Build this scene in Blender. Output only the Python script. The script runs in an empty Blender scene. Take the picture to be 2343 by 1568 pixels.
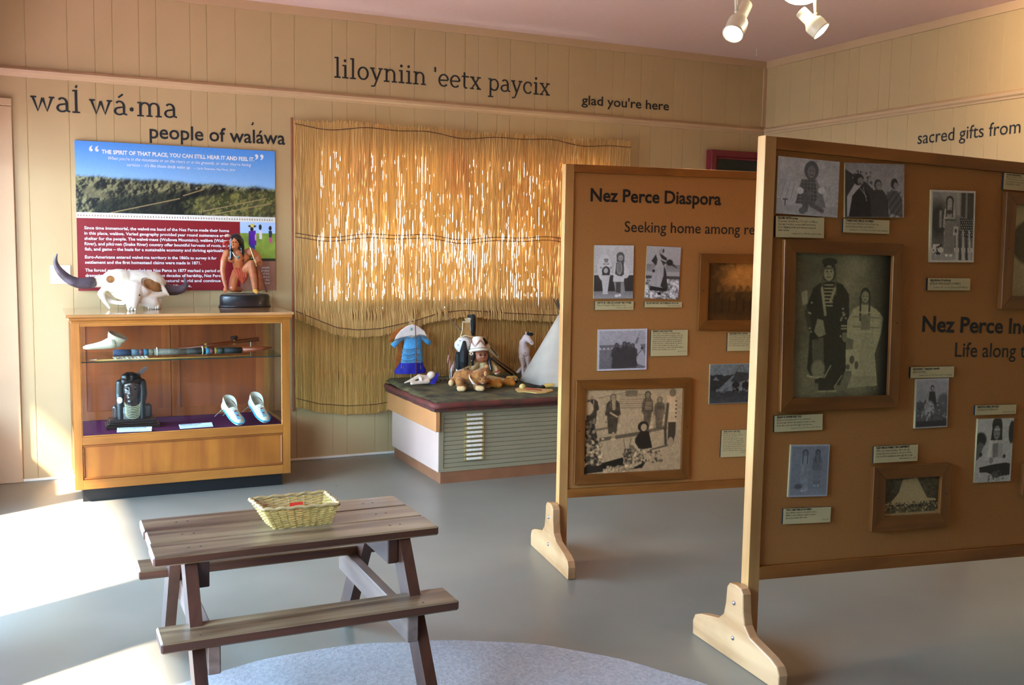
import bpy, math, random
import numpy as np
from mathutils import Vector, Matrix, noise
random.seed(7)
PI = math.pi
scene = bpy.context.scene
COL = scene.collection

# ------------------------------------------------------------------ camera
IMG_W, IMG_H, FPX = 2343, 1568, 2275.18
cam_data = bpy.data.cameras.new('camera')
cam = bpy.data.objects.new('camera', cam_data)
COL.objects.link(cam)
cam.location = (0.0461, -6.6908, 1.4744)
cam.rotation_euler = (1.4759, -0.0155, -0.4416)
cam_data.sensor_width = 36.0
cam_data.lens = FPX / IMG_W * 36.0
cam_data.clip_start = 0.05
scene.camera = cam
bpy.context.view_layer.update()

# ------------------------------------------------------------------ world, sun, exposure
scene.view_settings.view_transform = 'Standard'
scene.view_settings.look = 'None'
scene.view_settings.gamma = 1.0
scene.view_settings.use_curve_mapping = False
scene.view_settings.exposure = -0.20
world = bpy.data.worlds.new('world')
scene.world = world
world.use_nodes = True
wn = world.node_tree.nodes; wl = world.node_tree.links
bg = wn['Background']
wtc = wn.new('ShaderNodeTexCoord'); wsep = wn.new('ShaderNodeSeparateXYZ'); wr = wn.new('ShaderNodeValToRGB')
wl.new(wtc.outputs['Generated'], wsep.inputs[0]); wl.new(wsep.outputs['Z'], wr.inputs[0])
wr.color_ramp.elements[0].color = (0.58, 0.80, 1.0, 1); wr.color_ramp.elements[0].position = 0.0
wr.color_ramp.elements[1].color = (0.30, 0.58, 1.0, 1); wr.color_ramp.elements[1].position = 0.6
wl.new(wr.outputs[0], bg.inputs['Color'])
bg.inputs['Strength'].default_value = 42.0

def look(o, d):
    o.rotation_euler = Vector(d).to_track_quat('-Z', 'Y').to_euler()
sun_d = bpy.data.lights.new('sun', 'SUN'); sun = bpy.data.objects.new('sun', sun_d); COL.objects.link(sun)
sun_d.energy = 52.0; sun_d.angle = 0.04; sun_d.color = (1.0, 0.86, 0.74)
sun.location = (-4, -3, 5); look(sun, (1.0, 0.5, -1.05))

def portal(loc, size, d):
    l = bpy.data.lights.new('portal', 'AREA'); l.shape = 'RECTANGLE'; l.size, l.size_y = size
    l.cycles.is_portal = True
    o = bpy.data.objects.new('portal', l); COL.objects.link(o); o.location = loc; look(o, d)
    return o
XL, XR, YF, H = -0.40, 5.509, -9.0, 3.033      # left wall, right wall, wall behind the camera, ceiling
portal((XL - .06, -1.75, 1.05), (2.1, 2.1), (1, 0, 0))
portal((XL - .06, -0.47, 1.26), (0.6, 1.5), (1, 0, 0))
portal((2.9, 0.14, 1.6), (2.5, 1.3), (0, -1, 0))
portal((XL - .06, -4.2, 1.2), (1.8, 1.8), (1, 0, 0))

def lamp_light(kind, loc, energy, color, d=None, **kw):
    l = bpy.data.lights.new('lamp_light', kind); l.energy = energy; l.color = color
    for k, v in kw.items(): setattr(l, k, v)
    o = bpy.data.objects.new('lamp_light', l); COL.objects.link(o); o.location = loc
    if d: look(o, d)
    return o
WARM = (1.0, 0.62, 0.28)

# ------------------------------------------------------------------ pixel helpers (only to measure real points on real planes)
CR = np.array(cam.matrix_world.to_3x3()); CC = np.array(cam.location)
def ray(px, py):
    return CR @ np.array([(px - IMG_W / 2) / FPX, -(py - IMG_H / 2) / FPX, -1.0])
def _on(px, py, ax, val):
    r = ray(px, py); t = (val - CC[ax]) / r[ax]; q = CC + r * t
    return Vector((float(q[0]), float(q[1]), float(q[2])))
def aty(px, py, y): return _on(px, py, 1, y)
def atz(px, py, z): return _on(px, py, 2, z)
def atx(px, py, x): return _on(px, py, 0, x)

# ------------------------------------------------------------------ materials
def lin(c):
    if isinstance(c, str):
        c = [int(c[i:i + 2], 16) / 255 for i in (0, 2, 4)]
    return tuple((x / 12.92 if x <= .04045 else ((x + .055) / 1.055) ** 2.4) for x in c)
MC = {}
def mat(name, col, rough=.5, var=.12, scale=8, bump=0., stretch=None, metal=0., spec=.5, trans=0., emit=None, estr=0., coat=0., col2=None, detail=4, alpha=None, distort=0.0, sheen=0.):
    if name in MC: return MC[name]
    m = bpy.data.materials.new(name); m.use_nodes = True; MC[name] = m
    n = m.node_tree.nodes; l = m.node_tree.links; b = n['Principled BSDF']
    c = lin(col)
    tc = n.new('ShaderNodeTexCoord'); mp = n.new('ShaderNodeMapping'); nz = n.new('ShaderNodeTexNoise'); rp = n.new('ShaderNodeValToRGB')
    l.new(tc.outputs['Object'], mp.inputs[0]); l.new(mp.outputs[0], nz.inputs['Vector'])
    if stretch: mp.inputs['Scale'].default_value = stretch
    nz.inputs['Scale'].default_value = scale; nz.inputs['Detail'].default_value = detail; nz.inputs['Distortion'].default_value = distort
    e = rp.color_ramp.elements
    c2 = lin(col2) if col2 else tuple(x * (1 - var) for x in c)
    ca = c if col2 else tuple(min(1, x * (1 + var)) for x in c)
    e[0].color = (*c2, 1); e[1].color = (*ca, 1); e[0].position = .32; e[1].position = .68
    l.new(nz.outputs['Fac'], rp.inputs[0]); l.new(rp.outputs[0], b.inputs['Base Color'])
    b.inputs['Roughness'].default_value = rough; b.inputs['Metallic'].default_value = metal
    b.inputs['Specular IOR Level'].default_value = spec
    b.inputs['Coat Weight'].default_value = coat; b.inputs['Coat Roughness'].default_value = .12
    if sheen: b.inputs['Sheen Weight'].default_value = sheen
    if emit: b.inputs['Emission Color'].default_value = (*lin(emit), 1); b.inputs['Emission Strength'].default_value = estr
    if bump:
        bp = n.new('ShaderNodeBump'); bp.inputs['Strength'].default_value = bump; bp.inputs['Distance'].default_value = .004
        l.new(nz.outputs['Fac'], bp.inputs['Height']); l.new(bp.outputs[0], b.inputs['Normal'])
    if trans:
        tl = n.new('ShaderNodeBsdfTranslucent'); mx = n.new('ShaderNodeMixShader'); mx.inputs[0].default_value = trans
        l.new(rp.outputs[0], tl.inputs[0]); l.new(b.outputs[0], mx.inputs[1]); l.new(tl.outputs[0], mx.inputs[2])
        l.new(mx.outputs[0], n['Material Output'].inputs['Surface'])
    return m
def wood(name, c1, c2, axis='x', rough=.4, scale=9, coat=.0, knots=False, spec=.5):
    """streaky grain running along one axis"""
    if name in MC: return MC[name]
    st = {'x': (.08, 1, 1), 'y': (1, .08, 1), 'z': (1, 1, .08)}[axis]
    m = mat(name, c1, rough=rough, col2=c2, scale=scale * 3.5, stretch=st, detail=6, bump=.12, coat=coat, distort=.8, spec=spec)
    n = m.node_tree.nodes; l = m.node_tree.links; b = n['Principled BSDF']
    src = b.inputs['Base Color'].links[0].from_socket
    nz = n.new('ShaderNodeTexNoise'); nz.inputs['Scale'].default_value = 3.0; nz.inputs['Detail'].default_value = 3
    tc = [x for x in n if x.type == 'TEX_COORD'][0]
    l.new(tc.outputs['Object'], nz.inputs['Vector'])
    r = n.new('ShaderNodeValToRGB'); r.color_ramp.elements[0].color = (.72, .66, .6, 1); r.color_ramp.elements[1].color = (1.0, 1.0, 1.0, 1)
    r.color_ramp.elements[0].position = .3; r.color_ramp.elements[1].position = .6
    l.new(nz.outputs['Fac'], r.inputs[0])
    mx = n.new('ShaderNodeMix'); mx.data_type = 'RGBA'; mx.blend_type = 'MULTIPLY'; mx.inputs[0].default_value = 1
    l.new(src, mx.inputs[6]); l.new(r.outputs[0], mx.inputs[7]); out = mx.outputs[2]
    if knots:
        vo = n.new('ShaderNodeTexVoronoi'); vo.inputs['Scale'].default_value = 3.2; mp = n.new('ShaderNodeMapping')
        mp.inputs['Scale'].default_value = {'x': (.9, 2.6, 2.6), 'y': (2.6, .9, 2.6), 'z': (2.6, 2.6, .9)}[axis]
        l.new(tc.outputs['Object'], mp.inputs[0]); l.new(mp.outputs[0], vo.inputs['Vector'])
        r2 = n.new('ShaderNodeValToRGB'); r2.color_ramp.elements[0].color = (.16, .09, .05, 1); r2.color_ramp.elements[1].color = (1, 1, 1, 1)
        r2.color_ramp.elements[0].position = .035; r2.color_ramp.elements[1].position = .11
        l.new(vo.outputs['Distance'], r2.inputs[0])
        m2 = n.new('ShaderNodeMix'); m2.data_type = 'RGBA'; m2.blend_type = 'MULTIPLY'; m2.inputs[0].default_value = 1
        l.new(out, m2.inputs[6]); l.new(r2.outputs[0], m2.inputs[7]); out = m2.outputs[2]
    l.new(out, b.inputs['Base Color'])
    return m
def glassmat(name='clear_glass', col=(.96, 1, .98), rough=0.0):
    if name in MC: return MC[name]
    m = bpy.data.materials.new(name); m.use_nodes = True; MC[name] = m
    n = m.node_tree.nodes; l = m.node_tree.links; n.remove(n['Principled BSDF'])
    t = n.new('ShaderNodeBsdfTransparent'); t.inputs[0].default_value = (*col, 1)
    g = n.new('ShaderNodeBsdfGlossy'); g.inputs['Roughness'].default_value = rough
    f = n.new('ShaderNodeFresnel'); f.inputs[0].default_value = 1.45
    geo = n.new('ShaderNodeNewGeometry'); ml = n.new('ShaderNodeMath'); ml.operation = 'MULTIPLY'
    iv = n.new('ShaderNodeMath'); iv.operation = 'SUBTRACT'; iv.inputs[0].default_value = 1
    l.new(geo.outputs['Backfacing'], iv.inputs[1]); l.new(f.outputs[0], ml.inputs[0]); l.new(iv.outputs[0], ml.inputs[1])
    x = n.new('ShaderNodeMixShader'); l.new(ml.outputs[0], x.inputs[0]); l.new(t.outputs[0], x.inputs[1]); l.new(g.outputs[0], x.inputs[2])
    l.new(x.outputs[0], n['Material Output'].inputs['Surface'])
    return m
def paintmat(name='print', rough=.42, spec=.4):
    if name in MC: return MC[name]
    m = bpy.data.materials.new(name); m.use_nodes = True; MC[name] = m
    n = m.node_tree.nodes; b = n['Principled BSDF']; a = n.new('ShaderNodeVertexColor'); a.layer_name = 'paint'
    m.node_tree.links.new(a.outputs[0], b.inputs['Base Color']); b.inputs['Roughness'].default_value = rough
    b.inputs['Specular IOR Level'].default_value = spec
    return m

# ------------------------------------------------------------------ mesh builder
class MB:
    def __init__(s): s.v = []; s.f = []; s.mi = []
    def add(s, vs, fs, mi=0):
        o = len(s.v); s.v += [tuple(q) for q in vs]; s.f += [tuple(i + o for i in f) for f in fs]; s.mi += [mi] * len(fs); return s
    def box(s, a, b, mi=0, M=None, bev=0):
        x0, y0, z0 = [min(a[i], b[i]) for i in range(3)]; x1, y1, z1 = [max(a[i], b[i]) for i in range(3)]
        if bev:
            e = min(bev, (x1 - x0) / 2.1, (y1 - y0) / 2.1, (z1 - z0) / 2.1)
            bm_v = []; idx = {}
            for cx, X in ((0, (x0, x1)), ):
                pass
            P = []
            for ix in (0, 1):
                for iy in (0, 1):
                    for iz in (0, 1):
                        c = Vector((x1 if ix else x0, y1 if iy else y0, z1 if iz else z0)); sg = Vector((-1 if ix else 1, -1 if iy else 1, -1 if iz else 1))
                        for ax in range(3):
                            q = c.copy()
                            for a2 in range(3):
                                if a2 != ax: q[a2] += sg[a2] * e
                            idx[(ix, iy, iz, ax)] = len(P); P.append(q)
            F = []
            def k(i, j, l_, ax): return idx[(i, j, l_, ax)]
            for i in (0, 1):
                F.append([k(i, 0, 0, 0), k(i, 1, 0, 0), k(i, 1, 1, 0), k(i, 0, 1, 0)][:: (1 if i else -1)])
                F.append([k(0, i, 0, 1), k(0, i, 1, 1), k(1, i, 1, 1), k(1, i, 0, 1)][:: (1 if i else -1)])
                F.append([k(0, 0, i, 2), k(1, 0, i, 2), k(1, 1, i, 2), k(0, 1, i, 2)][:: (1 if i else -1)])
            for i in (0, 1):
                for j in (0, 1):
                    F.append([k(i, j, 0, 0), k(i, j, 1, 0), k(i, j, 1, 1), k(i, j, 0, 1)][:: (1 if i != j else -1)])
                    F.append([k(i, 0, j, 0), k(i, 0, j, 2), k(i, 1, j, 2), k(i, 1, j, 0)][:: (1 if i != j else -1)])
                    F.append([k(0, i, j, 1), k(1, i, j, 1), k(1, i, j, 2), k(0, i, j, 2)][:: (1 if i != j else -1)])
            for i in (0, 1):
                for j in (0, 1):
                    for l_ in (0, 1):
                        F.append([k(i, j, l_, 0), k(i, j, l_, 1), k(i, j, l_, 2)][:: (1 if (i + j + l_) % 2 else -1)])
            vs = P; fs = F
        else:
            vs = [Vector((x, y, z)) for x in (x0, x1) for y in (y0, y1) for z in (z0, z1)]
            fs = [(0, 1, 3, 2), (4, 6, 7, 5), (0, 4, 5, 1), (2, 3, 7, 6), (0, 2, 6, 4), (1, 5, 7, 3)]
        if M is not None: vs = [M @ Vector(q) for q in vs]
        return s.add(vs, fs, mi)
    def edges(s, mi=1):
        for i, f in enumerate(s.f):
            n = (Vector(s.v[f[1]]) - Vector(s.v[f[0]])).cross(Vector(s.v[f[2]]) - Vector(s.v[f[0]])).normalized()
            if abs(n.z) < .6: s.mi[i] = mi
        return s
    def bar(s, p0, p1, w, h, mi=0, up=(0, 0, 1), bev=0):
        p0 = Vector(p0); p1 = Vector(p1); d = p1 - p0; L = d.length; d.normalize()
        side = d.cross(Vector(up)); side = side.normalized() if side.length > 1e-4 else Vector((1, 0, 0)); u = side.cross(d)
        M = Matrix((side, d, u)).transposed().to_4x4(); M.translation = p0
        return s.box((-w / 2, 0, -h / 2), (w / 2, L, h / 2), mi, M, bev)
    def tube(s, pts, r, n=8, mi=0, cap=True, closed=False, flat=1.0, upv=None):
        pts = [Vector(p) for p in pts]; N = len(pts); rs = r if isinstance(r, (list, tuple)) else [r] * N
        rings = []; ref = Vector(upv) if upv else None; prev = None
        for i, p in enumerate(pts):
            a = pts[(i - 1) % N] if (closed or i > 0) else p; b = pts[(i + 1) % N] if (closed or i < N - 1) else p
            t = (b - a); t = t.normalized() if t.length > 1e-9 else Vector((0, 0, 1))
            if prev is None:
                u = (ref if ref is not None else (Vector((0, 0, 1)) if abs(t.z) < .9 else Vector((1, 0, 0))))
            else: u = prev
            u = (u - t * u.dot(t)); u = u.normalized() if u.length > 1e-6 else t.orthogonal().normalized(); prev = u; w = t.cross(u)
            rings.append([p + (u * math.cos(2 * PI * k / n) + w * math.sin(2 * PI * k / n) * flat) * rs[i] for k in range(n)])
        vs = [q for rg in rings for q in rg]; fs = []
        for i in range(N if closed else N - 1):
            j = (i + 1) % N
            for k in range(n): fs.append((i * n + k, i * n + (k + 1) % n, j * n + (k + 1) % n, j * n + k))
        if cap and not closed: fs += [tuple(range(n))[::-1], tuple((N - 1) * n + k for k in range(n))]
        return s.add(vs, fs, mi)
    def ell(s, c, r, n=12, m=8, mi=0, R=None):
        c = Vector(c); r = (r, r, r) if isinstance(r, (int, float)) else r; vs = []; fs = []
        R = R or Matrix.Identity(3)
        for i in range(1, m):
            th = PI * i / m
            for k in range(n): ph = 2 * PI * k / n; vs.append(c + R @ Vector((r[0] * math.sin(th) * math.cos(ph), r[1] * math.sin(th) * math.sin(ph), r[2] * math.cos(th))))
        for i in range(m - 2):
            for k in range(n): fs.append((i * n + k, (i + 1) * n + k, (i + 1) * n + (k + 1) % n, i * n + (k + 1) % n))
        t = len(vs); vs += [c + R @ Vector((0, 0, r[2])), c - R @ Vector((0, 0, r[2]))]; b = (m - 2) * n
        for k in range(n): fs += [(t, k, (k + 1) % n), (t + 1, b + (k + 1) % n, b + k)]
        return s.add(vs, fs, mi)
    def lathe(s, prof, c=(0, 0, 0), n=24, mi=0, M=None, sx=1, sy=1):
        vs = []; fs = []
        for r, z in prof:
            for k in range(n): vs.append(Vector((r * sx * math.cos(2 * PI * k / n), r * sy * math.sin(2 * PI * k / n), z)))
        for i in range(len(prof) - 1):
            for k in range(n): fs.append((i * n + k, i * n + (k + 1) % n, (i + 1) * n + (k + 1) % n, (i + 1) * n + k))
        if prof[0][0] > 1e-6: fs.append(tuple(range(n))[::-1])
        if prof[-1][0] > 1e-6: fs.append(tuple((len(prof) - 1) * n + k for k in range(n)))
        M = M or Matrix.Identity(4)
        return s.add([(M @ q) + Vector(c) for q in vs], fs, mi)
    def prism(s, poly, f, mi=0):
        """poly: 2D outline, f(u, v, side) -> 3D point, side 0 or 1"""
        n = len(poly); vs = [f(u, v, 0) for u, v in poly] + [f(u, v, 1) for u, v in poly]
        fs = [tuple(range(n))[::-1], tuple(range(n, 2 * n))] + [(i, (i + 1) % n, n + (i + 1) % n, n + i) for i in range(n)]
        return s.add(vs, fs, mi)
    def build(s, name, mats, parent=None, smooth=False):
        me = bpy.data.meshes.new(name); me.from_pydata([tuple(q) for q in s.v], [], s.f)
        if not isinstance(mats, (list, tuple)): mats = [mats]
        for m in mats: me.materials.append(m)
        if len(mats) > 1: me.polygons.foreach_set('material_index', s.mi)
        if smooth: me.polygons.foreach_set('use_smooth', [True] * len(me.polygons))
        me.update()
        return link(name, me, parent)
def link(name, me, parent=None):
    o = bpy.data.objects.new(name, me); COL.objects.link(o)
    if parent is not None:
        o.parent = parent; o.matrix_parent_inverse = Matrix.Translation(parent.location).inverted()
    return o
def thing(name, label, cat, loc=(0, 0, 0), group=None):
    o = bpy.data.objects.new(name, None); COL.objects.link(o); o.location = loc; o.empty_display_size = .05
    o['label'] = label; o['category'] = cat
    if group: o['group'] = group
    return o
def tag(o, label=None, cat=None, group=None, kind=None):
    for k, v in (('label', label), ('category', cat), ('group', group), ('kind', kind)):
        if v: o[k] = v
    return o
def struct(name, mb, m):
    return tag(mb.build(name, m), kind='structure')
def bake(o, mods):
    """apply modifiers to a mesh object in place"""
    for t, kw in mods:
        md = o.modifiers.new(t, t)
        for k, v in kw.items(): setattr(md, k, v)
    dg = bpy.context.evaluated_depsgraph_get(); me = bpy.data.meshes.new_from_object(o.evaluated_get(dg))
    o.modifiers.clear(); old = o.data; nm = old.name; o.data = me; bpy.data.meshes.remove(old); me.name = nm
    return o
def blob(mb, name, m, parent=None, vox=.004, sm=4, cut=None):
    """fuse overlapping closed shapes into one continuous skin"""
    o = mb.build(name, m, parent); mods = [('REMESH', dict(mode='VOXEL', voxel_size=vox, use_smooth_shade=True))]
    if sm: mods.append(('SMOOTH', dict(iterations=sm, factor=.5)))
    if cut:
        bake(o, mods); c = cut.build('cutter', m); mods = [('BOOLEAN', dict(operation='DIFFERENCE', solver='FAST', object=c))]
        bake(o, mods); cm = c.data; bpy.data.objects.remove(c); bpy.data.meshes.remove(cm)
        return o
    return bake(o, mods)
def settle(o, z):
    """flatten the underside where a soft or broken base rests"""
    n = len(o.data.vertices); c = np.empty(n * 3); o.data.vertices.foreach_get('co', c); c = c.reshape(-1, 3); c[:, 2] = np.maximum(c[:, 2], z - o.matrix_world.translation.z * 0); o.data.vertices.foreach_set('co', c.ravel()); o.data.update(); return o
def chain(mb, pts, rs, n=10, flat=1.0, upv=None):
    """rounded tapering limb for blob()"""
    P = [Vector(p) for p in pts]
    mb.tube(P, list(rs), n, flat=flat, upv=upv)
    for p, r in zip(P, rs): mb.ell(p, (r, r, r) if flat == 1 else r * min(1, flat), n, 6)
    return mb

# ------------------------------------------------------------------ wall and ceiling finishes
WALL = mat('painted_panelling', 'B89C70', rough=.34, var=.03, scale=3, bump=.02)
n_ = WALL.node_tree.nodes
DARKW = wood('unseen_dark_finish', '6A4428', '50301A', 'z', rough=.6)  # finish for unseen walls, made dark to cut bounced fill
TRIMW = mat('painted_trim', 'C09E78', rough=.38, var=.03, scale=3)
CEIL = mat('ceiling_paint', 'DEBCB0', rough=.6, var=.02, scale=30)
FLOOR = mat('sealed_concrete', '7E7A6C', rough=.3, var=.10, scale=2.2, detail=8, spec=.5)
nd = FLOOR.node_tree.nodes; lk = FLOOR.node_tree.links; b_ = nd['Principled BSDF']
tc_ = [x for x in nd if x.type == 'TEX_COORD'][0]
nz2 = nd.new('ShaderNodeTexNoise'); nz2.inputs['Scale'].default_value = 1.1; nz2.inputs['Detail'].default_value = 5
rr_ = nd.new('ShaderNodeMapRange'); rr_.inputs[3].default_value = .24; rr_.inputs[4].default_value = .42
lk.new(tc_.outputs['Object'], nz2.inputs['Vector']); lk.new(nz2.outputs['Fac'], rr_.inputs[0]); lk.new(rr_.outputs[0], b_.inputs['Roughness'])
vo_ = nd.new('ShaderNodeTexVoronoi'); vo_.inputs['Scale'].default_value = 2.6; lk.new(tc_.outputs['Object'], vo_.inputs['Vector'])
sp_ = nd.new('ShaderNodeValToRGB'); sp_.color_ramp.elements[0].color = (.10, .06, .05, 1); sp_.color_ramp.elements[1].color = (1, 1, 1, 1); sp_.color_ramp.elements[0].position = .012; sp_.color_ramp.elements[1].position = .022
mf_ = nd.new('ShaderNodeMix'); mf_.data_type = 'RGBA'; mf_.blend_type = 'MULTIPLY'; mf_.inputs[0].default_value = 1
lk.new(vo_.outputs['Distance'], sp_.inputs[0]); lk.new(b_.inputs['Base Color'].links[0].from_socket, mf_.inputs[6]); lk.new(sp_.outputs[0], mf_.inputs[7]); lk.new(mf_.outputs[2], b_.inputs['Base Color'])
CONC = mat('terracotta_paving', 'C8ADAC', rough=.8, var=.1)
WHITE = mat('white_paint', 'E8E0D0', rough=.4, var=.03)
BLACK = mat('black_paint', '0C0B0B', rough=.45, var=.1)
INK = mat('ink', '14161A', rough=.5, var=.02)

# ------------------------------------------------------------------ room shell
OFF = [0, 9, 15, 19, 25, 29, 37, 41]
def grooves(lo, hi, start=0.0):
    out = []; k = math.floor((lo - start) / 1.2192) - 1
    while start + k * 1.2192 < hi:
        out += [start + k * 1.2192 + o * .0254 for o in OFF]; k += 1
    return [g for g in out if lo + .02 < g < hi - .02]
def panelled(mb, lo, hi, zt, P, holes=(), start=0.0):
    """skin with V-grooves; P(s, depth, z); holes (s0, s1, z0, z1)"""
    prof = [(lo, 0)]
    for g in grooves(lo, hi, start):
        if any(abs(g - e) < .012 for h in holes for e in h[:2]): continue
        prof += [(g - .003, 0), (g, .0035), (g + .003, 0)]
    for h in holes: prof += [(h[0], 0), (h[1], 0)]
    prof.append((hi, 0)); prof.sort()
    for (a, da), (b, db) in zip(prof, prof[1:]):
        if b - a < 1e-6: continue
        zs = [(0, zt)]
        for h in holes:
            if a >= h[0] - 1e-6 and b <= h[1] + 1e-6: zs = [(0, h[2]), (h[3], zt)]
        for z0, z1 in zs:
            if z1 - z0 > 1e-6: mb.add([P(a, da, z0), P(b, db, z0), P(b, db, z1), P(a, da, z1)], [(0, 1, 2, 3)])
WH = (1.70, 4.10, 0.98, 2.16)
mb = MB(); panelled(mb, XL, XR, H, lambda s, d, z: (s, d, z), [WH])
for a, b in (((XL - .15, .006, -.1), (WH[0], .14, H + .1)), ((WH[1], .006, -.1), (XR + .15, .14, H + .1)), ((WH[0], .006, -.1), (WH[1], .14, WH[2])), ((WH[0], .006, WH[3]), (WH[1], .14, H + .1))): mb.box(a, b)
struct('wall_back', mb, WALL)
mb = MB(); panelled(mb, 0, -YF, H, lambda s, d, z: (XR + d, -s, z), start=.3)
mb.box((XR + .006, YF - .15, -.1), (XR + .15, .14, H + .1)); struct('wall_right', mb, WALL)
mb = MB(); x0, x1 = XL - .12, XL
for a, b in (((-.185, 0), (0, H)), ((-.75, 0), (-.185, .53)), ((-.75, 2.0), (-.185, H)), ((-.9, 0), (-.75, H)), ((-2.6, 2.06), (-.9, H)), ((-3.3, 0), (-2.6, H)), ((-5.1, 0), (-3.3, .3)), ((-5.1, 2.1), (-3.3, H)), ((YF, 0), (-5.1, H))):
    mb.box((x0, a[0], a[1]), (x1, b[0], b[1]))
struct('wall_left', mb, DARKW)
mb = MB(); y0, y1 = YF - .12, YF
for a, b in (((XL, 0), (XR, H)),): mb.box((a[0], y0, a[1]), (b[0], y1, b[1]))
struct('wall_front', mb, DARKW)
struct('floor', MB().box((XL - .12, YF - .12, -.1), (XR + .14, .14, 0)), FLOOR)
struct('ceiling', MB().box((XL - .12, YF - .12, H), (XR + .14, .14, H + .1)), CEIL)
# mouldings
RAILP = [(0, 2.438), (.010, 2.440), (.014, 2.452), (.026, 2.462), (.030, 2.478), (.022, 2.486), (.012, 2.494), (0, 2.496)]
mb = MB(); mb.prism(RAILP, lambda u, v, s: (XL if s == 0 else XR, -u, v)); struct('trim_1', mb, TRIMW)
mb = MB(); mb.prism(RAILP, lambda u, v, s: (XR - u, 0 if s == 0 else YF, v)); struct('trim_2', mb, TRIMW)
struct('trim_3', MB().box((XL, -.014, H - .055), (XR, 0, H)), TRIMW)
struct('trim_4', MB().box((XR - .014, YF, H - .055), (XR, -.014, H)), TRIMW)
struct('trim_5', MB().box((XR - .034, -.012, 2.50), (XR - .0, 0, H - .056)), TRIMW)
mb = MB(); mb.box((XL, -.026, 0), (-.083, 0, 2.262), bev=.003); mb.box((XL, -.028, 2.264), (-.081, 0, 2.308), bev=.003); struct('trim_6', mb, TRIMW)
struct('baseboard_back', MB().box((XL + .01, -.016, 0), (XR, 0, .017), bev=.004), WHITE)
struct('baseboard_right', MB().box((XR - .012, YF, 0), (XR, -.02, .08), bev=.003), TRIMW)
# outdoors beyond the doorway and behind the window
struct('ground', MB().box((-2.2, -9, -.14), (XL - .125, 1.5, -.04)), CONC)
struct('added_dark_ground', MB().box((-14, -16, -.16), (-2.2, 9, -.06)), mat('dark_ground_green', '3E4A22', rough=.95, var=.3))  # unseen ground, added dark to weaken bounce onto the far wall
struct('added_bounce_ground', MB().box((-26, -4.6, -.058), (-3.0, 8, -.05)), mat('bounce_ground_pale', 'A89886', rough=.9, var=.1, scale=20))  # added pale patch that reflects daylight towards the right wall
BLOCKER = MB()  # unseen dark screen added to block low outdoor light
for i in range(26):
    BLOCKER.ell((-8.0 + .4 * math.sin(i * 2.3), -14.5 + i * .38, 1.2 + .3 * math.sin(i * 1.7)), (.8, .7, 1.5), 10, 8)
tag(BLOCKER.build('horizon_blocker', mat('blocker_green', '2C3A1A', rough=.9, var=.4)), kind='structure')
struct('sun_blocker_slab', MB().box((-2.0, -7.2, 2.5), (XL - .125, .9, 2.58)), mat('sun_blocker_wood', 'B59A78', rough=.7))  # unseen slab added to keep high sun out of the openings
# window behind the reed mats
fr = MB(); yy = (.05, .11)
fr.box((WH[0], yy[0], WH[2]), (WH[0] + .05, yy[1], WH[3])); fr.box((WH[1] - .05, yy[0], WH[2]), (WH[1], yy[1], WH[3]))
fr.box((WH[0], yy[0], WH[2]), (WH[1], yy[1], WH[2] + .05)); fr.box((WH[0], yy[0], WH[3] - .05), (WH[1], yy[1], WH[3]))
for x in (3.06,): fr.box((x, yy[0], WH[2]), (x + .06, yy[1], WH[3]))
w1 = struct('window_1', fr, mat('window_frame_paint', 'B98A5C', rough=.5))
MB().box((WH[0] + .04, .078, WH[2] + .04), (WH[1] - .04, .083, WH[3] - .04)).build('pane', glassmat(), w1)
CURT = mat('orange_curtain', 'C87838', rough=.9, var=.15, trans=.75)
mb = MB()
for a, b, z0 in ((1.98, 2.12, 1.80), (2.66, 2.86, 1.85), (3.2, 3.30, 1.66), (3.50, 3.64, 1.03)):
    n = int((b - a) / .02); pts = [(a + (b - a) * i / n, .030 + .007 * math.sin(i * 1.7)) for i in range(n + 1)]
    for (xa, ya), (xb, yb) in zip(pts, pts[1:]):
        z1 = WH[3] - .02
        mb.add([(xa, ya, z0), (xb, yb, z0), (xb, yb, z1), (xa, ya, z1)], [(0, 1, 2, 3)])
mb.build('window_curtain', CURT, w1)
# ------------------------------------------------------------------ lettering
def text_mesh(body, size, bold=0., res=2):
    cu = bpy.data.curves.new('t', 'FONT'); cu.body = body; cu.size = size; cu.offset = bold; cu.resolution_u = res
    o = bpy.data.objects.new('t', cu); COL.objects.link(o)
    dg = bpy.context.evaluated_depsgraph_get(); me = bpy.data.meshes.new_from_object(o.evaluated_get(dg))
    vs = [(v.co.x, v.co.y) for v in me.vertices]; fs = [tuple(p.vertices) for p in me.polygons]
    bpy.data.objects.remove(o); bpy.data.curves.remove(cu); bpy.data.meshes.remove(me)
    return vs, fs
def put_text(mb, body, F, x, y, size, width=None, bold=0., align='l', slant=0., mi=0, res=2):
    """F(u, v) -> 3D; left baseline at (x, y)"""
    vs, fs = text_mesh(body, size, bold, res)
    if not vs: return
    x0 = min(v[0] for v in vs); x1 = max(v[0] for v in vs); k = 1 if width is None else width / (x1 - x0); w = (x1 - x0) * k
    ox = {'l': x, 'r': x - w, 'c': x - w / 2}[align]
    mb.add([F(ox + (a - x0) * k + b * slant, y + b) for a, b in vs], fs, mi)
SK_ = 0
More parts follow.
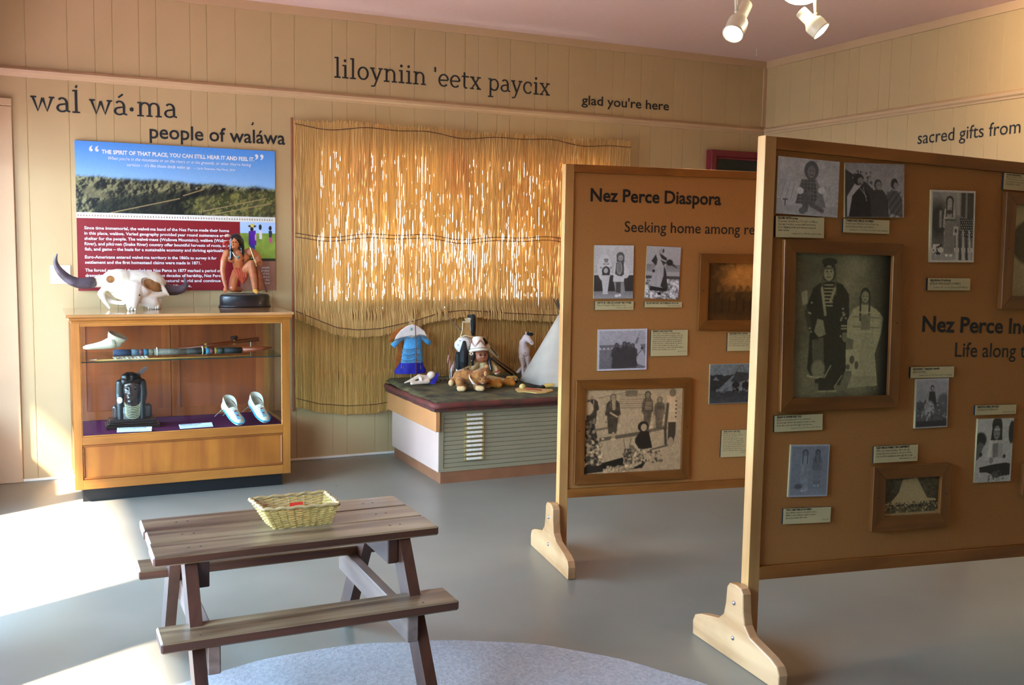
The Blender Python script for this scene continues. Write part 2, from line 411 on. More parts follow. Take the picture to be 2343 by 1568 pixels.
def strip(mb, pts, w, F, w2=None):
    """thick polyline, lettering stroke; w2 = width of horizontal runs"""
    P = [Vector((a, b)) for a, b in pts]; L = []; R = []
    for i, p in enumerate(P):
        a = P[max(i - 1, 0)]; b = P[min(i + 1, len(P) - 1)]; t = (b - a).normalized(); n = Vector((-t.y, t.x))
        ww = w if w2 is None else w * abs(t.y) + w2 * abs(t.x) * (1 - abs(t.y))
        L.append(p + n * ww / 2); R.append(p - n * ww / 2)
    global SK_; SK_ += 1; vs = [Vector(F(q.x, q.y)) + Vector((0, -4e-5 * (SK_ % 6), 0)) for q in L + R]; n = len(P)
    mb.add(vs, [(i, i + 1, n + i + 1, n + i) for i in range(n - 1)])
def arc(cx, cy, rx, ry, a0, a1, n=14):
    return [(cx + rx * math.cos(math.radians(a0 + (a1 - a0) * i / n)), cy + ry * math.sin(math.radians(a0 + (a1 - a0) * i / n))) for i in range(n + 1)]
def slab_text(mb, s, F, x, y, xh, width):
    """slab serif lettering built stroke by stroke"""
    W = .17; T = .11; G = {}
    st = lambda x, a, b: ([(x, a), (x, b)], W, None); sf = lambda a, b, y: ([(a, y), (b, y)], T, None)
    dot = lambda x, y, r: (arc(x, y, r * .45, r * .45, 0, 360, 16), r * 1.02, None)
    G['l'] = (.64, [st(.34, 0, 1.55), sf(.08, .6, .05), ([(.10, 1.50), (.42, 1.52)], T, None)])
    G['i'] = (.64, [st(.34, 0, 1.0), sf(.08, .6, .05), sf(.10, .42, .955), dot(.32, 1.32, .12)])
    G['n'] = (1.28, [st(.32, 0, 1.0), sf(.08, .56, .05), sf(.10, .4, .955), (arc(.66, .62, .33, .33, 165, 0) + [(.99, 0)], W, T), sf(.76, 1.22, .05)])
    G['m'] = (1.92, [st(.32, 0, 1.0), sf(.08, .56, .05), sf(.10, .4, .955), (arc(.64, .62, .32, .33, 165, 0) + [(.96, 0)], W, T), sf(.74, 1.18, .05), (arc(1.28, .62, .32, .33, 165, 0) + [(1.60, 0)], W, T), sf(1.38, 1.84, .05)])
    G['o'] = (1.12, [(arc(.56, .5, .39, .45, 0, 360, 24), W, T)])
    G['w'] = (1.62, [([(.16, .98), (.50, .04), (.81, .90)], W, None), ([(.81, .90), (1.10, .04), (1.44, .98)], W, None), sf(.02, .42, .955), sf(1.22, 1.6, .955)])
    G['v'] = G['w']
    G['y'] = (1.12, [([(.18, .98), (.58, .06)], W, None), ([(.96, .98), (.52, -.12), (.40, -.38), (.12, -.42)], W * .8, T), sf(.02, .42, .955), sf(.74, 1.12, .955)])
    G['e'] = (1.06, [(arc(.56, .5, .40, .45, 5, 318, 20), W, T), ([(.18, .50), (.96, .52)], T, None)])
    G['a'] = (1.06, [(arc(.48, .62, .30, .34, 140, 0, 10) + [(.78, .12), (1.0, .06)], W, T), (arc(.46, .29, .30, .24, 80, 320, 16), W, T), ([(.44, .54), (.78, .58)], T, None)])
    G['t'] = (.82, [([(.34, 1.28), (.34, .2)] + arc(.52, .22, .18, .17, 180, 300, 8), W, T), sf(.08, .76, .95)])
    G['x'] = (1.10, [([(.22, .95), (.90, .05)], W, None), ([(.88, .95), (.20, .05)], T, None), sf(.04, .44, .955), sf(.68, 1.06, .955), sf(.04, .42, .05), sf(.66, 1.08, .05)])
    G['p'] = (1.20, [st(.32, -.50, 1.0), sf(.08, .60, -.46), sf(.10, .4, .955), (arc(.66, .5, .38, .44, 140, -140, 18), W, T)])
    G['c'] = (1.02, [(arc(.56, .5, .40, .45, 40, 320, 18), W, T), ([(.86, .62), (.86, .86)], T, None)])
    G["'"] = (.42, [([(.21, 1.10), (.21, 1.48)], W * .85, None)])
    G['*'] = (.55, [dot(.26, .45, .15)])
    G[' '] = (.55, [])
    A = {'´': [([(.40, 1.22), (.72, 1.46)], .13, None)], '`': [([(.30, 1.72), (.38, 1.78), (.38, 1.88)], .13, None)]}
    tot = sum(G[c][0] for c in s if c in G) - .1; k = width / (tot * xh); cx = -.05
    mb.cuts = []
    for c in s:
        if c == ' ': mb.cuts.append(len(mb.f))
        if c in A:
            for pts, w, w2 in A[c]: strip(mb, [(x + (cx - G['a'][0] + a) * xh * k if c == '´' else x + (cx - G['l'][0] + a) * xh * k, y + b * xh) for a, b in pts], w * xh, F)
            continue
        for pts, w, w2 in G[c][1]: strip(mb, [(x + (cx + a) * xh * k, y + b * xh) for a, b in pts], w * xh, F, None if w2 is None else w2 * xh)
        cx += G[c][0]
def slope(x0, z0, x1, z1): return lambda x, z: z + (x - x0) * (z1 - z0) / (x1 - x0)
LY = -.0025
def put_words(body, F, x, y, size, width, bold, name, m, parent):
    """each word its own mesh, set out as one line"""
    ext = lambda t: (lambda v: (min(q[0] for q in v), max(q[0] for q in v)))(text_mesh(t, size, bold, 1)[0])
    a, b = ext(body); k = width / (b - a); pre = ''
    for w in body.split(' '):
        e = ext(pre + w)[1]; wa, wb = ext(w); mb = MB(); put_text(mb, w, F, x + (e - (wb - wa) - a) * k, y, size, (wb - wa) * k, bold=bold, res=3)
        mb.build(name, m, parent); pre += w + ' '
def lettering(label, x, y, z): return thing('wall_lettering', label, 'lettering', (x, y, z))
def slab_words(s, F, x, y, xh, width, parent):
    ws = MB(); slab_text(ws, s, F, x, y, xh, width); cuts = ws.cuts + [len(ws.f)]
    for a, b in zip([0] + cuts[:-1], cuts):
        fs = ws.f[a:b]; ids = sorted({i for f in fs for i in f}); mp = {k: n for n, k in enumerate(ids)}
        MB().add([ws.v[i] for i in ids], [tuple(mp[i] for i in f) for f in fs]).build('word', INK, parent)
t = lettering("large dark serif words liloyniin 'eetx paycix above the picture rail", 2.68, LY, 2.6); f1 = slope(1.865, 0, 3.497, .0065); slab_words("liloyniin 'eetx paycix", lambda a, b: (a, LY, f1(a, b)), 1.865, 2.597, .088, 1.632, t)
t = lettering("large dark serif words wal' wa ma at the upper left of the back wall", .43, LY, 2.25); f2 = slope(.021, 0, .852, .012); slab_words("wal` wa´*ma", lambda a, b: (a, LY, f2(a, b)), .021, 2.245, .088, .832, t)
t = lettering("small dark words glad you're here above the rail, right of the serif words", 4.16, LY, 2.56); put_words("glad you're here", lambda a, b: (a, LY, b + (a - 3.77) * .013), 3.770, 2.562, .098, .787, .0012, 'word', INK, t)
t = lettering("dark words people of walawa just above the landscape poster", 1.1, LY, 2.12); F = lambda a, b: (a, LY, b + (a - .686) * .010)
put_words("people of waláwa", F, .686, 2.124, .124, .848, .0016, 'word', INK, t); mb = MB(); strip(mb, [(1.316, 2.240), (1.325, 2.248), (1.325, 2.258)], .010, F); mb.build('accent', INK, t)
t = lettering("dark words sacred gifts from on the pale right-hand wall", XR - .0025, -2.0, 2.226); put_words("sacred gifts from", lambda a, b: (XR - .0025, -a, b), 1.620, 2.226, .122, .795, .0003, 'word', INK, t)

# ------------------------------------------------------------------ printed pictures: a mesh grid coloured point by point
class Pic:
    def __init__(s, w, h, nx, tone=(1, 1, 1), bg=.8):
        s.w = w; s.h = h; nx = int(nx * 1.45); s.nx = nx; s.ny = max(4, int(round(nx * h / w)))
        s.x, s.y = np.meshgrid(np.linspace(0, 1, s.nx), np.linspace(0, 1, s.ny))   # y from top 0 to bottom 1
        s.c = np.ones((s.ny, s.nx, 3)) * bg; s.rs = np.random.RandomState(int(nx * 7 + h * 1000)); s.asp = h / w; s.tone = tone
    def noise(s, sx, sy=None, seed=0):
        sy = sy or sx; r = np.random.RandomState(seed + 11); out = np.zeros_like(s.x); amp = 1; tot = 0
        for o in range(4):
            gx, gy = int(sx * 2 ** o) + 2, int(sy * 2 ** o) + 2; g = r.rand(gy + 1, gx + 1)
            fx = s.x * (gx - 1); fy = s.y * (gy - 1); ix = fx.astype(int); iy = fy.astype(int); tx = fx - ix; ty = fy - iy
            tx = tx * tx * (3 - 2 * tx); ty = ty * ty * (3 - 2 * ty)
            v = (g[iy, ix] * (1 - tx) + g[iy, ix + 1] * tx) * (1 - ty) + (g[iy + 1, ix] * (1 - tx) + g[iy + 1, ix + 1] * tx) * ty
            out += v * amp; tot += amp; amp *= .55
        return out / tot
    def put(s, m, col):
        m = np.clip(m, 0, 1)[..., None]; col = np.array(col if hasattr(col, '__len__') else (col,) * 3, float) if not isinstance(col, np.ndarray) else col
        if isinstance(col, np.ndarray) and col.ndim == 2: col = col[..., None]
        s.c = s.c * (1 - m) + col * m; return s
    def grad(s, top, bot, y0=0, y1=1):
        t = np.clip((s.y - y0) / (y1 - y0), 0, 1)[..., None]; m = ((s.y >= y0) & (s.y <= y1)).astype(float)
        a = np.array(top if hasattr(top, '__len__') else (top,) * 3, float); b = np.array(bot if hasattr(bot, '__len__') else (bot,) * 3, float)
        return s.put(m, a * (1 - t) + b * t)
    def ell(s, cx, cy, rx, ry, col, soft=.15, ang=0):
        a = math.radians(ang); dx = s.x - cx; dy = (s.y - cy) * s.asp; X = dx * math.cos(a) + dy * math.sin(a); Y = -dx * math.sin(a) + dy * math.cos(a)
        d = np.sqrt((X / rx) ** 2 + (Y / (ry * s.asp)) ** 2); return s.put((1 + soft / 2 - d) / max(soft, 1e-3), col)
    def poly(s, pts, col, soft=0):
        m = np.zeros_like(s.x, bool); n = len(pts)
        for i in range(n):
            (xa, ya), (xb, yb) = pts[i], pts[(i + 1) % n]
            if ya == yb: continue
            cnd = ((ya > s.y) != (yb > s.y)) & (s.x < (xb - xa) * (s.y - ya) / (yb - ya) + xa); m ^= cnd
        return s.put(m.astype(float), col)
    def line(s, x0, y0, x1, y1, w, col):
        dx, dy = x1 - x0, (y1 - y0) * s.asp; L2 = dx * dx + dy * dy + 1e-9; px = s.x - x0; py = (s.y - y0) * s.asp
        t = np.clip((px * dx + py * dy) / L2, 0, 1); d = np.hypot(px - t * dx, py - t * dy); return s.put((w - d) / w * 2, col)
    def speck(s, x0, y0, x1, y1, n, size, lo, hi, seed=1):
        r = np.random.RandomState(seed)
        for i in range(n):
            v = r.uniform(lo, hi); s.ell(r.uniform(x0, x1), r.uniform(y0, y1), size * r.uniform(.5, 1.5), size * r.uniform(.5, 1.5) / s.asp, v, .5)
        return s
    def figure(s, cx, top, bot, w, body=.2, face=.55, hair=.1, skirt=1.0, hat=None, feet=True, detail=1):
        """standing figure in a robe: head, hair, shoulders, robe"""
        h = bot - top; hr = h * .062; hx = hr * s.asp * 1.0
        s.ell(cx, top + hr * 1.1, hx * 1.35, hr * 1.35, hair, .2)
        s.poly([(cx - hx * .9, top + hr * 2), (cx - w * .5, top + h * .22), (cx - w * .62, top + h * .5), (cx - w * .45, top + h * .52), (cx - w * .42 * skirt, bot - h * .04), (cx + w * .42 * skirt, bot - h * .04), (cx + w * .45, top + h * .52), (cx + w * .62, top + h * .5), (cx + w * .5, top + h * .22), (cx + hx * .9, top + hr * 2)], body)
        s.ell(cx, top + hr * 1.35, hx * .85, hr * 1.05, face, .2)
        s.ell(cx - hx * .33, top + hr * 1.25, hx * .17, hr * .12, face * .3); s.ell(cx + hx * .33, top + hr * 1.25, hx * .17, hr * .12, face * .3)
        s.ell(cx, top + hr * 1.9, hx * .3, hr * .1, face * .4)
        for sg in (-1, 1): s.line(cx + sg * hx * 1.0, top + hr * 1.6, cx + sg * hx * 1.1, top + h * .33, hx * .25, hair)
        if feet:
            for sg in (-1, 1): s.ell(cx + sg * w * .2, bot - h * .02, w * .14, h * .022, min(1, body + .3))
        n = s.noise(14, 20, int(cx * 100)); m = ((np.abs(s.x - cx) < w * .6) & (s.y > top + h * .17) & (s.y < bot - h * .05)).astype(float)
        s.c = s.c * (1 + (m * (n - .5) * .9 * detail)[..., None])
        return s
    def border(s, w, col=.85):
        a = w; b = w / s.asp; return s.put(((s.x < a) | (s.x > 1 - a) | (s.y < b) | (s.y > 1 - b)).astype(float), col)
    def build(s, F, name='print', parent=None, m=None, grain=.04, blur=1, lift=.72):
        for _ in range(blur):
            q = s.c; q = (np.roll(q, 1, 0) + np.roll(q, -1, 0) + 2 * q) / 4; q = (np.roll(q, 1, 1) + np.roll(q, -1, 1) + 2 * q) / 4; s.c[1:-1, 1:-1] = q[1:-1, 1:-1]
        if lift != 1:
            fine = s.noise(70, 70 * s.asp, 77) - .5; s.c = np.clip(s.c, 0, 1) ** lift * (1 + .20 * fine[..., None])
        c = np.clip(s.c * np.array(s.tone) * (1 + s.rs.randn(s.ny, s.nx, 1) * grain), 0, 1); c = np.where(c <= .04045, c / 12.92, ((c + .055) / 1.055) ** 2.4)
        vs = [F(float(u) * s.w, float(v) * s.h) for v in np.linspace(0, 1, s.ny) for u in np.linspace(0, 1, s.nx)]; nx = s.nx
        fs = [(j * nx + i, (j + 1) * nx + i, (j + 1) * nx + i + 1, j * nx + i + 1) for j in range(s.ny - 1) for i in range(nx - 1)]
        me = bpy.data.meshes.new(name); me.from_pydata(vs, [], fs); me.materials.append(m or paintmat())
        at = me.color_attributes.new('paint', 'FLOAT_COLOR', 'POINT'); at.data.foreach_set('color', np.concatenate([c, np.ones((s.ny, s.nx, 1))], 2).astype('f').ravel())
        me.update(); return link(name, me, parent)

# ------------------------------------------------------------------ landscape poster
PX0, PX1, PZT, PZB = .2535, 1.4620, 2.0835, 1.1700
PW, PH = PX1 - PX0, PZT - PZB
poster = thing('wall_poster', 'large poster with mountain photo above dark red text block, behind the skull', 'poster', (PX0, -.012, PZB))
MB().box((PX0, -.018, PZB), (PX1, -.004, PZT), bev=.001).build('board', mat('poster_board', 'C8C0B4', rough=.5), poster)
p = Pic(PW, PH, 290, bg=.7); p.y = np.interp(p.y, [0, .51, .79, 1], [0, .60, .83, 1]); sg_ = lambda v, k=160: 1 / (1 + np.exp(-np.clip(v * k, -40, 40)))
p.grad((.30, .55, .86), (.62, .76, .90), 0, .40)
n1 = p.noise(9, 6, 3); n2 = p.noise(30, 22, 5); n3 = p.noise(5, 5, 9)
p.put((p.y > .335 + .012 * (n2 - .5) - .01 * (p.x > .6)).astype(float) * (p.x > .55), (.58, .68, .80))
ridge = .27 + .05 * p.x + .03 * (n1 - .5); mt = sg_(p.y - ridge)
hh_ = p.noise(10, 7, 61) + .35 * p.noise(34, 26, 62); gx_ = np.gradient(hh_, axis=1) * 34 + np.gradient(hh_, axis=0) * 12; gx_ = np.clip(gx_ * .9 + .5, 0, 1) * (.45 + .55 * n2)
hill = lambda k, warm: np.stack([(.055 + k * gx_) * warm[0], (.060 + k * gx_) * warm[1], (.060 + k * gx_ * .75) * warm[2]], -1)
p.put(mt, hill(.62, (1, .96, .86)))
lit = (np.clip((n1 - .52) * 9, 0, 1) * (p.x < .35) * (p.y > .33) * (p.y < .44)); p.put(mt * lit * .8, (.44, .42, .30))
rd = .345 + .10 * np.clip((.66 - p.x) / .5, 0, 2) ** 1.3 + .02 * (n1 - .5); p.put(sg_(p.y - rd) * sg_(p.x - .08), hill(.20, (.9, .95, .8)))
rl = .335 + .42 * np.clip(.93 - p.x, 0, 1) ** 1.6 + .01 * n1; g = .34 + .34 * (n2 - .3)
p.put(sg_(p.y - rl) * sg_(p.x - .55 + .06 * (n2 - .5), 60), np.stack([g * 1.2 * (.55 + .6 * gx_), g * 1.16 * (.55 + .6 * gx_), g * .66 * (.6 + .4 * gx_)], -1))
p.put(((n2 > .60) * (p.y > rl) * (p.x > .55)).astype(float) * .75, (.14, .17, .08))
for a, b, c_, d in ((.52, .40, .62, .345), (.15, .56, .50, .425), (.66, .55, .98, .44), (.60, .53, .95, .40)): p.line(a, b, c_, d, .004, (.58, .50, .34))
for i in range(34):
    x_ = .30 + i * .0095 + random.uniform(-.003, .003); hh = random.uniform(.03, .07); p.poly([(x_ - .006, .575), (x_, .575 - hh), (x_ + .006, .575)], (.05, .07, .04))
p.put(((p.y > .555) & (p.y < .60)).astype(float), (.86, .84, .80))
for i in range(74):
    x_ = .008 + i * .01335; p.poly([(x_ - .0032, .586), (x_, .568), (x_ + .0032, .586)], (.45, .28, .16))
p.put((p.y >= .60).astype(float), (.50, .09, .12)); p.put(((p.y >= .60) & (p.x > .81)).astype(float), (.56, .38, .30))
m_ = (p.y >= .60) & (p.y < .83) & (p.x > .81)
p.put(m_.astype(float), (.66, .76, .92)); p.put((m_ & (p.y > .665)).astype(float), np.stack([.52 + .2 * (n2 - .5), .60 + .2 * (n2 - .5), .18 + .1 * n2], -1))
p.ell(.875, .625, .022, .008, (.20, .15, .08)); p.ell(.875, .620, .010, .012, (.85, .75, .35)); p.ell(.873, .643, .009, .012, (.15, .08, .06))
p.poly([(.855, .655), (.893, .65), (.897, .735), (.855, .735)], (.32, .12, .55)); p.poly([(.860, .735), (.890, .735), (.888, .775), (.862, .775)], (.12, .25, .55)); p.ell(.893, .69, .004, .02, (.85, .55, .75))
p.ell(.918, .63, .008, .016, (.12, .14, .10)); p.poly([(.912, .65), (.928, .65), (.926, .70), (.914, .70)], (.85, .78, .80)); p.ell(.972, .635, .008, .014, (.1, .08, .08)); p.poly([(.963, .65), (.983, .65), (.980, .69), (.966, .69)], (.15, .2, .25)); p.poly([(.965, .69), (.980, .69), (.984, .72), (.966, .72)], (.75, .3, .5))
p.put(((p.y > .815) & (p.y < .83) & (p.x > .81)).astype(float), (.16, .18, .12))
PF = lambda u, v: (PX0 + u, -.0185, PZT - v)
p.build(PF, 'printed_panel', poster, m=paintmat('poster_print', .35, .5), grain=.02, lift=1, blur=0)
mb = MB(); F = lambda a, b: (PX0 + a, -.0192, PZT - PH * 0 - b)
def T(body, x, y, size, width=None, **k): put_text(mb, body, lambda a, b: (PX0 + a, -.0194, PZB + PH + b), x * PW, -y * PH, size, None if width is None else width * PW, **k)
T('THE SPIRIT OF THAT PLACE, YOU CAN STILL HEAR IT AND FEEL IT.', .125, .078, .034, .765, bold=.0011)
T("When you're in the mountains or on the rivers or at the grounds, or when they're having", .152, .116, .028, .718, slant=.25)
T("services – it's like those lands wake up.", .243, .154, .028, .315, slant=.25); T('— Carla Timentwa, Nez Perce, 2018', .570, .154, .019, .215, slant=.2)
T('“', .066, .135, .140, .046, bold=.001); T('”', .893, .135, .140, .046, bold=.001)
rows = ["Since time immemorial, the walwá·ma band of the Nez Perce made their home", "in this place, waláwa. Varied geography provided year round sustenance and", "shelter for the people. The walwá·maxs (Wallowa Mountains), waláwa (Wallowa",
        "River), and pikú·nen (Snake River) country offer bountiful harvests of roots, berries", "fish, and game – the basis for a sustainable economy and thriving spirituality.", "", "Euro-Americans entered walwá·ma territory in the 1860s to survey it for", "settlement and the first homestead claims were made in 1871.", "",
        "The forced exodus of the walwá·ma Nez Perce in 1877 marked a period of", "dramatic change. Despite exile and almost decades of hardship, Nez Perce", "people kept their connection to the natural world and continue to", "practice traditions within a modern lifestyle."]
wd = [.717, .700, .725, .745, .700, 0, .650, .570, 0, .672, .680, .70, .52]; yy_ = .586
for r_, w_ in zip(rows, wd):
    if r_:
        T(r_, .035, yy_, .0265, w_, bold=.0005); yy_ += .0355
    else: yy_ += .018
for i, w_ in enumerate((.10, .085, .09, .09, .095, .09)): T(['people', 'project', 'of the', 'where', 'this', 'land'][i], .965, .842 + i * .0225, .018, align='r')
T('· · · · · · · · · · · ·', .885, .468, .012)
mb.build('lettering', mat('poster_white', 'E6E2E2', rough=.4), poster)
# blank wall plate
t = thing('wall_plate', 'pale double blank outlet plate on the wall behind the left horn', 'wall plate', (.157, -.004, 1.212))
MB().box((.100, -.009, 1.212), (.2145, 0, 1.327), bev=.003).build('plate', mat('ivory_plastic', 'E3D2B6', rough=.35, var=.02), t)
for x in (.134, .181):
    for z in (1.240, 1.298): MB().lathe([(.0034, 0), (.003, .0016), (0, .002)], (x, -.009, z), 10, M=Matrix.Rotation(PI / 2, 4, 'X')).build('screw', mat('steel', '9A9A98', rough=.3, metal=.9), t)
# maroon shadow box at the far right of the back wall
MAR = mat('maroon_paint', '6E1622', rough=.4, var=.08)
t = thing('shadow_box', 'maroon framed wall display case peeking above the rear display panel', 'display frame', (5.15, -.05, 1.3))
bx0, bx1, zb, zt = 4.93, 5.485, 1.30, 2.285
mb = MB(); y0 = -.075
for a, b in (((bx0, zb), (bx0 + .05, zt)), ((bx1 - .05, zb), (bx1, zt)), ((bx0 + .05, zt - .05), (bx1 - .05, zt)), ((bx0 + .05, zb), (bx1 - .05, zb + .05))): mb.box((a[0], y0, a[1]), (b[0], 0, b[1]), bev=.004)
mb.build('frame', MAR, t)
mb = MB(); e = .05
for a, b in (((bx0 + e, zb + e), (bx0 + e + .018, zt - e)), ((bx1 - e - .018, zb + e), (bx1 - e, zt - e)), ((bx0 + e, zt - e - .018), (bx1 - e, zt - e)), ((bx0 + e, zb + e), (bx1 - e, zb + e + .018))): mb.box((a[0], -.058, a[1]), (b[0], -.04, b[1]), bev=.003)
mb.build('inner_moulding', MAR, t)
MB().box((bx0 + .05, -.012, zb + .05), (bx1 - .05, -.002, zt - .05)).build('backing', mat('dark_felt', '1E1A18', rough=.9), t)
MB().box((bx0 + .052, -.044, zb + .052), (bx1 - .052, -.041, zt - .052)).build('glass', glassmat(), t)
# ------------------------------------------------------------------ glass display case
OAKX = wood('honey_oak_rail', 'A86C28', '8C541C', 'x', rough=.34, scale=5, coat=.25)
OAKZ = wood('honey_oak_stile', 'A86C28', '8C541C', 'z', rough=.34, scale=5, coat=.25)
OAKT = wood('oak_top', 'B98A5A', 'A67442', 'x', rough=.10, scale=5, coat=.6)
REDW = wood('cherry_door', 'A8551F', '8E4216', 'z', rough=.4, scale=5, coat=.2)
CX0, CX1, CYF, CYB = .191, 1.398, -.71, -.09
case = thing('display_case', 'honey oak and glass display case with black toe kick against the back wall', 'display case', (.795, -.4, 0))
MB().box((.231, -.655, 0), (1.358, CYB - .03, .082)).build('toe_kick', BLACK, case)
mb = MB(); mb.box((.160, -.72, 1.052), (1.424, -.085, 1.069), bev=.003); mb.build('top_board', OAKT, case)
mb = MB()
for z0, z1, e in ((1.036, 1.052, .014), (1.024, 1.036, .006)): mb.box((CX0 - e, CYF - e, z0), (CX1 + e, CYB, z1), bev=.004)
mb.build('cove_moulding', OAKX, case)
for x0, x1 in ((CX0, .232), (1.354, CX1)):
    MB().box((x0, CYF, .082), (x1, CYF + .022, 1.024)).build('stile', OAKZ, case); MB().box((x0, CYB - .04, .082), (x1, CYB, 1.024)).build('stile', OAKZ, case)
for z0, z1 in ((1.009, 1.024), (.335, .381), (.082, .136)): MB().box((.232, CYF, z0), (1.354, CYF + .022, z1), bev=.0015).build('rail', OAKX, case)
for x0, x1 in ((CX0 + .002, CX0 + .022), (CX1 - .022, CX1 - .002)): MB().box((x0, CYF + .022, .082), (x1, CYB - .04, .381)).build('side_panel', OAKX, case); MB().box((x0, CYF + .022, 1.009), (x1, CYB - .04, 1.024)).build('rail', OAKX, case)
mb = MB(); mb.box((.232, CYF + .011, .136), (1.354, CYF + .02, .335)); mb.build('lower_panel', wood('oak_panel', 'A4641E', '8E5018', 'z', rough=.36, scale=4, coat=.2), case)
mb = MB(); a, b = .2435, .232
for (x0, z0), (x1, z1) in (((.232, .322), (1.354, .335)), ((.232, .136), (1.354, .149)), ((.232, .149), (.245, .322)), ((1.341, .149), (1.354, .322))): mb.box((x0, CYF + .004, z0), (x1, CYF + .012, z1), bev=.004)
mb.build('panel_beading', wood('oak_bead', '8A4F1C', '7A4216', 'x', rough=.4), case)
mb = MB(); g = .006
for (x0, z0), (x1, z1) in (((.232, 1.003), (1.354, 1.009)), ((.232, .381), (1.354, .387)), ((.232, .387), (.238, 1.003)), ((1.347, .387), (1.354, 1.003))): mb.box((x0, CYF + .003, z0), (x1, CYF + .016, z1), bev=.002)
mb.build('glass_bead', wood('oak_bead_light', 'B87E38', 'A46C2C', 'x', rough=.3), case)
MB().box((.236, CYF + .010, .384), (1.350, CYF + .014, 1.006)).build('front_glass', glassmat(), case)
for x in (CX0 + .010, CX1 - .014): MB().box((x, CYF + .022, .38), (x + .004, CYB - .04, 1.01)).build('side_glass', glassmat(), case)
FELT = mat('plum_felt', '54203E', rough=1., var=.08, scale=60, spec=.05)
MB().box((CX0 + .024, CYF + .022, .360), (CX1 - .024, CYB - .03, .374)).build('deck', FELT, case)
sh = MB().box((CX0 + .024, CYF + .028, .796), (CX1 - .024, CYB - .055, .802)).build('glass_shelf', glassmat('shelf_glass', (.86, .95, .92)), case)
MB().box((CX0 + .024, CYF + .0265, .796), (CX1 - .024, CYF + .0278, .802)).build('shelf_edge', mat('glass_edge', '24342F', rough=.1), case)
for i, (x0, x1) in enumerate(((CX0 + .042, .775), (.779, CX1 - .042))):
    d = MB(); y = CYB - .030 - .012 * i
    d.box((x0, y, .376), (x0 + .05, y + .012, 1.022)); d.box((x1 - .05, y, .376), (x1, y + .012, 1.022)); d.box((x0 + .05, y, .376), (x1 - .05, y + .012, .43)); d.box((x0 + .05, y, .965), (x1 - .05, y + .012, 1.022))
    dr = d.build('sliding_door', REDW, case)
    MB().box((x0 + .05, y + .006, .43), (x1 - .05, y + .010, .965)).build('door_panel', wood('cherry_panel', 'A04C1C', '843A12', 'z', rough=.42, scale=4, coat=.15), dr)
MB().box((CX0 + .022, CYB - .012, .082), (CX1 - .022, CYB, .376)).build('back_board', REDW, case)

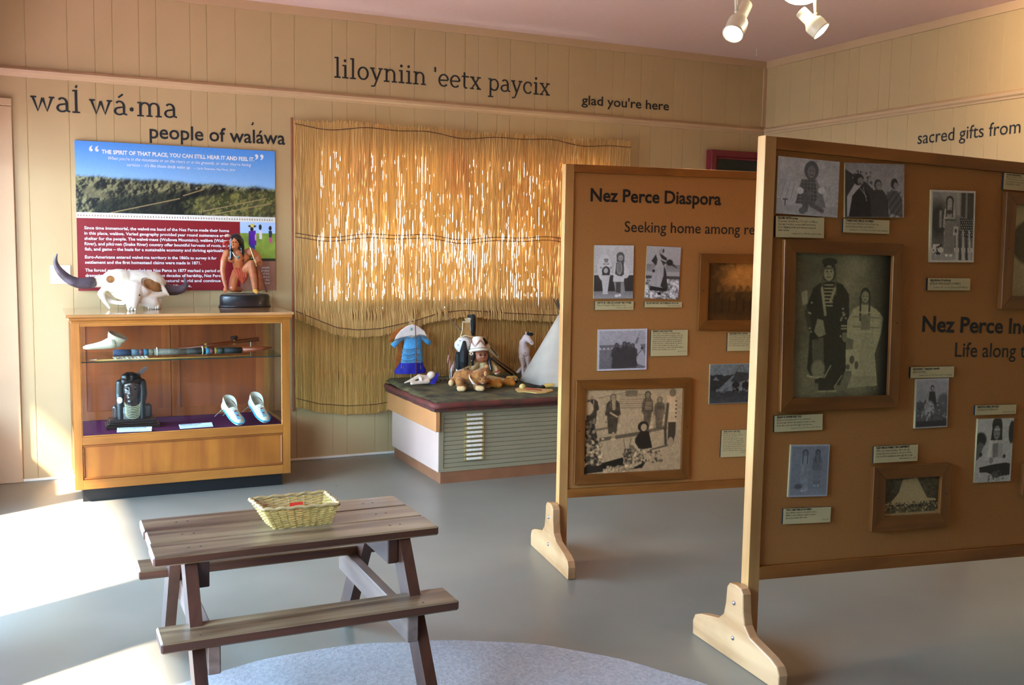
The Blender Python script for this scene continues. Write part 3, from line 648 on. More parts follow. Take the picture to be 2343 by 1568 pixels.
# things in the case
def mocc(name, label, M, beaded=True, k=1.0, tall=False, group=None):
    """soft low shoe: toe at +y, heel at 0, local metres"""
    t = thing(name, label, 'moccasin', M.translation, group)
    HIDE = mat('pale_buckskin', 'D8CDBD', rough=.8, var=.08, scale=40, bump=.1); LIN = mat('shoe_lining', '5A5348', rough=.9)
    rows = [(0, .020, .030), (.02, .034, .058), (.06, .036, .062), (.10, .036, .052), (.13, .039, .036), (.165, .040, .028), (.195, .032, .022), (.215, .016, .014)]
    o = MB(); n = 16; vs = []; fs = []
    for y, w, h in rows:
        for a in range(n):
            th = 2 * PI * a / n; c = math.cos(th); s_ = math.sin(th)
            vs.append(M @ (Vector((w * c * (1 if s_ > 0 else .92), y, (h if s_ > 0 else .010) * s_ + .010)) * k))
    for i in range(len(rows) - 1):
        for a in range(n):
            if i in (1, 2) and 2 <= a <= 5: continue
            fs.append((i * n + a, i * n + (a + 1) % n, (i + 1) * n + (a + 1) % n, (i + 1) * n + a))
    fs += [tuple(range(n))[::-1], tuple((len(rows) - 1) * n + a for a in range(n))]
    o.add(vs, fs); ob = o.build('upper', HIDE, t, True); bake(ob, [('SOLIDIFY', dict(thickness=.0022 * k, offset=-1)), ('SUBSURF', dict(levels=2))])
    ob.data.polygons.foreach_set('use_smooth', [True] * len(ob.data.polygons))
    cf = MB(); hh = .085 if tall else .066                         # turned-down cuff round the opening
    ring = [(-.036, .045), (-.037, .075), (-.026, .104), (-.012, .118), (.012, .118), (.026, .104), (.037, .075), (.036, .045), (.030, .015), (0, -.002), (-.030, .015)]
    lo = [M @ (Vector((x * 1.04, y, .036 + .012 * (y < .05))) * k) for x, y in ring]; hi = [M @ (Vector((x * .98, y * 1.0 - .004, hh + .014 * (y < .05) - .018 * (y > .1))) * k) for x, y in ring]
    m = len(ring); cf.add(lo + hi, [(i, (i + 1) % m, m + (i + 1) % m, m + i) for i in range(m)])
    c_ = cf.build('cuff', HIDE, t, True); bake(c_, [('SOLIDIFY', dict(thickness=.003 * k, offset=0)), ('SUBSURF', dict(levels=2))]); c_.data.polygons.foreach_set('use_smooth', [True] * len(c_.data.polygons))
    if beaded:
        B1 = mat('turquoise_beads', '3FA3CC', rough=.35, var=.25, scale=300); B2 = mat('red_beads', 'A8322A', rough=.35)
        b = MB(); pts = []
        for i in range(2, len(rows)):
            y, w, h = rows[i]; pts.append((w * 1.03, y))
        loop = [(-x, y) for x, y in pts] + [(x, y) for x, y in pts[::-1]]
        b.tube([M @ (Vector((x, y + .002, .018)) * k) for x, y in loop], .0042 * k, 6)
        for i in range(7): y = .118 + i * .011; b.box((-.010, y, .046 - (y - .118) * .22), (.010, y + .008, .050 - (y - .118) * .22), M=M @ Matrix.Scale(k, 4))
        b.build('beadwork', B1, t)
        for i in (1, 4): y = .118 + i * .011; MB().box((-.005, y, .049 - (y - .118) * .22), (.005, y + .008, .0535 - (y - .118) * .22), M=M @ Matrix.Scale(k, 4)).build('red_bead_diamond', B2, t)
        b = MB(); b.tube([M @ (Vector(q) * k) for q in ((-.020, .112, .056), (0, .120, .052), (.020, .112, .056))], .003 * k, 6); b.ell(M @ (Vector((0, .122, .054)) * k), .007 * k, 8, 6)
        for sg in (-1, 1): b.tube([M @ (Vector(q) * k) for q in ((0, .122, .055), (.012 * sg, .128, .060), (.022 * sg, .124, .052), (.004 * sg, .124, .053))], .0022 * k, 6)
        b.build('lace', HIDE, t)
        b = MB()
        for sg in (-1, 1): b.tube([M @ (Vector(q) * k) for q in ((.022 * sg, .03, .008), (.026 * sg, .01, -.03), (.026 * sg, -.035, -.092))], .0016, 6)
        b.tube([M @ (Vector((x, .01, -.03)) * k) for x in (-.026, .026)], .0016, 6); b.build('wire_stand', mat('clear_acrylic', 'B8B4B0', rough=.2), t)
    return t
def frame_M(p, yaw, pitch, roll=0): return Matrix.Translation(p) @ Matrix.Rotation(math.radians(yaw), 4, 'Z') @ Matrix.Rotation(math.radians(pitch), 4, 'X') @ Matrix.Rotation(math.radians(roll), 4, 'Y')
q = aty(517, 925, -.50); mocc('moccasin', 'beaded white moccasin on a wire stand, nearer the middle of the case', frame_M((q.x - .004, -.455, .476), 197, -25), k=1.05)
q = aty(575, 920, -.42); mocc('moccasin', 'beaded white moccasin on a wire stand, in the right corner of the case', frame_M((q.x - .002, -.425, .484), 194, -27), k=1.05)
# tall plain boot on the shelf
q0 = aty(188, 801, -.42)
t = thing('child_moccasin', 'plain undecorated buckskin moccasin lying on the glass shelf, opening up', 'moccasin', (q0.x + .12, -.42, .803))
HB = mat('plain_buckskin', 'CDBBA6', rough=.85, var=.1, scale=30, bump=.15)
S = lambda px, py, y=-.42: aty(px, py, y)
mb = MB(); prof = [((190, 796), .006, .020), ((198, 795), .014, .034), ((215, 793), .018, .040), ((235, 790), .025, .040), ((252, 785), .034, .040), ((262, 782), .040, .042)]
mb.tube([S(*a) for a, _, _ in prof], [b for _, b, _ in prof], 16, flat=1.25, upv=(0, 0, 1)); ob = mb.build('foot', HB, t, True)
mb = MB(); c0 = S(262, 784); c1 = S(281, 770); ax = Vector((.30, -.46, .83)).normalized(); pts = [c0 + Vector((.002, .0, -.006)), c0 + Vector((.006, 0, .010)), c0 + Vector((.012, -.004, .026)), c0 + Vector((.020, -.008, .044))]
mb.tube(pts, [.036, .044, .052, .058], 20, cap=False, flat=.85, upv=(1, 0, 0)); ob = mb.build('ankle_cuff', HB, t, True); bake(ob, [('SOLIDIFY', dict(thickness=.003, offset=-1))]); ob.data.polygons.foreach_set('use_smooth', [True] * len(ob.data.polygons))
mb = MB(); mb.ell(c0 + Vector((.004, 0, -.004)), (.040, .036, .030), 14, 10); mb.build('heel', HB, t, True)
mb = MB(); mb.tube([c0 - ax * .012 + Vector((math.cos(a) * .0, math.sin(a) * .037, 0)) + ax.orthogonal().normalized() * math.cos(a) * .037 for a in np.linspace(0, 2 * PI, 24)], .0012, 5); mb.build('seam', mat('brown_thread', '6A4A38'), t)
# long beaded bag on the shelf front
def stick(pts, rs, ms, name, label, cat, bands=None, n=10, flat=1.0):
    t = thing(name, label, cat, pts[0]); return t
y = -.60; L_ = lambda px, py: aty(px, py, y)
t = thing('beaded_club', 'long object wrapped in dark cloth with coloured bead bands, along the front of the shelf', 'artifact', L_(259, 804))
segs = [(259, 300, '23304C'), (300, 318, '4A5C6C'), (318, 328, '5A3040'), (328, 340, '2F5C74'), (340, 352, '6A5A44'), (352, 425, '6B6258'), (425, 470, '2A2622'), (470, 479, '2E6C84'), (479, 490, '5A1E22'), (490, 496, '7C6A20'), (496, 512, '1E2A26'), (512, 553, '16161A')]
for i, (a, b, c) in enumerate(segs):
    pa, pb = L_(a, 808 - (a - 259) * .022), L_(b, 808 - (b - 259) * .022)
    m_ = MB(); m_.tube([pa, pa.lerp(pb, .5), pb], [.0185, .019, .0185], 14, flat=1.2); m_.build('bead_band' if b - a < 20 else 'wrapping', mat('wrap_' + c, c, rough=.7, var=.3, scale=120), t, True)
pa, pb, pc = L_(553, 801), L_(600, 798), L_(622, 795); m_ = MB(); m_.tube([pa, pb, pc], [.018, .013, .004], 12); m_.build('wooden_tip', wood('red_stick', '8E3B18', '6E2A10', 'x', rough=.4), t, True)
for px in (359, 463):
    m_ = MB(); c_ = L_(px, 806.5 - (px - 259) * .022); m_.tube([c_ + Vector((0, math.cos(a) * .022, math.sin(a) * .022)) for a in np.linspace(0, 2 * PI, 20)], .003, 6); m_.build('bone_ring', mat('bone', 'DED2AE', rough=.5), t, True)
t = thing('arrow', 'slim feathered arrow with a pale stone point in front of the beaded club', 'arrow', aty(258, 822, -.655))
y = -.655; a_, b_ = aty(215, 818, y), aty(572, 806, y); a_.z = b_.z = .8065
m_ = MB(); m_.tube([a_, b_], .0030, 8); m_.build('shaft', mat('arrow_cane', 'B98D45', rough=.5), t, True)
m_ = MB()
for i in range(9):
    px = 262 + i * 9; c_ = aty(px, 818, y); c_.z = .808
    for sg in (1, -1): m_.add([c_, c_ + Vector((.016, 0, 0)), c_ + Vector((.004, -.004, .016 * sg if sg > 0 else -.004)), c_ + Vector((-.012, -.004, .015 * sg if sg > 0 else -.004))], [(0, 1, 2, 3)])
ob = m_.build('fletching', mat('barred_feather', 'C8C2B4', col2='3A332C', rough=.8, scale=60, var=.2), t); bake(ob, [('SOLIDIFY', dict(thickness=.0012))])
m_ = MB(); c_ = aty(215, 818, y); c_.z = .808; m_.add([c_ + Vector(v) for v in ((0, -.012, .002), (-.028, 0, 0), (0, .012, .002), (.014, 0, .006), (.014, 0, -.002))], [(0, 1, 3), (1, 2, 3), (0, 4, 1), (1, 4, 2), (0, 3, 4), (2, 4, 3)]); m_.build('point', mat('pale_stone', 'E0DCD8', rough=.3), t)
t = thing('wooden_flute', 'reddish wooden flute with dark carved block standing at the back of the shelf', 'flute', aty(420, 792, -.25))
y = -.25; a_, b_ = aty(400, 800, y), aty(592, 776, y); m_ = MB(); m_.tube([a_, b_], [.009, .013], 12); m_.build('pipe', wood('flute_wood', '8A3A1C', '6C2812', 'x', rough=.3), t, True)
c_ = a_.lerp(b_, .70); m_ = MB(); m_.box(c_ + Vector((-.02, -.008, .008)), c_ + Vector((.02, .008, .020)), bev=.002); m_.ell(c_ + Vector((-.012, 0, .028)), (.013, .008, .010)); m_.ell(c_ + Vector((.010, 0, .030)), (.014, .008, .012)); m_.build('carved_block', mat('dark_carving', '3A1210', rough=.4), t, True)
for f in (.36, .70):
    m_ = MB(); c_ = a_.lerp(b_, f); m_.tube([c_ + Vector((0, 0, -.014)), c_ + Vector((0, 0, .014))], .010, 8); m_.build('tie', mat('yellow_tie', 'C9A24A', rough=.7), t, True)
# stand legs under the flute
m_ = MB()
for f in (.10, .9):
    c_ = a_.lerp(b_, f); m_.tube([c_ + Vector((0, 0, -.008)), Vector((c_.x, c_.y, .8025))], .003, 6)
m_.build('support_peg', mat('clear_acrylic', 'B8B4B0'), t)
# caption cards on the deck
def card_text(mb, F, w, h, lines, head=True, size=None, last_right=True, bold_head=.0004):
    n = len(lines); lh = h * .86 / max(n, 1); s = size or min(lh * .95, .016)
    for i, tx in enumerate(lines):
        if not tx: continue
        last = last_right and i == n - 1 and n > 1
        vs, _ = text_mesh(tx, s)
        wt = (max(v[0] for v in vs) - min(v[0] for v in vs)) if vs else 0
        ww = min(w * .90, wt * (1.0 if not last else .72))
        put_text(mb, tx, F, w * .05 if not last else w * .96, h - lh * (i + .86), s * (1 if not last else .75), ww, bold=bold_head if (i == 0 and head) else 0, align='r' if last else 'l', res=1)
for px, wpx, lab in ((267, 80, 'small white caption card on the plum deck in front of the bust'), (412, 76, 'small white caption card on the plum deck between bust and moccasins')):
    a_ = atz(px, 990 if px < 300 else 982, .376); b_ = atz(px + wpx, 987 if px < 300 else 976.5, .376)
    t = thing('caption_card', lab, 'card', a_); d = (b_ - a_); w = d.length; d.normalize(); nrm = Vector((-d.y, d.x, 0)) * .9 + Vector((0, 0, .42)); nrm.normalize()
    m_ = MB(); hh = .045
    o2 = a_ + Vector((0, 0, .001)); m_.prism([(0, 0), (w, 0), (w, hh), (0, hh)], lambda u, v, s: o2 + d * u + nrm * v + d.cross(nrm) * (-.001 if s else 0)); m_.build('card', mat('white_card', 'D9DCE8', rough=.5, var=.02), t)
    m_ = MB(); nn = d.cross(nrm); nn = nn if nn.z > 0 or nn.y < 0 else -nn
    card_text(m_, lambda u, v: o2 + d * u + nrm * v + nn * .0012, w, hh, ['Bronze bust of a Nez Perce leader' if px < 300 else 'Beaded buckskin moccasins', 'on loan to the center', 'please do not touch'], size=.011); m_.build('lettering', INK, t)

# ------------------------------------------------------------------ bust
BZ = mat('dark_bronze', '3A2622', rough=.32, var=.35, scale=20, bump=.15, coat=.3, spec=.7)
YB = -.405
B = lambda cx, cy, y=YB: aty(160 + cx / 5.808, 730 + cy / 5.808, y)
bc = B(800, 1400); bz = .375
bust = thing('bust_sculpture', 'dark bronze bust with long braids, shell earring and bead necklace on stepped base', 'sculpture', (bc.x, YB, bz))
x0, x1 = B(470, 1450).x, B(1180, 1450).x
mb = MB(); mb.box((x0, YB - .085, bz), (x1, YB + .085, bz + .022), bev=.003); mb.box((x0 + .010, YB - .075, bz + .022), (x1 - .010, YB + .075, bz + .034), bev=.004); mb.box((x0 + .018, YB - .066, bz + .034), (x1 - .018, YB + .066, bz + .052), bev=.005)
mb.build('stepped_base', mat('base_wood', '2A1A14', rough=.3, coat=.4), bust)
zb = bz + .052; k = (B(600, 1290).x - B(500, 1290).x) / 100
P = lambda cx, cy, y=0: Vector((B(cx, 0).x, YB + y, zb + (1290 - cy) * k))
mb = MB()
mb.tube([P(800, 1300), P(800, 1200), P(800, 1110)], [.092, .088, .070], 18, flat=.55, upv=(1, 0, 0))                       # shoulders, squared off
mb.box(P(535, 1295, .035), P(1065, 1090, -.030), bev=.012)
chain(mb, [P(800, 1120), P(800, 1020)], [.046, .040])
mb.ell(P(800, 880, .010), (.052, .062, .074), 18, 14); mb.ell(P(800, 800, .018), (.054, .062, .052), 18, 12); mb.ell(P(795, 960, -.030), (.032, .030, .032))
mb.ell(P(765, 940, -.056), (.010, .016, .012)); chain(mb, [P(768, 850, -.050), P(768, 915, -.066)], [.008, .011])            # nose
mb.ell(P(770, 985, -.050), (.018, .010, .006)); mb.ell(P(770, 1005, -.047), (.015, .010, .006)); mb.ell(P(775, 1040, -.040), (.020, .018, .014))
for s_, x in ((-1, 738), (1, 842)): mb.ell(P(x, 912, -.030), (.017, .018, .016)); chain(mb, [P(x - 22, 832, -.040), P(x + 18, 828, -.046)], [.006, .006])
blob(mb, 'head_and_shoulders', BZ, bust, vox=.0035, sm=3)
mb = MB()
for x in (742, 832): mb.ell(P(x, 862, -.045), (.009, .006, .005), 10, 6)
mb.build('eyes', mat('bronze_eye', '120C0C', rough=.2), bust, True)
mb = MB()
mb.ell(P(800, 760, .022), (.062, .066, .050), 18, 12); mb.ell(P(725, 690, -.030), (.030, .034, .026)); mb.ell(P(800, 680, -.020), (.040, .036, .024))
for i in range(5): chain(mb, [P(690 + i * 28, 760 - i * 6, -.048), P(700 + i * 25, 670, -.036), P(740 + i * 20, 640, -.005)], [.007, .009, .008], 8)
for x, xb in ((650, 635), (940, 935)): chain(mb, [P(x, 790, .010), P(x - 5 if x < 800 else x + 10, 950, .005), P(xb, 1080, -.020), P(xb, 1280, -.035)], [.026, .026, .019, .017])
blob(mb, 'hair_and_braids', mat('bronze_hair', '1B1315', rough=.38, var=.4, scale=40, bump=.3), bust, vox=.0035, sm=2)
mb = MB(); mb.ell(P(633, 1015, -.040), (.016, .006, .020), 14, 8); mb.build('shell_earring', mat('shell', 'EFE9E4', rough=.3), bust, True)
mb = MB()
for i in range(8):
    z = 1085 + i * 24; w = 105 - i * 1.5; n = 14
    mb.tube([P(800 + w * math.cos(PI + PI * j / n), z - 40 + 62 * math.sin(PI * j / n), -.050 - .028 * math.sin(PI * j / n)) for j in range(n + 1)], .0021, 6)
mb.build('bead_necklace', mat('bone_beads', 'B4AB84', rough=.45, var=.25, scale=120), bust, True)
mb = MB(); fp = [P(870, 660, .03), P(920, 700, .03), P(1010, 620, .03), P(1035, 560, .03), P(975, 570, .03)]
mb.add(fp, [(0, 1, 2, 3, 4)]); ob = mb.build('hair_feather', mat('feather_bronze', '8A6A66', col2='4A3636', rough=.6), bust); bake(ob, [('SOLIDIFY', dict(thickness=.003))])

# ------------------------------------------------------------------ skull on the case
BONE = mat('bleached_bone', 'F1E9DC', rough=.65, col2='DCCBB0', scale=9, bump=.5, detail=8)
YS = -.27
K = lambda cx, cy, dy=0.: aty(100 + cx / 6.694, 560 + cy / 6.694, YS + dy)
sk = thing('bison_skull', 'bleached bison skull with dark curved horns on top of the display case', 'skull', K(1350, 1010))
sk.location.z = 1.070
mb = MB()
mb.ell(K(1330, 540, .02), (.150, .085, .060), 22, 14); mb.ell(K(1150, 520, .0), (.095, .080, .058), 18, 12); mb.ell(K(1580, 560, .04), (.105, .080, .062), 18, 12)
mb.ell(K(1330, 700, -.04), (.120, .080, .065), 20, 12)
chain(mb, [K(1000, 540, .02), K(880, 560, .03), K(790, 575, .03)], [.040, .036, .032]); chain(mb, [K(1700, 520, .08), K(1780, 600, .10)], [.045, .040])
mb.tube([K(1340, 700, -.06), K(1350, 820, -.11), K(1355, 920, -.13), K(1350, 990, -.14)], [.080, .052, .034, .028], 16)
chain(mb, [K(1100, 640, -.02), K(930, 670, -.02), K(880, 750, -.01)], [.030, .020, .022], 10); chain(mb, [K(880, 750, -.01), K(930, 860, -.02), K(1010, 970, -.03)], [.020, .014, .008], 8)
chain(mb, [K(900, 790, .03), K(1020, 860, .04), K(1120, 890, .03), K(1230, 900, -.04)], [.022, .018, .014, .012], 8)
chain(mb, [K(1500, 760, -.04), K(1680, 780, -.02), K(1880, 755, .0), K(1905, 770, .0)], [.040, .028, .012, .009], 10)
chain(mb, [K(1740, 560, .02), K(1850, 700, .0), K(1880, 750, .0)], [.022, .014, .012], 8)
chain(mb, [K(1480, 820, -.04), K(1660, 880, -.03), K(1720, 940, -.02)], [.040, .040, .028], 10); chain(mb, [K(1600, 860, .0), K(1740, 860, .02), K(1760, 940, .02)], [.03, .03, .02], 8)
cut = MB(); cut.ell(K(1640, 610, -.075), (.062, .060, .042), 20, 14, R=Matrix.Rotation(math.radians(38), 3, 'Y')); cut.ell(K(1030, 535, -.075), (.030, .050, .027), 16, 12); cut.ell(K(1475, 775, -.135), (.007, .06, .006), 10, 8); cut.ell(K(1080, 770, -.055), (.034, .04, .020), 12, 8); cut.ell(K(1350, 1000, -.19), (.012, .05, .02), 12, 8)
settle(blob(mb, 'cranium', BONE, sk, vox=.0045, sm=4, cut=cut), 1.0697)
mb = MB(); mb.ell(K(1640, 615, -.012), (.066, .028, .045), 18, 12, R=Matrix.Rotation(math.radians(38), 3, 'Y')); mb.build('eye_socket', mat('socket_brown', '8E5A2A', rough=.8, var=.3, scale=30), sk, True); mb = MB(); mb.ell(K(1030, 535, -.030), (.030, .02, .027), 14, 10); mb.build('eye_socket', mat('socket_brown', '8E5A2A', rough=.8, var=.3, scale=30), sk, True)
mb = MB()
for i in range(5): a_ = K(1610 + i * 34, 935 + (i % 2) * 6, -.045); mb.tube([a_, a_ + Vector((.001, -.002, -.020))], [.0085, .006], 7)
for i in range(3): a_ = K(1300 + i * 50, 975, -.150); mb.tube([a_, a_ + Vector((.0, -.002, -.014))], [.009, .006], 7)
settle(mb.build('teeth', mat('old_teeth', 'E2D6C2', rough=.5), sk, True), 1.0696)
HORN = mat('dark_horn', '34292A', col2='5E5560', rough=.35, scale=14, stretch=(1, 1, 1), bump=.3, detail=6)
mb = MB(); pts = [(800, 560, 'r', .036), (700, 590, 0, .036), (560, 600, 0, .033), (420, 560, 0, .030), (300, 470, 0, .025), (215, 370, 0, .020), (175, 280, 0, .014), (185, 190, 0, .008), (210, 130, 0, .002)]
mb.tube([K(a, b, .02 - i * .012) for i, (a, b, _, _) in enumerate(pts)], [r for *_, r in pts], 18); h1 = mb.build('horn', HORN, sk, True); bake(h1, [('SUBSURF', dict(levels=1))])
mb = MB(); pts = [(1790, 640, .040), (1900, 690, .036), (2030, 710, .032), (2130, 680, .026), (2180, 620, .019), (2180, 560, .011), (2145, 492, .002)]
mb.tube([K(a, b, .10 + i * .006) for i, (a, b, _) in enumerate(pts)], [r for *_, r in pts], 18); h1 = mb.build('horn', HORN, sk, True); bake(h1, [('SUBSURF', dict(levels=1))])
# ------------------------------------------------------------------ kneeling figurine
YG = -.165
G = lambda cx, cy, dy=0.: aty(500 + cx / 8.25, 520 + cy / 8.25, YG + dy)
st_ = thing('kneeling_figurine', 'painted figurine of a kneeling long-haired man with staff on a black oval base', 'sculpture', (G(500, 1450).x, YG, 1.07))
bx = G(500, 1490); rx = (G(1000, 1490).x - G(10, 1490).x) / 2
HB_ = G(500, 1262).z - 1.0695 - .004
mb = MB(); mb.lathe([(rx, 0), (rx, .010), (rx * .96, .014), (rx * .95, HB_ - .012), (rx * .92, HB_ - .002), (rx * .90, HB_)], (bx.x, YG, 1.0695), 36, sy=.45); mb.build('oval_base', mat('black_base', '100E0F', rough=.35, coat=.3), st_, True)
g0 = G(500, 1265).z
mb = MB(); mb.lathe([(rx * .9, 0), (rx * .88, .005), (rx * .5, .010), (0, .011)], (bx.x, YG, 1.0695 + HB_ - .001), 30, sy=.44); mb.build('ground_patch', mat('base_earth', '5E5246', rough=.9, var=.3, scale=50, bump=.4), st_, True)
SK = mat('painted_skin', 'B5683C', rough=.42, var=.10, scale=20, coat=.15)
mb = MB()
chain(mb, [G(400, 830), G(370, 700, -.02), G(370, 580, -.04), G(360, 500, -.045)], [.034, .033, .042, .030]); mb.ell(G(250, 590, -.045), (.032, .026, .028)); mb.ell(G(480, 580, -.035), (.036, .028, .032))
chain(mb, [G(340, 500, -.045), G(320, 420, -.055)], [.020, .018]); mb.ell(G(300, 300, -.065), (.032, .034, .044), 16, 12); mb.ell(G(290, 375, -.075), (.020, .022, .018)); mb.ell(G(262, 335, -.098), (.007, .010, .008))
mb.ell(G(275, 390, -.094), (.012, .006, .004)); mb.ell(G(300, 285, -.092), (.026, .010, .006))
chain(mb, [G(160, 490, -.04), G(95, 640, -.05), G(75, 820, -.06)], [.024, .020, .0165]); chain(mb, [G(75, 820, -.06), G(100, 1000, -.07), G(135, 1140, -.08)], [.0165, .013, .0095]); mb.ell(G(130, 1175, -.082), (.014, .012, .012))
for i in range(4): chain(mb, [G(110 + i * 16, 1185, -.085), G(98 + i * 18, 1215, -.094), G(92 + i * 18, 1232, -.096)], [.0048, .0042, .0034], 7)
chain(mb, [G(150, 1165, -.08), G(172, 1195, -.088)], [.005, .004], 7)
chain(mb, [G(600, 470, -.02), G(720, 540, -.01), G(775, 680, -.02)], [.030, .025, .020]); chain(mb, [G(775, 680, -.02), G(740, 720, -.06), G(690, 660, -.085)], [.019, .015, .012]); mb.ell(G(690, 640, -.09), (.014, .013, .014))
for i in range(4): chain(mb, [G(672 + i * 4, 615 + i * 18, -.098), G(700 + i * 4, 608 + i * 18, -.108), G(722, 622 + i * 18, -.100)], [.0048, .0045, .004], 7)
mb.ell(G(560, 500, .0), (.036, .028, .032)); 
chain(mb, [G(340, 860, -.01), G(290, 1000, -.04), G(260, 1150, -.06)], [.030, .028, .024]); chain(mb, [G(260, 1160, -.05), G(400, 1180, .03)], [.022, .018])
blob(mb, 'body', SK, st_, vox=.0028, sm=3)
mb = MB(); chain(mb, [G(470, 850, -.01), G(560, 770, -.06), G(620, 700, -.09)], [.032, .032, .028]); chain(mb, [G(620, 700, -.09), G(650, 880, -.085), G(680, 1040, -.08), G(690, 1150, -.08)], [.028, .024, .022, .019]); chain(mb, [G(700, 760, -.04), G(760, 950, -.04), G(770, 1150, -.05)], [.024, .024, .02])
blob(mb, 'leggings', mat('hide_leggings', 'A25C34', rough=.6, var=.2, scale=30), st_, vox=.003, sm=3)
mb = MB(); chain(mb, [G(690, 1195, -.085), G(720, 1225, -.11)], [.016, .013]); blob(mb, 'moccasin', mat('yellow_hide', 'C88A34', rough=.6), st_, vox=.0025, sm=2)
mb = MB()
for i in range(5): chain(mb, [G(330 + i * 45, 800 - i * 8, -.035), G(370 + i * 36, 930, -.05), G(410 + i * 24, 1050 - abs(i - 2) * 30, -.045)], [.014, .015, .009], 8)
blob(mb, 'loincloth', mat('red_cloth', 'A8401E', rough=.7, var=.2, scale=30), st_, vox=.003, sm=1)
mb = MB(); mb.ell(G(335, 240, -.055), (.038, .040, .042), 16, 12); chain(mb, [G(410, 250, -.045), G(440, 400, -.045), G(445, 620, -.06)], [.022, .018, .012]); chain(mb, [G(240, 440, -.075), G(235, 600, -.08)], [.013, .010]); chain(mb, [G(250, 210, -.08), G(230, 420, -.08)], [.010, .010])
mb.ell(G(400, 330, -.035), (.022, .030, .040)); blob(mb, 'long_hair', mat('black_hair', '0E0C0E', rough=.3, coat=.3), st_, vox=.003, sm=2)
mb = MB(); mb.ell(G(275, 285, -.101), (.0055, .003, .0035), 8, 6); mb.ell(G(325, 285, -.099), (.0055, .003, .0035), 8, 6); mb.ell(G(280, 398, -.101), (.009, .003, .0022), 8, 6); mb.build('eyes_and_mouth', mat('face_paint_dark', '2A100C', rough=.4), st_, True)
mb = MB(); mb.tube([G(240, 165, -.06), G(170, 155, -.07), G(110, 170, -.08)], [.006, .010, .003], 8, flat=.3); mb.build('feather', mat('white_feather', 'E2C8B4', rough=.7), st_, True)
mb = MB(); mb.ell(G(90, 180, -.082), (.010, .004, .006)); mb.tube([G(200, 260, -.07), G(110, 290, -.07), G(75, 340, -.07)], [.004, .009, .002], 8, flat=.4); mb.tube([G(190, 300, -.07), G(140, 360, -.07), G(150, 400, -.07)], [.004, .008, .002], 8, flat=.4); mb.build('red_feather_tips', mat('red_feather', 'A82A1C', rough=.6), st_, True)
mb = MB(); mb.ell(G(370, 565, -.086), (.0095, .004, .010)); mb.build('turquoise_pendant', mat('turquoise', '4E8A80', rough=.3), st_, True)
mb = MB(); mb.tube([G(260, 470, -.085), G(300, 540, -.092), G(350, 570, -.090), G(400, 540, -.086)], .003, 6); mb.build('neck_cord', mat('bone', 'DED2AE'), st_, True)
mb = MB(); mb.tube([G(600, 370, -.10), G(690, 640, -.105), G(800, 860, -.08), G(910, 1225, -.06)], .0045, 8); mb.build('staff', mat('staff_wood', '7A3820', rough=.6), st_, True)
mb = MB(); mb.tube([G(595, 385, -.106), G(650, 540, -.108), G(720, 740, -.104)], .0032, 6); mb.build('staff_binding', mat('pale_binding', 'D8C08A', rough=.6), st_, True)
# ------------------------------------------------------------------ reed mats over the window
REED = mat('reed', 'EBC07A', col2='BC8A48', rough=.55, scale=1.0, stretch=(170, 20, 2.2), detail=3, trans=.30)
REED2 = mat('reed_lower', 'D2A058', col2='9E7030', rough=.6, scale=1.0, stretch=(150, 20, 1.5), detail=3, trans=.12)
CORD = mat('dark_cord', '4A2A18', rough=.8)
def interp(x, pts):
    return float(np.interp(x, [p[0] for p in pts], [p[1] for p in pts]))
def dens(x, z):
    c = math.exp(-((z - 1.47) / .13) ** 2) * (1 if x < 3.2 else .4) + .5 * math.exp(-((z - 1.15) / .12) ** 2) + .35 * math.exp(-(((x - 2.28) / .25) ** 2 + ((z - 1.75) / .2) ** 2))
    return 1.15 - .20 * min(1, c) + .05 * noise.noise(Vector((x * 3, z * 4, 0)))
def reed_mat(label, x0, x1, top, bot, yf, strings, m, seed, pitch=.0080, rr=.0046, gap=1.0):
    t = thing('reed_mat', label, 'reed mat', ((x0 + x1) / 2, yf((x0 + x1) / 2), bot(x1) ))
    r = random.Random(seed); mb = MB(); x = x0; n = 6
    while x < x1:
        z0 = bot(x) - r.uniform(0, .012); z1 = top(x) + r.uniform(-.012, .014); N = 30; dx = r.uniform(-.0012, .0012); ph = r.uniform(0, 6); pts = []; rs = []
        R0 = rr * r.uniform(.86, 1.14)
        for i in range(N):
            z = z0 + (z1 - z0) * i / (N - 1)
            pts.append((x + dx * math.sin(ph + i * .6) + r.uniform(-.0012, .0012) * gap, yf(x, z) + r.uniform(-.003, .003), z)); rs.append(R0 * r.uniform(.78, 1.14) * dens(x, z))
        mb.tube(pts, rs, n); x += pitch * r.uniform(.86, 1.14) + (r.random() < .03) * .0015
    mb.build('reeds', m, t)
    for zf in strings:
        s = MB(); pts = []; k = int((x1 - x0) / .02)
        for i in range(k + 1):
            X = x0 + (x1 - x0) * i / k; z = zf(X); pts.append((X, yf(X, z) - .0075 - .0012 * math.sin(i * 2.4), z))
        s.tube(pts, .0024, 5); s.build('cord', CORD, t)
    return t
X0, X1 = 1.586, 4.183
bow = lambda X: .010 * math.sin(X * 5.2) + .008 * math.sin(X * 11.3)
topz = lambda X: 2.296 - .006 * math.sin(X * 9) - .004 * math.cos(X * 4)
BOT = [(1.586, .985), (1.68, .945), (1.86, .87), (2.0, .852), (2.17, .858), (2.42, .905), (2.59, .955), (2.8, .975), (3.1, .955), (3.53, .930), (4.2, .935)]
b1 = lambda X: interp(X, BOT)
def sag(X, z0): return z0 + .012 * math.sin(X * 6.1) + .008 * math.sin(X * 13)
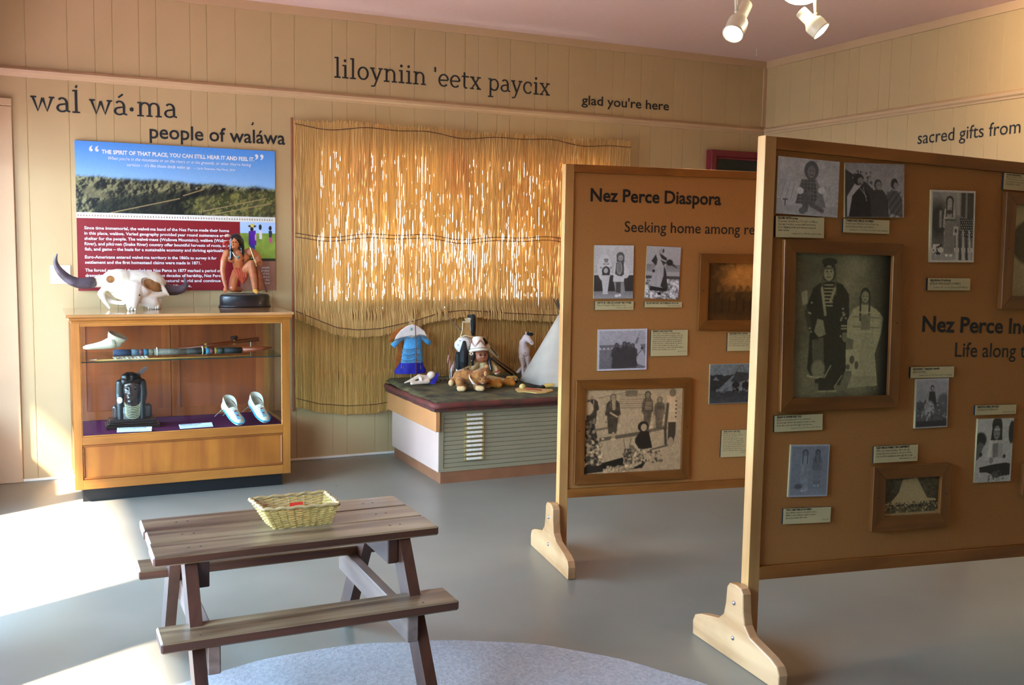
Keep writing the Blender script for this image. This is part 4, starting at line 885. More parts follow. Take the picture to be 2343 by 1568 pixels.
reed_mat('large upper reed mat covering the window, daylight showing through its gaps', X0, X1, topz, b1, lambda X, z=1.6: -.050 + bow(X) * .6 - (.022 if z < 1.0 else 0),
         [lambda X: sag(X, 2.262), lambda X: sag(X, 1.545), lambda X: sag(X, 1.538) - .018, lambda X: b1(X) + .045], REED, 5)
BOT2 = [(1.58, .385), (1.75, .335), (1.95, .312), (2.14, .312), (2.35, .335), (2.7, .38), (4.2, .38)]
b2 = lambda X: interp(X, BOT2)
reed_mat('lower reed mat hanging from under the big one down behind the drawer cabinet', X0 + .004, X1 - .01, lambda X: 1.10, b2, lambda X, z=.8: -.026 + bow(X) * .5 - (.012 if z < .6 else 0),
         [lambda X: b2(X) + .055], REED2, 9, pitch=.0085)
# left hanging lath with ties
t = thing('mat_lath', 'narrow reddish lath at the left edge of the reed mats', 'lath', (1.578, -.05, .36))
MB().box((1.566, -.034, .345), (1.581, -.022, 2.31), bev=.003).build('lath', mat('lath_wood', '8E4A2C', rough=.6), t)

# ------------------------------------------------------------------ flat-file cabinet
STEEL = mat('tan_enamel', '8F8468', rough=.45, var=.03)
SIDE = mat('pale_enamel', 'C8A898', rough=.4, var=.02)
WBOX = mat('tan_fascia', 'C08250', rough=.4, var=.05)
CBX0, CBX1, CBF, CBB = 2.252, 3.62, -1.0, -.10
cab = thing('flat_file_cabinet', 'tan metal map cabinet with many shallow drawers, a toy village on top', 'cabinet', (2.9, -.5, 0))
MB().box((CBX0 + .016, CBF + .004, 0), (CBX1 - .02, CBB, .074)).build('plinth', mat('plinth_brown', '8A5A3C', rough=.5), cab)
mb = MB(); mb.box((CBX0, CBF + .002, .074), (CBX0 + .004, CBB, .43)); mb.build('side_panel', SIDE, cab)
mb = MB(); mb.box((CBX0 + .004, CBF, .074), (CBX0 + .034, CBF + .03, .455)); mb.box((CBX1 - .03, CBF, .074), (CBX1, CBF + .03, .455)); mb.box((CBX0 + .034, CBF, .074), (CBX1 - .03, CBF + .03, .098)); mb.box((CBX0 + .034, CBF, .436), (CBX1 - .03, CBF + .03, .455))
mb.box((CBX0 + .004, CBF + .03, .074), (CBX1, CBB, .45)); mb.build('body', STEEL, cab)
mb = MB(); mb.box((CBX0 - .030, CBF - .028, .335), (CBX0 - .002, CBB + .02, .462), bev=.002); mb.build('left_fascia', WBOX, cab)
NROW = 12; dz = (.436 - .100) / NROW
for i in range(NROW):
    z0 = .100 + i * dz
    d = MB().box((CBX0 + .037, CBF + .003, z0), (CBX1 - .033, CBF + .028, z0 + dz - .0022), bev=.0012).build('drawer', STEEL, cab)
    if i < 11 and i > 0 or i == 11:
        hx = CBX0 + .175; h = MB(); zc = z0 + dz * .25
        h.prism([(0, 0), (-.012, .002), (-.013, .005), (-.004, .020), (0, .021)], lambda u, v, s: (hx + (.130 if s else 0), CBF + .003 + u, zc + v)); hd = h.build('label_holder', mat('aged_brass', 'B09A5C', rough=.35, metal=.5), d)
        MB().box((hx + .012, CBF - .0088, zc + .0056), (hx + .118, CBF - .0072, zc + .0160)).build('label', mat('paper_label', 'D8D2C2', rough=.7, var=.15, scale=90), hd) if False else None
        l_ = MB(); l_.prism([(-.0128, .0058), (-.0138, .0058), (-.0058, .0186), (-.0048, .0186)], lambda u, v, s: (hx + (.118 if s else .012), CBF + .003 + u, zc + v)); l_.build('label', mat('paper_label', 'D8D2C2', rough=.7, var=.15, scale=90), hd)
# ------------------------------------------------------------------ toy landscape
def hgt(x, y):
    return .524 + .030 * np.clip((y + .9) / .8, 0, 1) + .006 * noise.noise(Vector((x * 6, y * 6, 1))) + .004 * noise.noise(Vector((x * 19, y * 19, 4)))
TX0, TX1, TY0, TY1 = 2.205, 3.66, -1.045, -.095
nx, ny = 110, 74; vs = []; fs = []
for j in range(ny):
    for i in range(nx):
        x = TX0 + (TX1 - TX0) * i / (nx - 1); y = TY0 + (TY1 - TY0) * j / (ny - 1); e = min(i, nx - 1 - i, j, 30) / 3.0
        z = hgt(x, y) - (.020 * max(0, 1 - e) ** 2)
        vs.append((x + (.010 * noise.noise(Vector((0, y * 9, 0))) if i == 0 else 0), y + (.010 * noise.noise(Vector((x * 9, 0, 3))) if j == 0 else 0), z))
for j in range(ny - 1):
    for i in range(nx - 1): fs.append((j * nx + i, j * nx + i + 1, (j + 1) * nx + i + 1, (j + 1) * nx + i))
EARTH = mat('moss_ground', '6A6238', col2='2C251A', rough=.95, scale=9, bump=.6, detail=8)
scn = thing('diorama_base', 'lumpy green and black toy landscape board with reddish rim on the cabinet', 'model landscape', (2.9, -.55, .465))
MB().add(vs, fs).build('ground_surface', EARTH, scn, True)
rim = [(TX0, TY1)] + [(TX0 + .006 * noise.noise(Vector((0, TY1 + (TY0 - TY1) * i / 20 * 9, 0))), TY1 + (TY0 - TY1) * i / 20) for i in range(1, 20)] + [(TX0 + .004, TY0 + .004)] + [(TX0 + (TX1 - TX0) * i / 30, TY0 + .006 * noise.noise(Vector((i * .8, 0, 3)))) for i in range(1, 31)] + [(TX1, TY1)]
mb = MB(); mb.prism(rim, lambda u, v, s: (u, v, .516 if s else .463)); mb.build('rim_core', mat('red_earth', '5E2A20', col2='3A2218', rough=.85, scale=14, bump=.5), scn)
mb = MB(); mb.tube([(TX0 + .004, TY1, .502)] + [(x, y, .500 + .006 * noise.noise(Vector((x * 12, y * 12, 0)))) for x, y in rim[1:-1]], .019, 8); mb.build('rim_edge', mat('red_earth_edge', '6E2C24', col2='4A2C1E', rough=.7, scale=10, bump=.5), scn, True)
Cc = lambda cx, cy, y: aty(880 + cx / 7.127, 700 + cy / 7.127, y)
Dd = lambda cx, cy, y: aty(1050 + cx / 7.842, 720 + cy / 7.842, y)
def zg(x, y): return hgt(x, y)
# --- blue dress on a stand
y = -.20; D = lambda a, b, dy=0.: Cc(a, b, y + dy)
base = D(430, 1130); gz = zg(base.x, y)
t = thing('doll_dress', 'small blue and white jingle dress on a stand at the left of the toy village', 'doll dress', (base.x, y, gz))
mb = MB()
LB = mat('light_blue_cloth', '4C9AD0', rough=.8, var=.15, scale=30); WC = mat('white_cloth', 'E2D6CE', rough=.85, var=.05, scale=30); RB = mat('royal_blue_cloth', '1E1E9A', rough=.75, var=.25, scale=20); JG = mat('silver_jingles', 'B8B09A', col2='5C5A50', rough=.35, metal=.5, scale=150)
def sheet(rows, y0, depth, n=22, wav=0., k=0):
    """closed skirt-like tube; rows (cx left, cx right, cy)"""
    m = MB(); vs = []; fs = []
    for i, (a, b, c) in enumerate(rows):
        pa, pb = Cc(a, c, y0), Cc(b, c, y0); cx = (pa.x + pb.x) / 2; rx = abs(pb.x - pa.x) / 2
        for j in range(n): th = 2 * PI * j / n; w = 1 + wav * math.sin(th * k) * (i / (len(rows) - 1)); vs.append((cx + rx * w * math.cos(th), y0 + depth * w * math.sin(th), pa.z))
    for i in range(len(rows) - 1):
        for j in range(n): fs.append((i * n + j, i * n + (j + 1) % n, (i + 1) * n + (j + 1) % n, (i + 1) * n + j))
    return m.add(vs, fs)
o = sheet([(330, 600, 380), (330, 600, 560), (300, 610, 700), (275, 620, 850), (260, 625, 960), (290, 610, 1030)], y, .028); o.build('dress_body', LB, t, True)
o = sheet([(250, 620, 930), (215, 640, 1000), (180, 665, 1060), (190, 660, 1110)], y, .040, 44, .10, 9); o.build('skirt_flounce', RB, t, True)
for sg, pts in ((-1, [(390, 430), (290, 510), (190, 600), (130, 660)]), (1, [(520, 430), (610, 500), (680, 570), (740, 610)])):
    m = MB(); m.tube([D(a, b) for a, b in pts], [.012, .017, .018, .020], 14, flat=.6, upv=(0, 0, 1)); m.build('sleeve', LB, t, True)
m = MB(); P_ = [(455, 300), (360, 330), (260, 400), (190, 490), (160, 560), (250, 530), (370, 500), (470, 520), (560, 480), (700, 500), (650, 410), (560, 340)]
m.prism(P_, lambda u, v, s: D(u, v, .018 if s else -.034)); o = m.build('cape', WC, t); bake(o, [('BEVEL', dict(width=.006, segments=3)), ]); 
m = MB()
for i in range(13):
    f = i / 12; a = 165 + f * 280; b = 560 - f * 55 + 10 * math.sin(i); m.tube([D(a, b - 25, -.038), D(a - 4, b + 40, -.040)], .0016, 5)
    a = 470 + f * 240; b = 520 - 30 * math.sin(f * PI) + 10 * f; m.tube([D(a, b - 30, -.038), D(a + 4, b + 35, -.040)], .0016, 5)
for r_ in range(4):
    for i in range(11): a = 285 + i * 31 - r_ * 3; b = 700 + r_ * 92 + i * (4 if i < 6 else 2) + 18 * math.sin(i * .6); m.tube([D(a, b - 15, -.030), D(a + 2, b + 45, -.034)], .0017, 5)
m.build('jingles', JG, t)
m = MB()
for r_ in range(4): m.tube([D(285 - r_ * 6 + i * 32, 690 + r_ * 92 + 18 * math.sin(i * .6) + i * 3, -.030) for i in range(11)], .0012, 5)
m.build('piping', mat('navy_piping', '20265C', rough=.7), t)
m = MB(); m.tube([D(440, 330), D(440, 290), D(400, 250), D(390, 235), D(430, 212), D(470, 225), D(490, 250), D(480, 280)], .0035, 8); m.tube([D(445, 300), D(430, 250), D(440, 220)], .0028, 8); m.tube([(base.x, y, gz - .01), D(440, 340)], .004, 8); m.build('hanger_stand', mat('pale_wood', 'C8A878', rough=.5), t, True)
m = MB(); m.ell(D(430, 380, -.038), (.010, .003, .010)); m.build('neck_medallion', mat('grey_disc', '9AA29E', rough=.4), t, True)
# orange hide behind
y2 = -.135; t = thing('hide_bag', 'orange-brown fringed hide draped behind the blue dress', 'hide bag', Cc(180, 1100, y2)); t.location.z = zg(t.location.x, y2)
m = MB(); m.prism([(340, 330), (200, 380), (110, 450), (60, 590), (90, 600), (170, 520), (210, 700), (180, 900), (170, 1110), (230, 1120), (280, 900), (300, 600), (380, 420)], lambda u, v, s: Cc(u, v, y2 + (.010 if s else -.006))); o = m.build('hide', mat('orange_hide', 'A85A1A', rough=.8, var=.25, scale=20), t)
bake(o, [('BEVEL', dict(width=.004, segments=2))])
# thin pole in front
t = thing('wooden_pole', 'thin upright brown pole standing in front of the blue dress', 'pole', (D(515, 1150, -.05).x, y - .05, zg(D(515, 1150).x, y - .05)))
m = MB(); pt = D(500, 260, -.05); m.tube([(t.location.x, y - .05, t.location.z - .004), D(512, 700, -.05), pt], .0032, 8); m.build('stick', mat('staff_wood', '7A3820', rough=.6), t, True)
# lying cloth doll and blue cloth
wp = atz(970, 878, .545); y3 = -.40; E_ = lambda a, b, dy=0.: Cc(a, b, y3 + dy)
def rest(p, r): q = Vector(p); q.z = max(q.z, zg(q.x, q.y) + r); return q
m = MB(); OFFW = mat('cream_felt', 'DDCBB4', rough=.9, var=.06, scale=20)
chain(m, [rest(E_(760, 1130), .02), rest(E_(700, 1190), .02)], [.028, .022]); chain(m, [E_(700, 1180), E_(560, 1150, -.01), E_(450, 1210, -.02), E_(330, 1255, -.03)], [.020, .015, .012, .005]); chain(m, [E_(700, 1230, -.02), E_(560, 1250, -.03), E_(440, 1270, -.04)], [.020, .014, .010])
chain(m, [E_(560, 1150, -.01), E_(600, 1200, -.03)], [.014, .012])
o = blob(m, 'cloth_doll', OFFW, None, vox=.0035, sm=3); tag(o, 'cream cloth doll figure lying down beside the blue dress', 'doll')
m = MB(); q = lambda a, b, dy=0.: rest(E_(a, b, dy), .003)
m.add([E_(860, 1075, .01), E_(890, 1100, -.01), q(870, 1200, -.02), q(830, 1300, -.06), q(700, 1290, -.06), q(780, 1200, -.03), E_(815, 1130, .0)], [(0, 1, 2, 6), (6, 2, 5), (2, 3, 4, 5)]); o = m.build('blue_cloth', RB); bake(o, [('SOLIDIFY', dict(thickness=.004)), ('SUBSURF', dict(levels=2))]); tag(o, 'crumpled royal blue cloth draped beside the lying cloth doll', 'cloth')
m = MB()
for i in range(26):
    x = random.uniform(2.40, 2.66); yy = random.uniform(-.36, -.26); m.ell((x, yy, zg(x, yy) + .004), (random.uniform(.008, .02), random.uniform(.006, .014), random.uniform(.005, .013)), 8, 6)
o = m.build('pebbles', mat('pebble', '6A4A34', col2='2C2420', rough=.9, scale=30), None, True); tag(o, 'scatter of small brown stones round the camp fire spot', 'pebbles', kind='stuff')
# twig bundle with cloth strips
y4 = -.30; t = thing('twig_bundle', 'upright bundle of brown twigs and cloth strips left of the spotted horse', 'twigs', (Cc(1090, 1180, y4).x, y4, zg(Cc(1090, 1180, y4).x, y4)))
m = MB(); tw = [((1080, 1200), (1040, 900), (1025, 620)), ((1075, 1200), (1060, 950), (1110, 660)), ((1100, 1190), (1120, 900), (1160, 560)), ((930, 1130), (990, 980), (1020, 900)), ((1090, 1190), (1140, 1000), (1150, 820))]
for w_ in tw: m.tube([Cc(a, b, y4) for a, b in w_], .0026, 6)
m.build('twigs', mat('twig', '6E3A22', rough=.8), t)
m = MB()
for a, b, c_, d in ((1045, 800, 1030, 940), (1065, 870, 1060, 1100), (1130, 900, 1125, 1060)): m.tube([Cc(a, b, y4 - .004), Cc((a + c_) / 2, (b + d) / 2, y4 - .006), Cc(c_, d, y4 - .004)], [.004, .007, .003], 7)
m.build('cloth_strips', mat('pink_cloth', 'B87A68', rough=.8), t, True)
# --- toy horse seen from behind
def horse(name, label, y, J, col, tailc, face=False):
    t = thing(name, label, 'toy horse', (J['g'].x, y, J['g'].z)); HM = mat('horse_' + col, col, rough=.55, var=.06, scale=14)
    m = MB()
    for c_ in J['body']: chain(m, *c_)
    for c_, r_ in J['ells']: m.ell(c_, r_, 18, 12)
    blob(m, 'body', HM, t, vox=.0035, sm=4)
    for i_, c_ in enumerate(J['hair']):
        m = chain(MB(), *c_); blob(m, ('forelock', 'mane')[i_] if tailc else ('tail', 'dark_haunch', 'mane')[i_], mat('black_mane', '0A0A0B', rough=.7), t, vox=.003, sm=1)
    m = MB()
    for c_ in J['spots']: m.ell(c_, .0036, 8, 6)
    m.build('dark_spots', mat('spot', '2A1C1C', rough=.5), t, True)
    return t
y5 = -.36; h_ = lambda a, b, dy=0.: Cc(a, b, y5 + dy); hx = h_(1280, 600).x; gz = zg(hx, y5)
lg = lambda a, dy, w=.012: ([h_(a, 800, dy), Vector((h_(a, 900).x, y5 + dy + .01, gz + .05)), Vector((h_(a, 900).x, y5 + dy, gz + .004))], [.020, .012, .013])
t = horse('toy_horse', 'white and black spotted toy horse seen from behind with black tail and hide saddle', y5, dict(g=Vector((hx, 0, gz)),
    body=[([h_(1290, 640), h_(1310, 620, .10), h_(1330, 600, .20)], [.062, .056, .050]), lg(1200, .0), lg(1370, .0), lg(1230, .16), lg(1380, .16), ([h_(1340, 560, .20), h_(1400, 400, .235), h_(1400, 250, .25)], [.036, .028, .022])],
    ells=[(h_(1285, 640, .0), (.066, .050, .052)), (h_(1400, 210, .25), (.018, .03, .022))],
    hair=[([h_(1300, 600, -.048), h_(1290, 760, -.062), h_(1290, 900, -.062), h_(1290, 1040, -.050)], [.014, .030, .034, .026]), ([h_(1200, 800, -.036), h_(1200, 1000, -.036)], [.022, .020]), ([h_(1370, 170, .17), h_(1440, 180, .15), h_(1445, 330, .14), h_(1440, 460, .14)], [.012, .020, .020, .014])],
    spots=[h_(1230, 570, -.047), h_(1380, 583, -.046), h_(1200, 640, -.046)]), 'DCD4CC', None)
m = MB(); m.prism([(1275, 260), (1395, 260), (1395, 380), (1430, 520), (1340, 500), (1230, 510), (1260, 400)], lambda u, v, s: h_(u, v, .03 if s else -.010)); o = m.build('hide_saddle', mat('tan_hide', 'B08850', rough=.8, var=.15, scale=25), t); bake(o, [('BEVEL', dict(width=.004, segments=2))])
m = MB(); m.tube([h_(1270, 262, -.012), h_(1330, 268, -.014), h_(1395, 262, -.012)], .005, 8); m.prism([(1295, 200), (1415, 210), (1380, 262), (1330, 262)], lambda u, v, s: h_(u, v, .02 if s else 0)); m.tube([h_(1230, 515, -.03), h_(1320, 480, -.04), h_(1425, 510, -.03)], .004, 6); m.tube([h_(1240, 500, -.012), h_(1270, 400, -.014), h_(1275, 280, -.012)], .004, 6); m.build('saddle_rim', mat('rawhide', 'D8C49A', rough=.7), t)
# travois poles
t = thing('travois_pole', 'dark round pole leaning up behind the spotted horse to the left', 'pole', h_(1240, 390, .06)); m = MB(); m.tube([h_(990, 130, .06), h_(1030, 180, .06), h_(1240, 400, .06), h_(1300, 470, .06)], [.0035, .0055, .007, .007], 8); m.build('pole', mat('travois_wood', '4A2C20', col2='9A7A5A', rough=.6, scale=6), t, True)
yT = -.22; a_ = Dd(540, 770, yT); b_ = Dd(1010, 1120, yT)
for k_, (p0, p1, lb) in enumerate((((540, 760), (960, 1110), 'lower'), ((600, 760), (1040, 1080), 'upper'))):
    pa, pb = Dd(*p0, yT + .03 * k_), Dd(*p1, yT + .03 * k_); pb.z = max(pb.z, zg(pb.x, pb.y) + .006); t = thing('travois_pole', '%s of the two slanted dark poles dragging to the right of the seated doll' % lb, 'pole', pb)
    m = MB(); m.tube([pa, pb], .0055 if k_ else .007, 8); m.build('pole', mat('dark_pole' + str(k_), '2C1C18' if not k_ else '5A3826', rough=.6), t, True)
# --- seated doll with basket hat
y6 = -.45; d_ = lambda a, b, dy=0.: Dd(a, b, y6 + dy); gx = d_(460, 1100).x; gz = zg(gx, y6)
t = thing('seated_doll', 'seated doll with dark braids, woven basket hat and tan buckskin dress', 'doll', (gx, y6, gz)); BSK = mat('buckskin_dress', 'B09A68', rough=.85, var=.12, scale=25)
m = MB(); chain(m, [d_(430, 880), d_(430, 1000), Vector((d_(440, 1100).x, y6, gz + .035))], [.034, .042, .050]); chain(m, [d_(320, 900), d_(240, 1000, -.03), d_(230, 1060, -.06)], [.024, .022, .018]); chain(m, [d_(560, 900), d_(640, 960, -.02), d_(690, 1040, -.04)], [.022, .022, .022])
chain(m, [Vector((d_(520, 0).x, y6 - .03, gz + .025)), Vector((d_(650, 0).x, y6 - .16, gz + .024))], [.034, .026]); chain(m, [Vector((d_(420, 0).x, y6 - .03, gz + .025)), Vector((d_(480, 0).x, y6 - .18, gz + .024))], [.034, .026])
settle(blob(m, 'dress', BSK, t, vox=.004, sm=4), gz + .001)
m = MB(); m.ell(d_(400, 750, -.01), (.048, .046, .046), 20, 14); m.ell(d_(440, 800, -.030), (.030, .025, .024)); m.ell(d_(440, 762, -.058), (.006, .008, .006)); chain(m, [d_(420, 840), d_(425, 880)], [.018, .02]); blob(m, 'head', mat('doll_face', '9A5A3C', rough=.4, var=.05), t, vox=.003, sm=2)
m = MB()
for a in (385, 470): m.ell(d_(a, 728, -.053), (.009, .004, .006), 10, 6); m.tube([d_(a - 22, 700, -.050), d_(a, 693, -.054), d_(a + 20, 702, -.050)], .0018, 5)
m.build('eyes', mat('doll_eye', '140C0A', rough=.2), t, True)
m = MB(); m.tube([d_(430, 828, -.054), d_(450, 834, -.056), d_(472, 826, -.054)], .0024, 6); m.build('mouth', mat('doll_lip', '8A2E26', rough=.4), t, True)
m = MB(); m.ell(d_(400, 725, .012), (.056, .046, .050)); chain(m, [d_(500, 700, -.01), d_(540, 800, -.02), d_(560, 900, -.03), d_(580, 1000, -.045)], [.018, .016, .013, .009]); chain(m, [d_(270, 740, -.01), d_(240, 830, -.02), d_(250, 900, -.02)], [.016, .012, .010]); blob(m, 'braided_hair', mat('black_hair', '0E0C0E'), t, vox=.0035, sm=2)
HAT = mat('woven_hat', 'E0D2BC', rough=.8, var=.05, scale=60); m = MB()
hb, ht = d_(350, 650, -.01), d_(330, 400, .01); ax = (ht - hb).normalized(); Mh = Matrix.Translation(hb) @ Vector((0, 0, 1)).rotation_difference(ax).to_matrix().to_4x4(); hl = (ht - hb).length
prof = [(.064, -.004), (.066, .004), (.058, .012), (.050, .040), (.042, .066), (.033, hl - .006), (.028, hl), (.012, hl + .003), (0, hl + .003)]
m.lathe(prof, (0, 0, 0), 28, M=Mh); m.build('basket_hat', HAT, t, True)
HR = mat('hat_red', '8A3A30', rough=.7); m = MB()
def onhat(az, h): r = float(np.interp(h, [p[1] for p in prof[1:7]], [p[0] for p in prof[1:7]])) + .0012; return Mh @ Vector((r * math.cos(az), r * math.sin(az), h))
for o_ in (0, .006, .012):
    pts = []
    for i in range(25):
        az = 2 * PI * i / 24; f = abs(((i / 24 * 4) % 1) - .5) * 2; pts.append(onhat(az, .022 + o_ + .040 * f))
    m.tube(pts, .0011, 5, closed=False)
m.build('zigzag_pattern', HR, t)
m = MB(); m.tube([onhat(2 * PI * i / 24, .0135) for i in range(25)], .0014, 5); m.build('hat_line', mat('hat_black', '1C1A1A', rough=.7), t)
m = MB(); m.tube([d_(225, 700, -.05) + Vector((math.cos(a) * .010, 0, math.sin(a) * .010)) for a in np.linspace(0, 2 * PI, 14)], .004, 6); m.build('hat_tie_shell', OFFW, t, True)
m = MB(); m.prism([(390, 400), (430, 395), (560, 560), (720, 750), (700, 780), (560, 680), (430, 540)], lambda u, v, s: d_(u, v, .045 if s else .030)); o = m.build('parfleche', mat('rawhide', 'D8C49A', rough=.7), t); 
m = MB(); m.prism([(400, 420), (460, 420), (530, 500), (500, 545), (440, 500)], lambda u, v, s: d_(u, v, .030 if s else .024)); m.prism([(560, 590), (580, 585), (700, 740), (690, 755)], lambda u, v, s: d_(u, v, .030 if s else .024)); m.build('parfleche_dark', mat('dark_hide', '1E1614', rough=.7), t)
m = MB(); m.tube([d_(640, 1035, -.06) , d_(690, 1030, -.065), d_(715, 1000, -.06)], .007, 8); m.build('red_cuff', mat('red_trim', 'A82E24', rough=.7), t, True)
m = MB(); m.tube([d_(645, 1058, -.062), d_(695, 1050, -.067), d_(722, 1015, -.062)], .005, 8); m.build('white_cuff', OFFW, t, True)
for (xx, dy, lb) in ((430, -.24, 0), (640, -.20, 1)):
    m = MB(); c_ = Vector((Dd(690 if not lb else 930, 1380, y6 + dy).x, y6 + dy, gz)); chain(m, [c_ + Vector((-.035 if not lb else -.05, .06, .024)), c_ + Vector((-.01, .01, .024))], [.024, .024]); m.ell(c_ + Vector((.004, -.004, .030)), (.020, .018, .032)); m.ell(c_ + Vector((.008, -.012, .018)), (.020, .022, .018))
    blob(m, 'boot', mat('orange_boot', 'B8741E', rough=.75, var=.15, scale=20), t, vox=.0035, sm=3)
# --- plush animal
y7 = -.66; l_ = lambda a, b, dy=0.: aty(850 + a / 3.564, 680 + b / 3.564, y7 + dy); gx = l_(800, 700).x; gz = zg(gx, y7)
t = thing('plush_toy', 'brown furry plush animal on all fours with white ribbon collar in front of the doll', 'plush toy', (gx, y7, gz)); FUR = mat('brown_fur', 'B4783A', col2='7C4A1C', rough=1., scale=45, bump=.8, detail=6, sheen=.3)
m = MB(); chain(m, [l_(720, 650, .02), l_(770, 640), l_(840, 660, -.02)], [.046, .052, .046]); m.ell(l_(880, 640, -.05), (.052, .046, .044)); m.ell(l_(915, 680, -.085), (.026, .026, .024)); m.ell(l_(905, 610, -.05), (.036, .034, .03))
for a, dy in ((725, -.035), (770, .045), (860, -.05), (950, .02)): q = l_(a, 780, dy); chain(m, [l_(a - 6, 690, dy), Vector((q.x, q.y, gz + .018))], [.030, .023])
m.ell(l_(660, 690, .03), (.022, .02, .03)); settle(blob(m, 'body', FUR, t, vox=.0045, sm=3), gz + .001)
m = MB(); m.ell(l_(940, 568, -.03), (.016, .010, .016)); m.ell(l_(932, 625, -.095), (.014, .008, .020)); blob(m, 'ears', mat('ear_fur', 'C08A5A', rough=1.), t, vox=.003, sm=1)
m = MB()
for a, dy, b_ in ((728, -.045, 785), (880, -.075, 785)): q = l_(a, b_, dy); chain(m, [Vector((q.x - .008, q.y, gz + .018)), Vector((q.x + .012, q.y - .016, gz + .016))], [.021, .018])
m.ell(l_(650, 700, .01), (.020, .018, .022)); blob(m, 'paws', mat('paw_fur', 'D8B07A', rough=1., var=.1, scale=40), t, vox=.0035, sm=2)
m = MB(); m.ell(l_(912, 703, -.110), (.008, .006, .006)); m.build('nose', mat('pink_nose', 'B06A58', rough=.5), t, True)
m = MB(); m.ell(l_(888, 672, -.112), (.004, .003, .004), 8, 6); m.ell(l_(925, 665, -.112), (.004, .003, .004), 8, 6); m.build('eyes', mat('doll_eye', '140C0A'), t, True)
m = MB(); m.tube([l_(795, 625, -.035), l_(800, 660, -.070), l_(825, 700, -.085), l_(865, 722, -.088)], .0075, 8, flat=.4); m.build('ribbon_collar', mat('white_ribbon', 'E4D6D0', rough=.6), t, True)
m = MB(); m.prism([(745, 580), (800, 555), (830, 600), (815, 605), (790, 575), (760, 600)], lambda u, v, s: l_(u, v, .01 if s else -.03)); m.build('saddle_blanket', mat('patterned_blanket', '5A3424', col2='B89A60', rough=.9, scale=60), t)
# --- pale horse
y8 = -.22; h_ = lambda a, b, dy=0.: Dd(a, b, y8 + dy); gx = h_(1180, 1100).x; gz = zg(gx, y8)
lg = lambda a, dy: ([h_(a, 760, dy), h_(a + 20, 900, dy), Vector((h_(a + 25, 1000).x, y8 + dy, gz + .006))], [.021, .012, .0125])
horse('toy_horse', 'pale pinkish standing toy horse facing out between the poles and the tepee', y8, dict(g=Vector((gx, 0, gz)),
    body=[([h_(1170, 640), h_(1180, 660, .07), h_(1190, 660, .13)], [.042, .040, .038]), ([h_(1160, 640), h_(1150, 500, -.01), h_(1210, 410, -.03)], [.038, .028, .026]), ([h_(1215, 410, -.03), h_(1260, 460, -.05), h_(1315, 520, -.062)], [.026, .020, .014]), lg(1120, -.01), lg(1220, -.02), lg(1150, .12), lg(1240, .12)],
    ells=[(h_(1172, 690, -.005), (.042, .040, .038)), (h_(1310, 515, -.06), (.017, .016, .014)), (h_(1205, 330, -.01), (.006, .005, .012)), (h_(1275, 330, -.02), (.006, .005, .012))],
    hair=[([h_(1245, 345, -.045), h_(1300, 355, -.052), h_(1335, 350, -.05)], [.013, .013, .005]), ([h_(1180, 360, .0), h_(1120, 450, .0), h_(1080, 560, .01)], [.006, .006, .004])],
    spots=[h_(1235, 437, -.056), h_(1190, 690, -.046), h_(1165, 732, -.042), h_(1295, 495, -.073)]), 'DEC6BC', True)
# --- tepee
y9 = -.52; e_ = lambda a, b, dy=0.: Dd(a, b, y9 + dy); cx, cy = 3.36, y9; gz = .55
apex = Vector((cx, y9, 1.012)); R_ = 0.285
t = thing('toy_tepee', 'small pale canvas tepee with crossed poles, half hidden behind the rear display panel', 'toy tepee', (cx, cy, gz))
m = MB(); n = 40; vs = []; fs = []; rows = 8
for j in range(rows + 1):
    f = j / rows
    for i in range(n + 1):
        a = math.radians(-98) - 2 * PI * .87 * i / n
        rr_2 = R_ * (1 - f * .93) * (1 + .025 * math.sin(a * 7) * (1 - f)); vs.append((cx + rr_2 * math.cos(a), cy + rr_2 * math.sin(a), (zg(cx + rr_2 * math.cos(a), cy + rr_2 * math.sin(a)) + .004) * (1 - f) + apex.z * f))
for j in range(rows):
    for i in range(n): fs.append((j * (n + 1) + i, j * (n + 1) + i + 1, (j + 1) * (n + 1) + i + 1, (j + 1) * (n + 1) + i))
m.add(vs, fs); o = m.build('canvas_cover', mat('tepee_canvas', 'BDB09E', rough=.9, var=.08, scale=12, trans=.15), t, True); bake(o, [('SOLIDIFY', dict(thickness=.003))])
m = MB()
for i in range(7):
    a = 2 * PI * i / 7 + .3; b0 = Vector((cx + .272 * math.cos(a), cy + .272 * math.sin(a), 0)); b0.z = zg(b0.x, b0.y); d0 = (apex - b0).normalized(); m.tube([b0, apex + d0 * random.uniform(.08, .14)], .0035, 6)
m.build('poles', mat('dark_pole0', '2C1C18'), t, True)
# --- small goods in front
y0 = -.60; p0 = atz(1160, 872, .545)
m = MB(); m.ell((p0.x, -.50, zg(p0.x, -.50) + .020), (.052, .034, .026), 18, 12); t = thing('beaded_pouch', 'dark round pouch covered with pale and yellow beads behind the doll boots', 'pouch', (p0.x, -.50, zg(p0.x, -.50))); m.build('pouch', mat('black_cloth', '15120F', rough=.8), t, True)
m = MB(); r = random.Random(3)
for i in range(70): th = r.uniform(PI, 2 * PI); ph = r.uniform(.1, 1.5); m.ell((p0.x + .053 * math.cos(th) * math.cos(ph), -.50 + .035 * math.sin(th) * math.cos(ph), t.location.z + .020 + .027 * math.sin(ph)), .0042, 6, 4)
m.build('beads', mat('bone_beads', 'B4AB84'), t, True)
m = MB()
for i in range(14): a = r.uniform(-.04, .04); m.tube([(p0.x + a * .5, -.50, t.location.z + .042), (p0.x + a, -.515, t.location.z + .052), (p0.x + a * 1.4, -.53, t.location.z + .040)], .0035, 6)
m.build('yellow_fringe', mat('yellow_fringe', 'C89A4A', rough=.8), t, True)
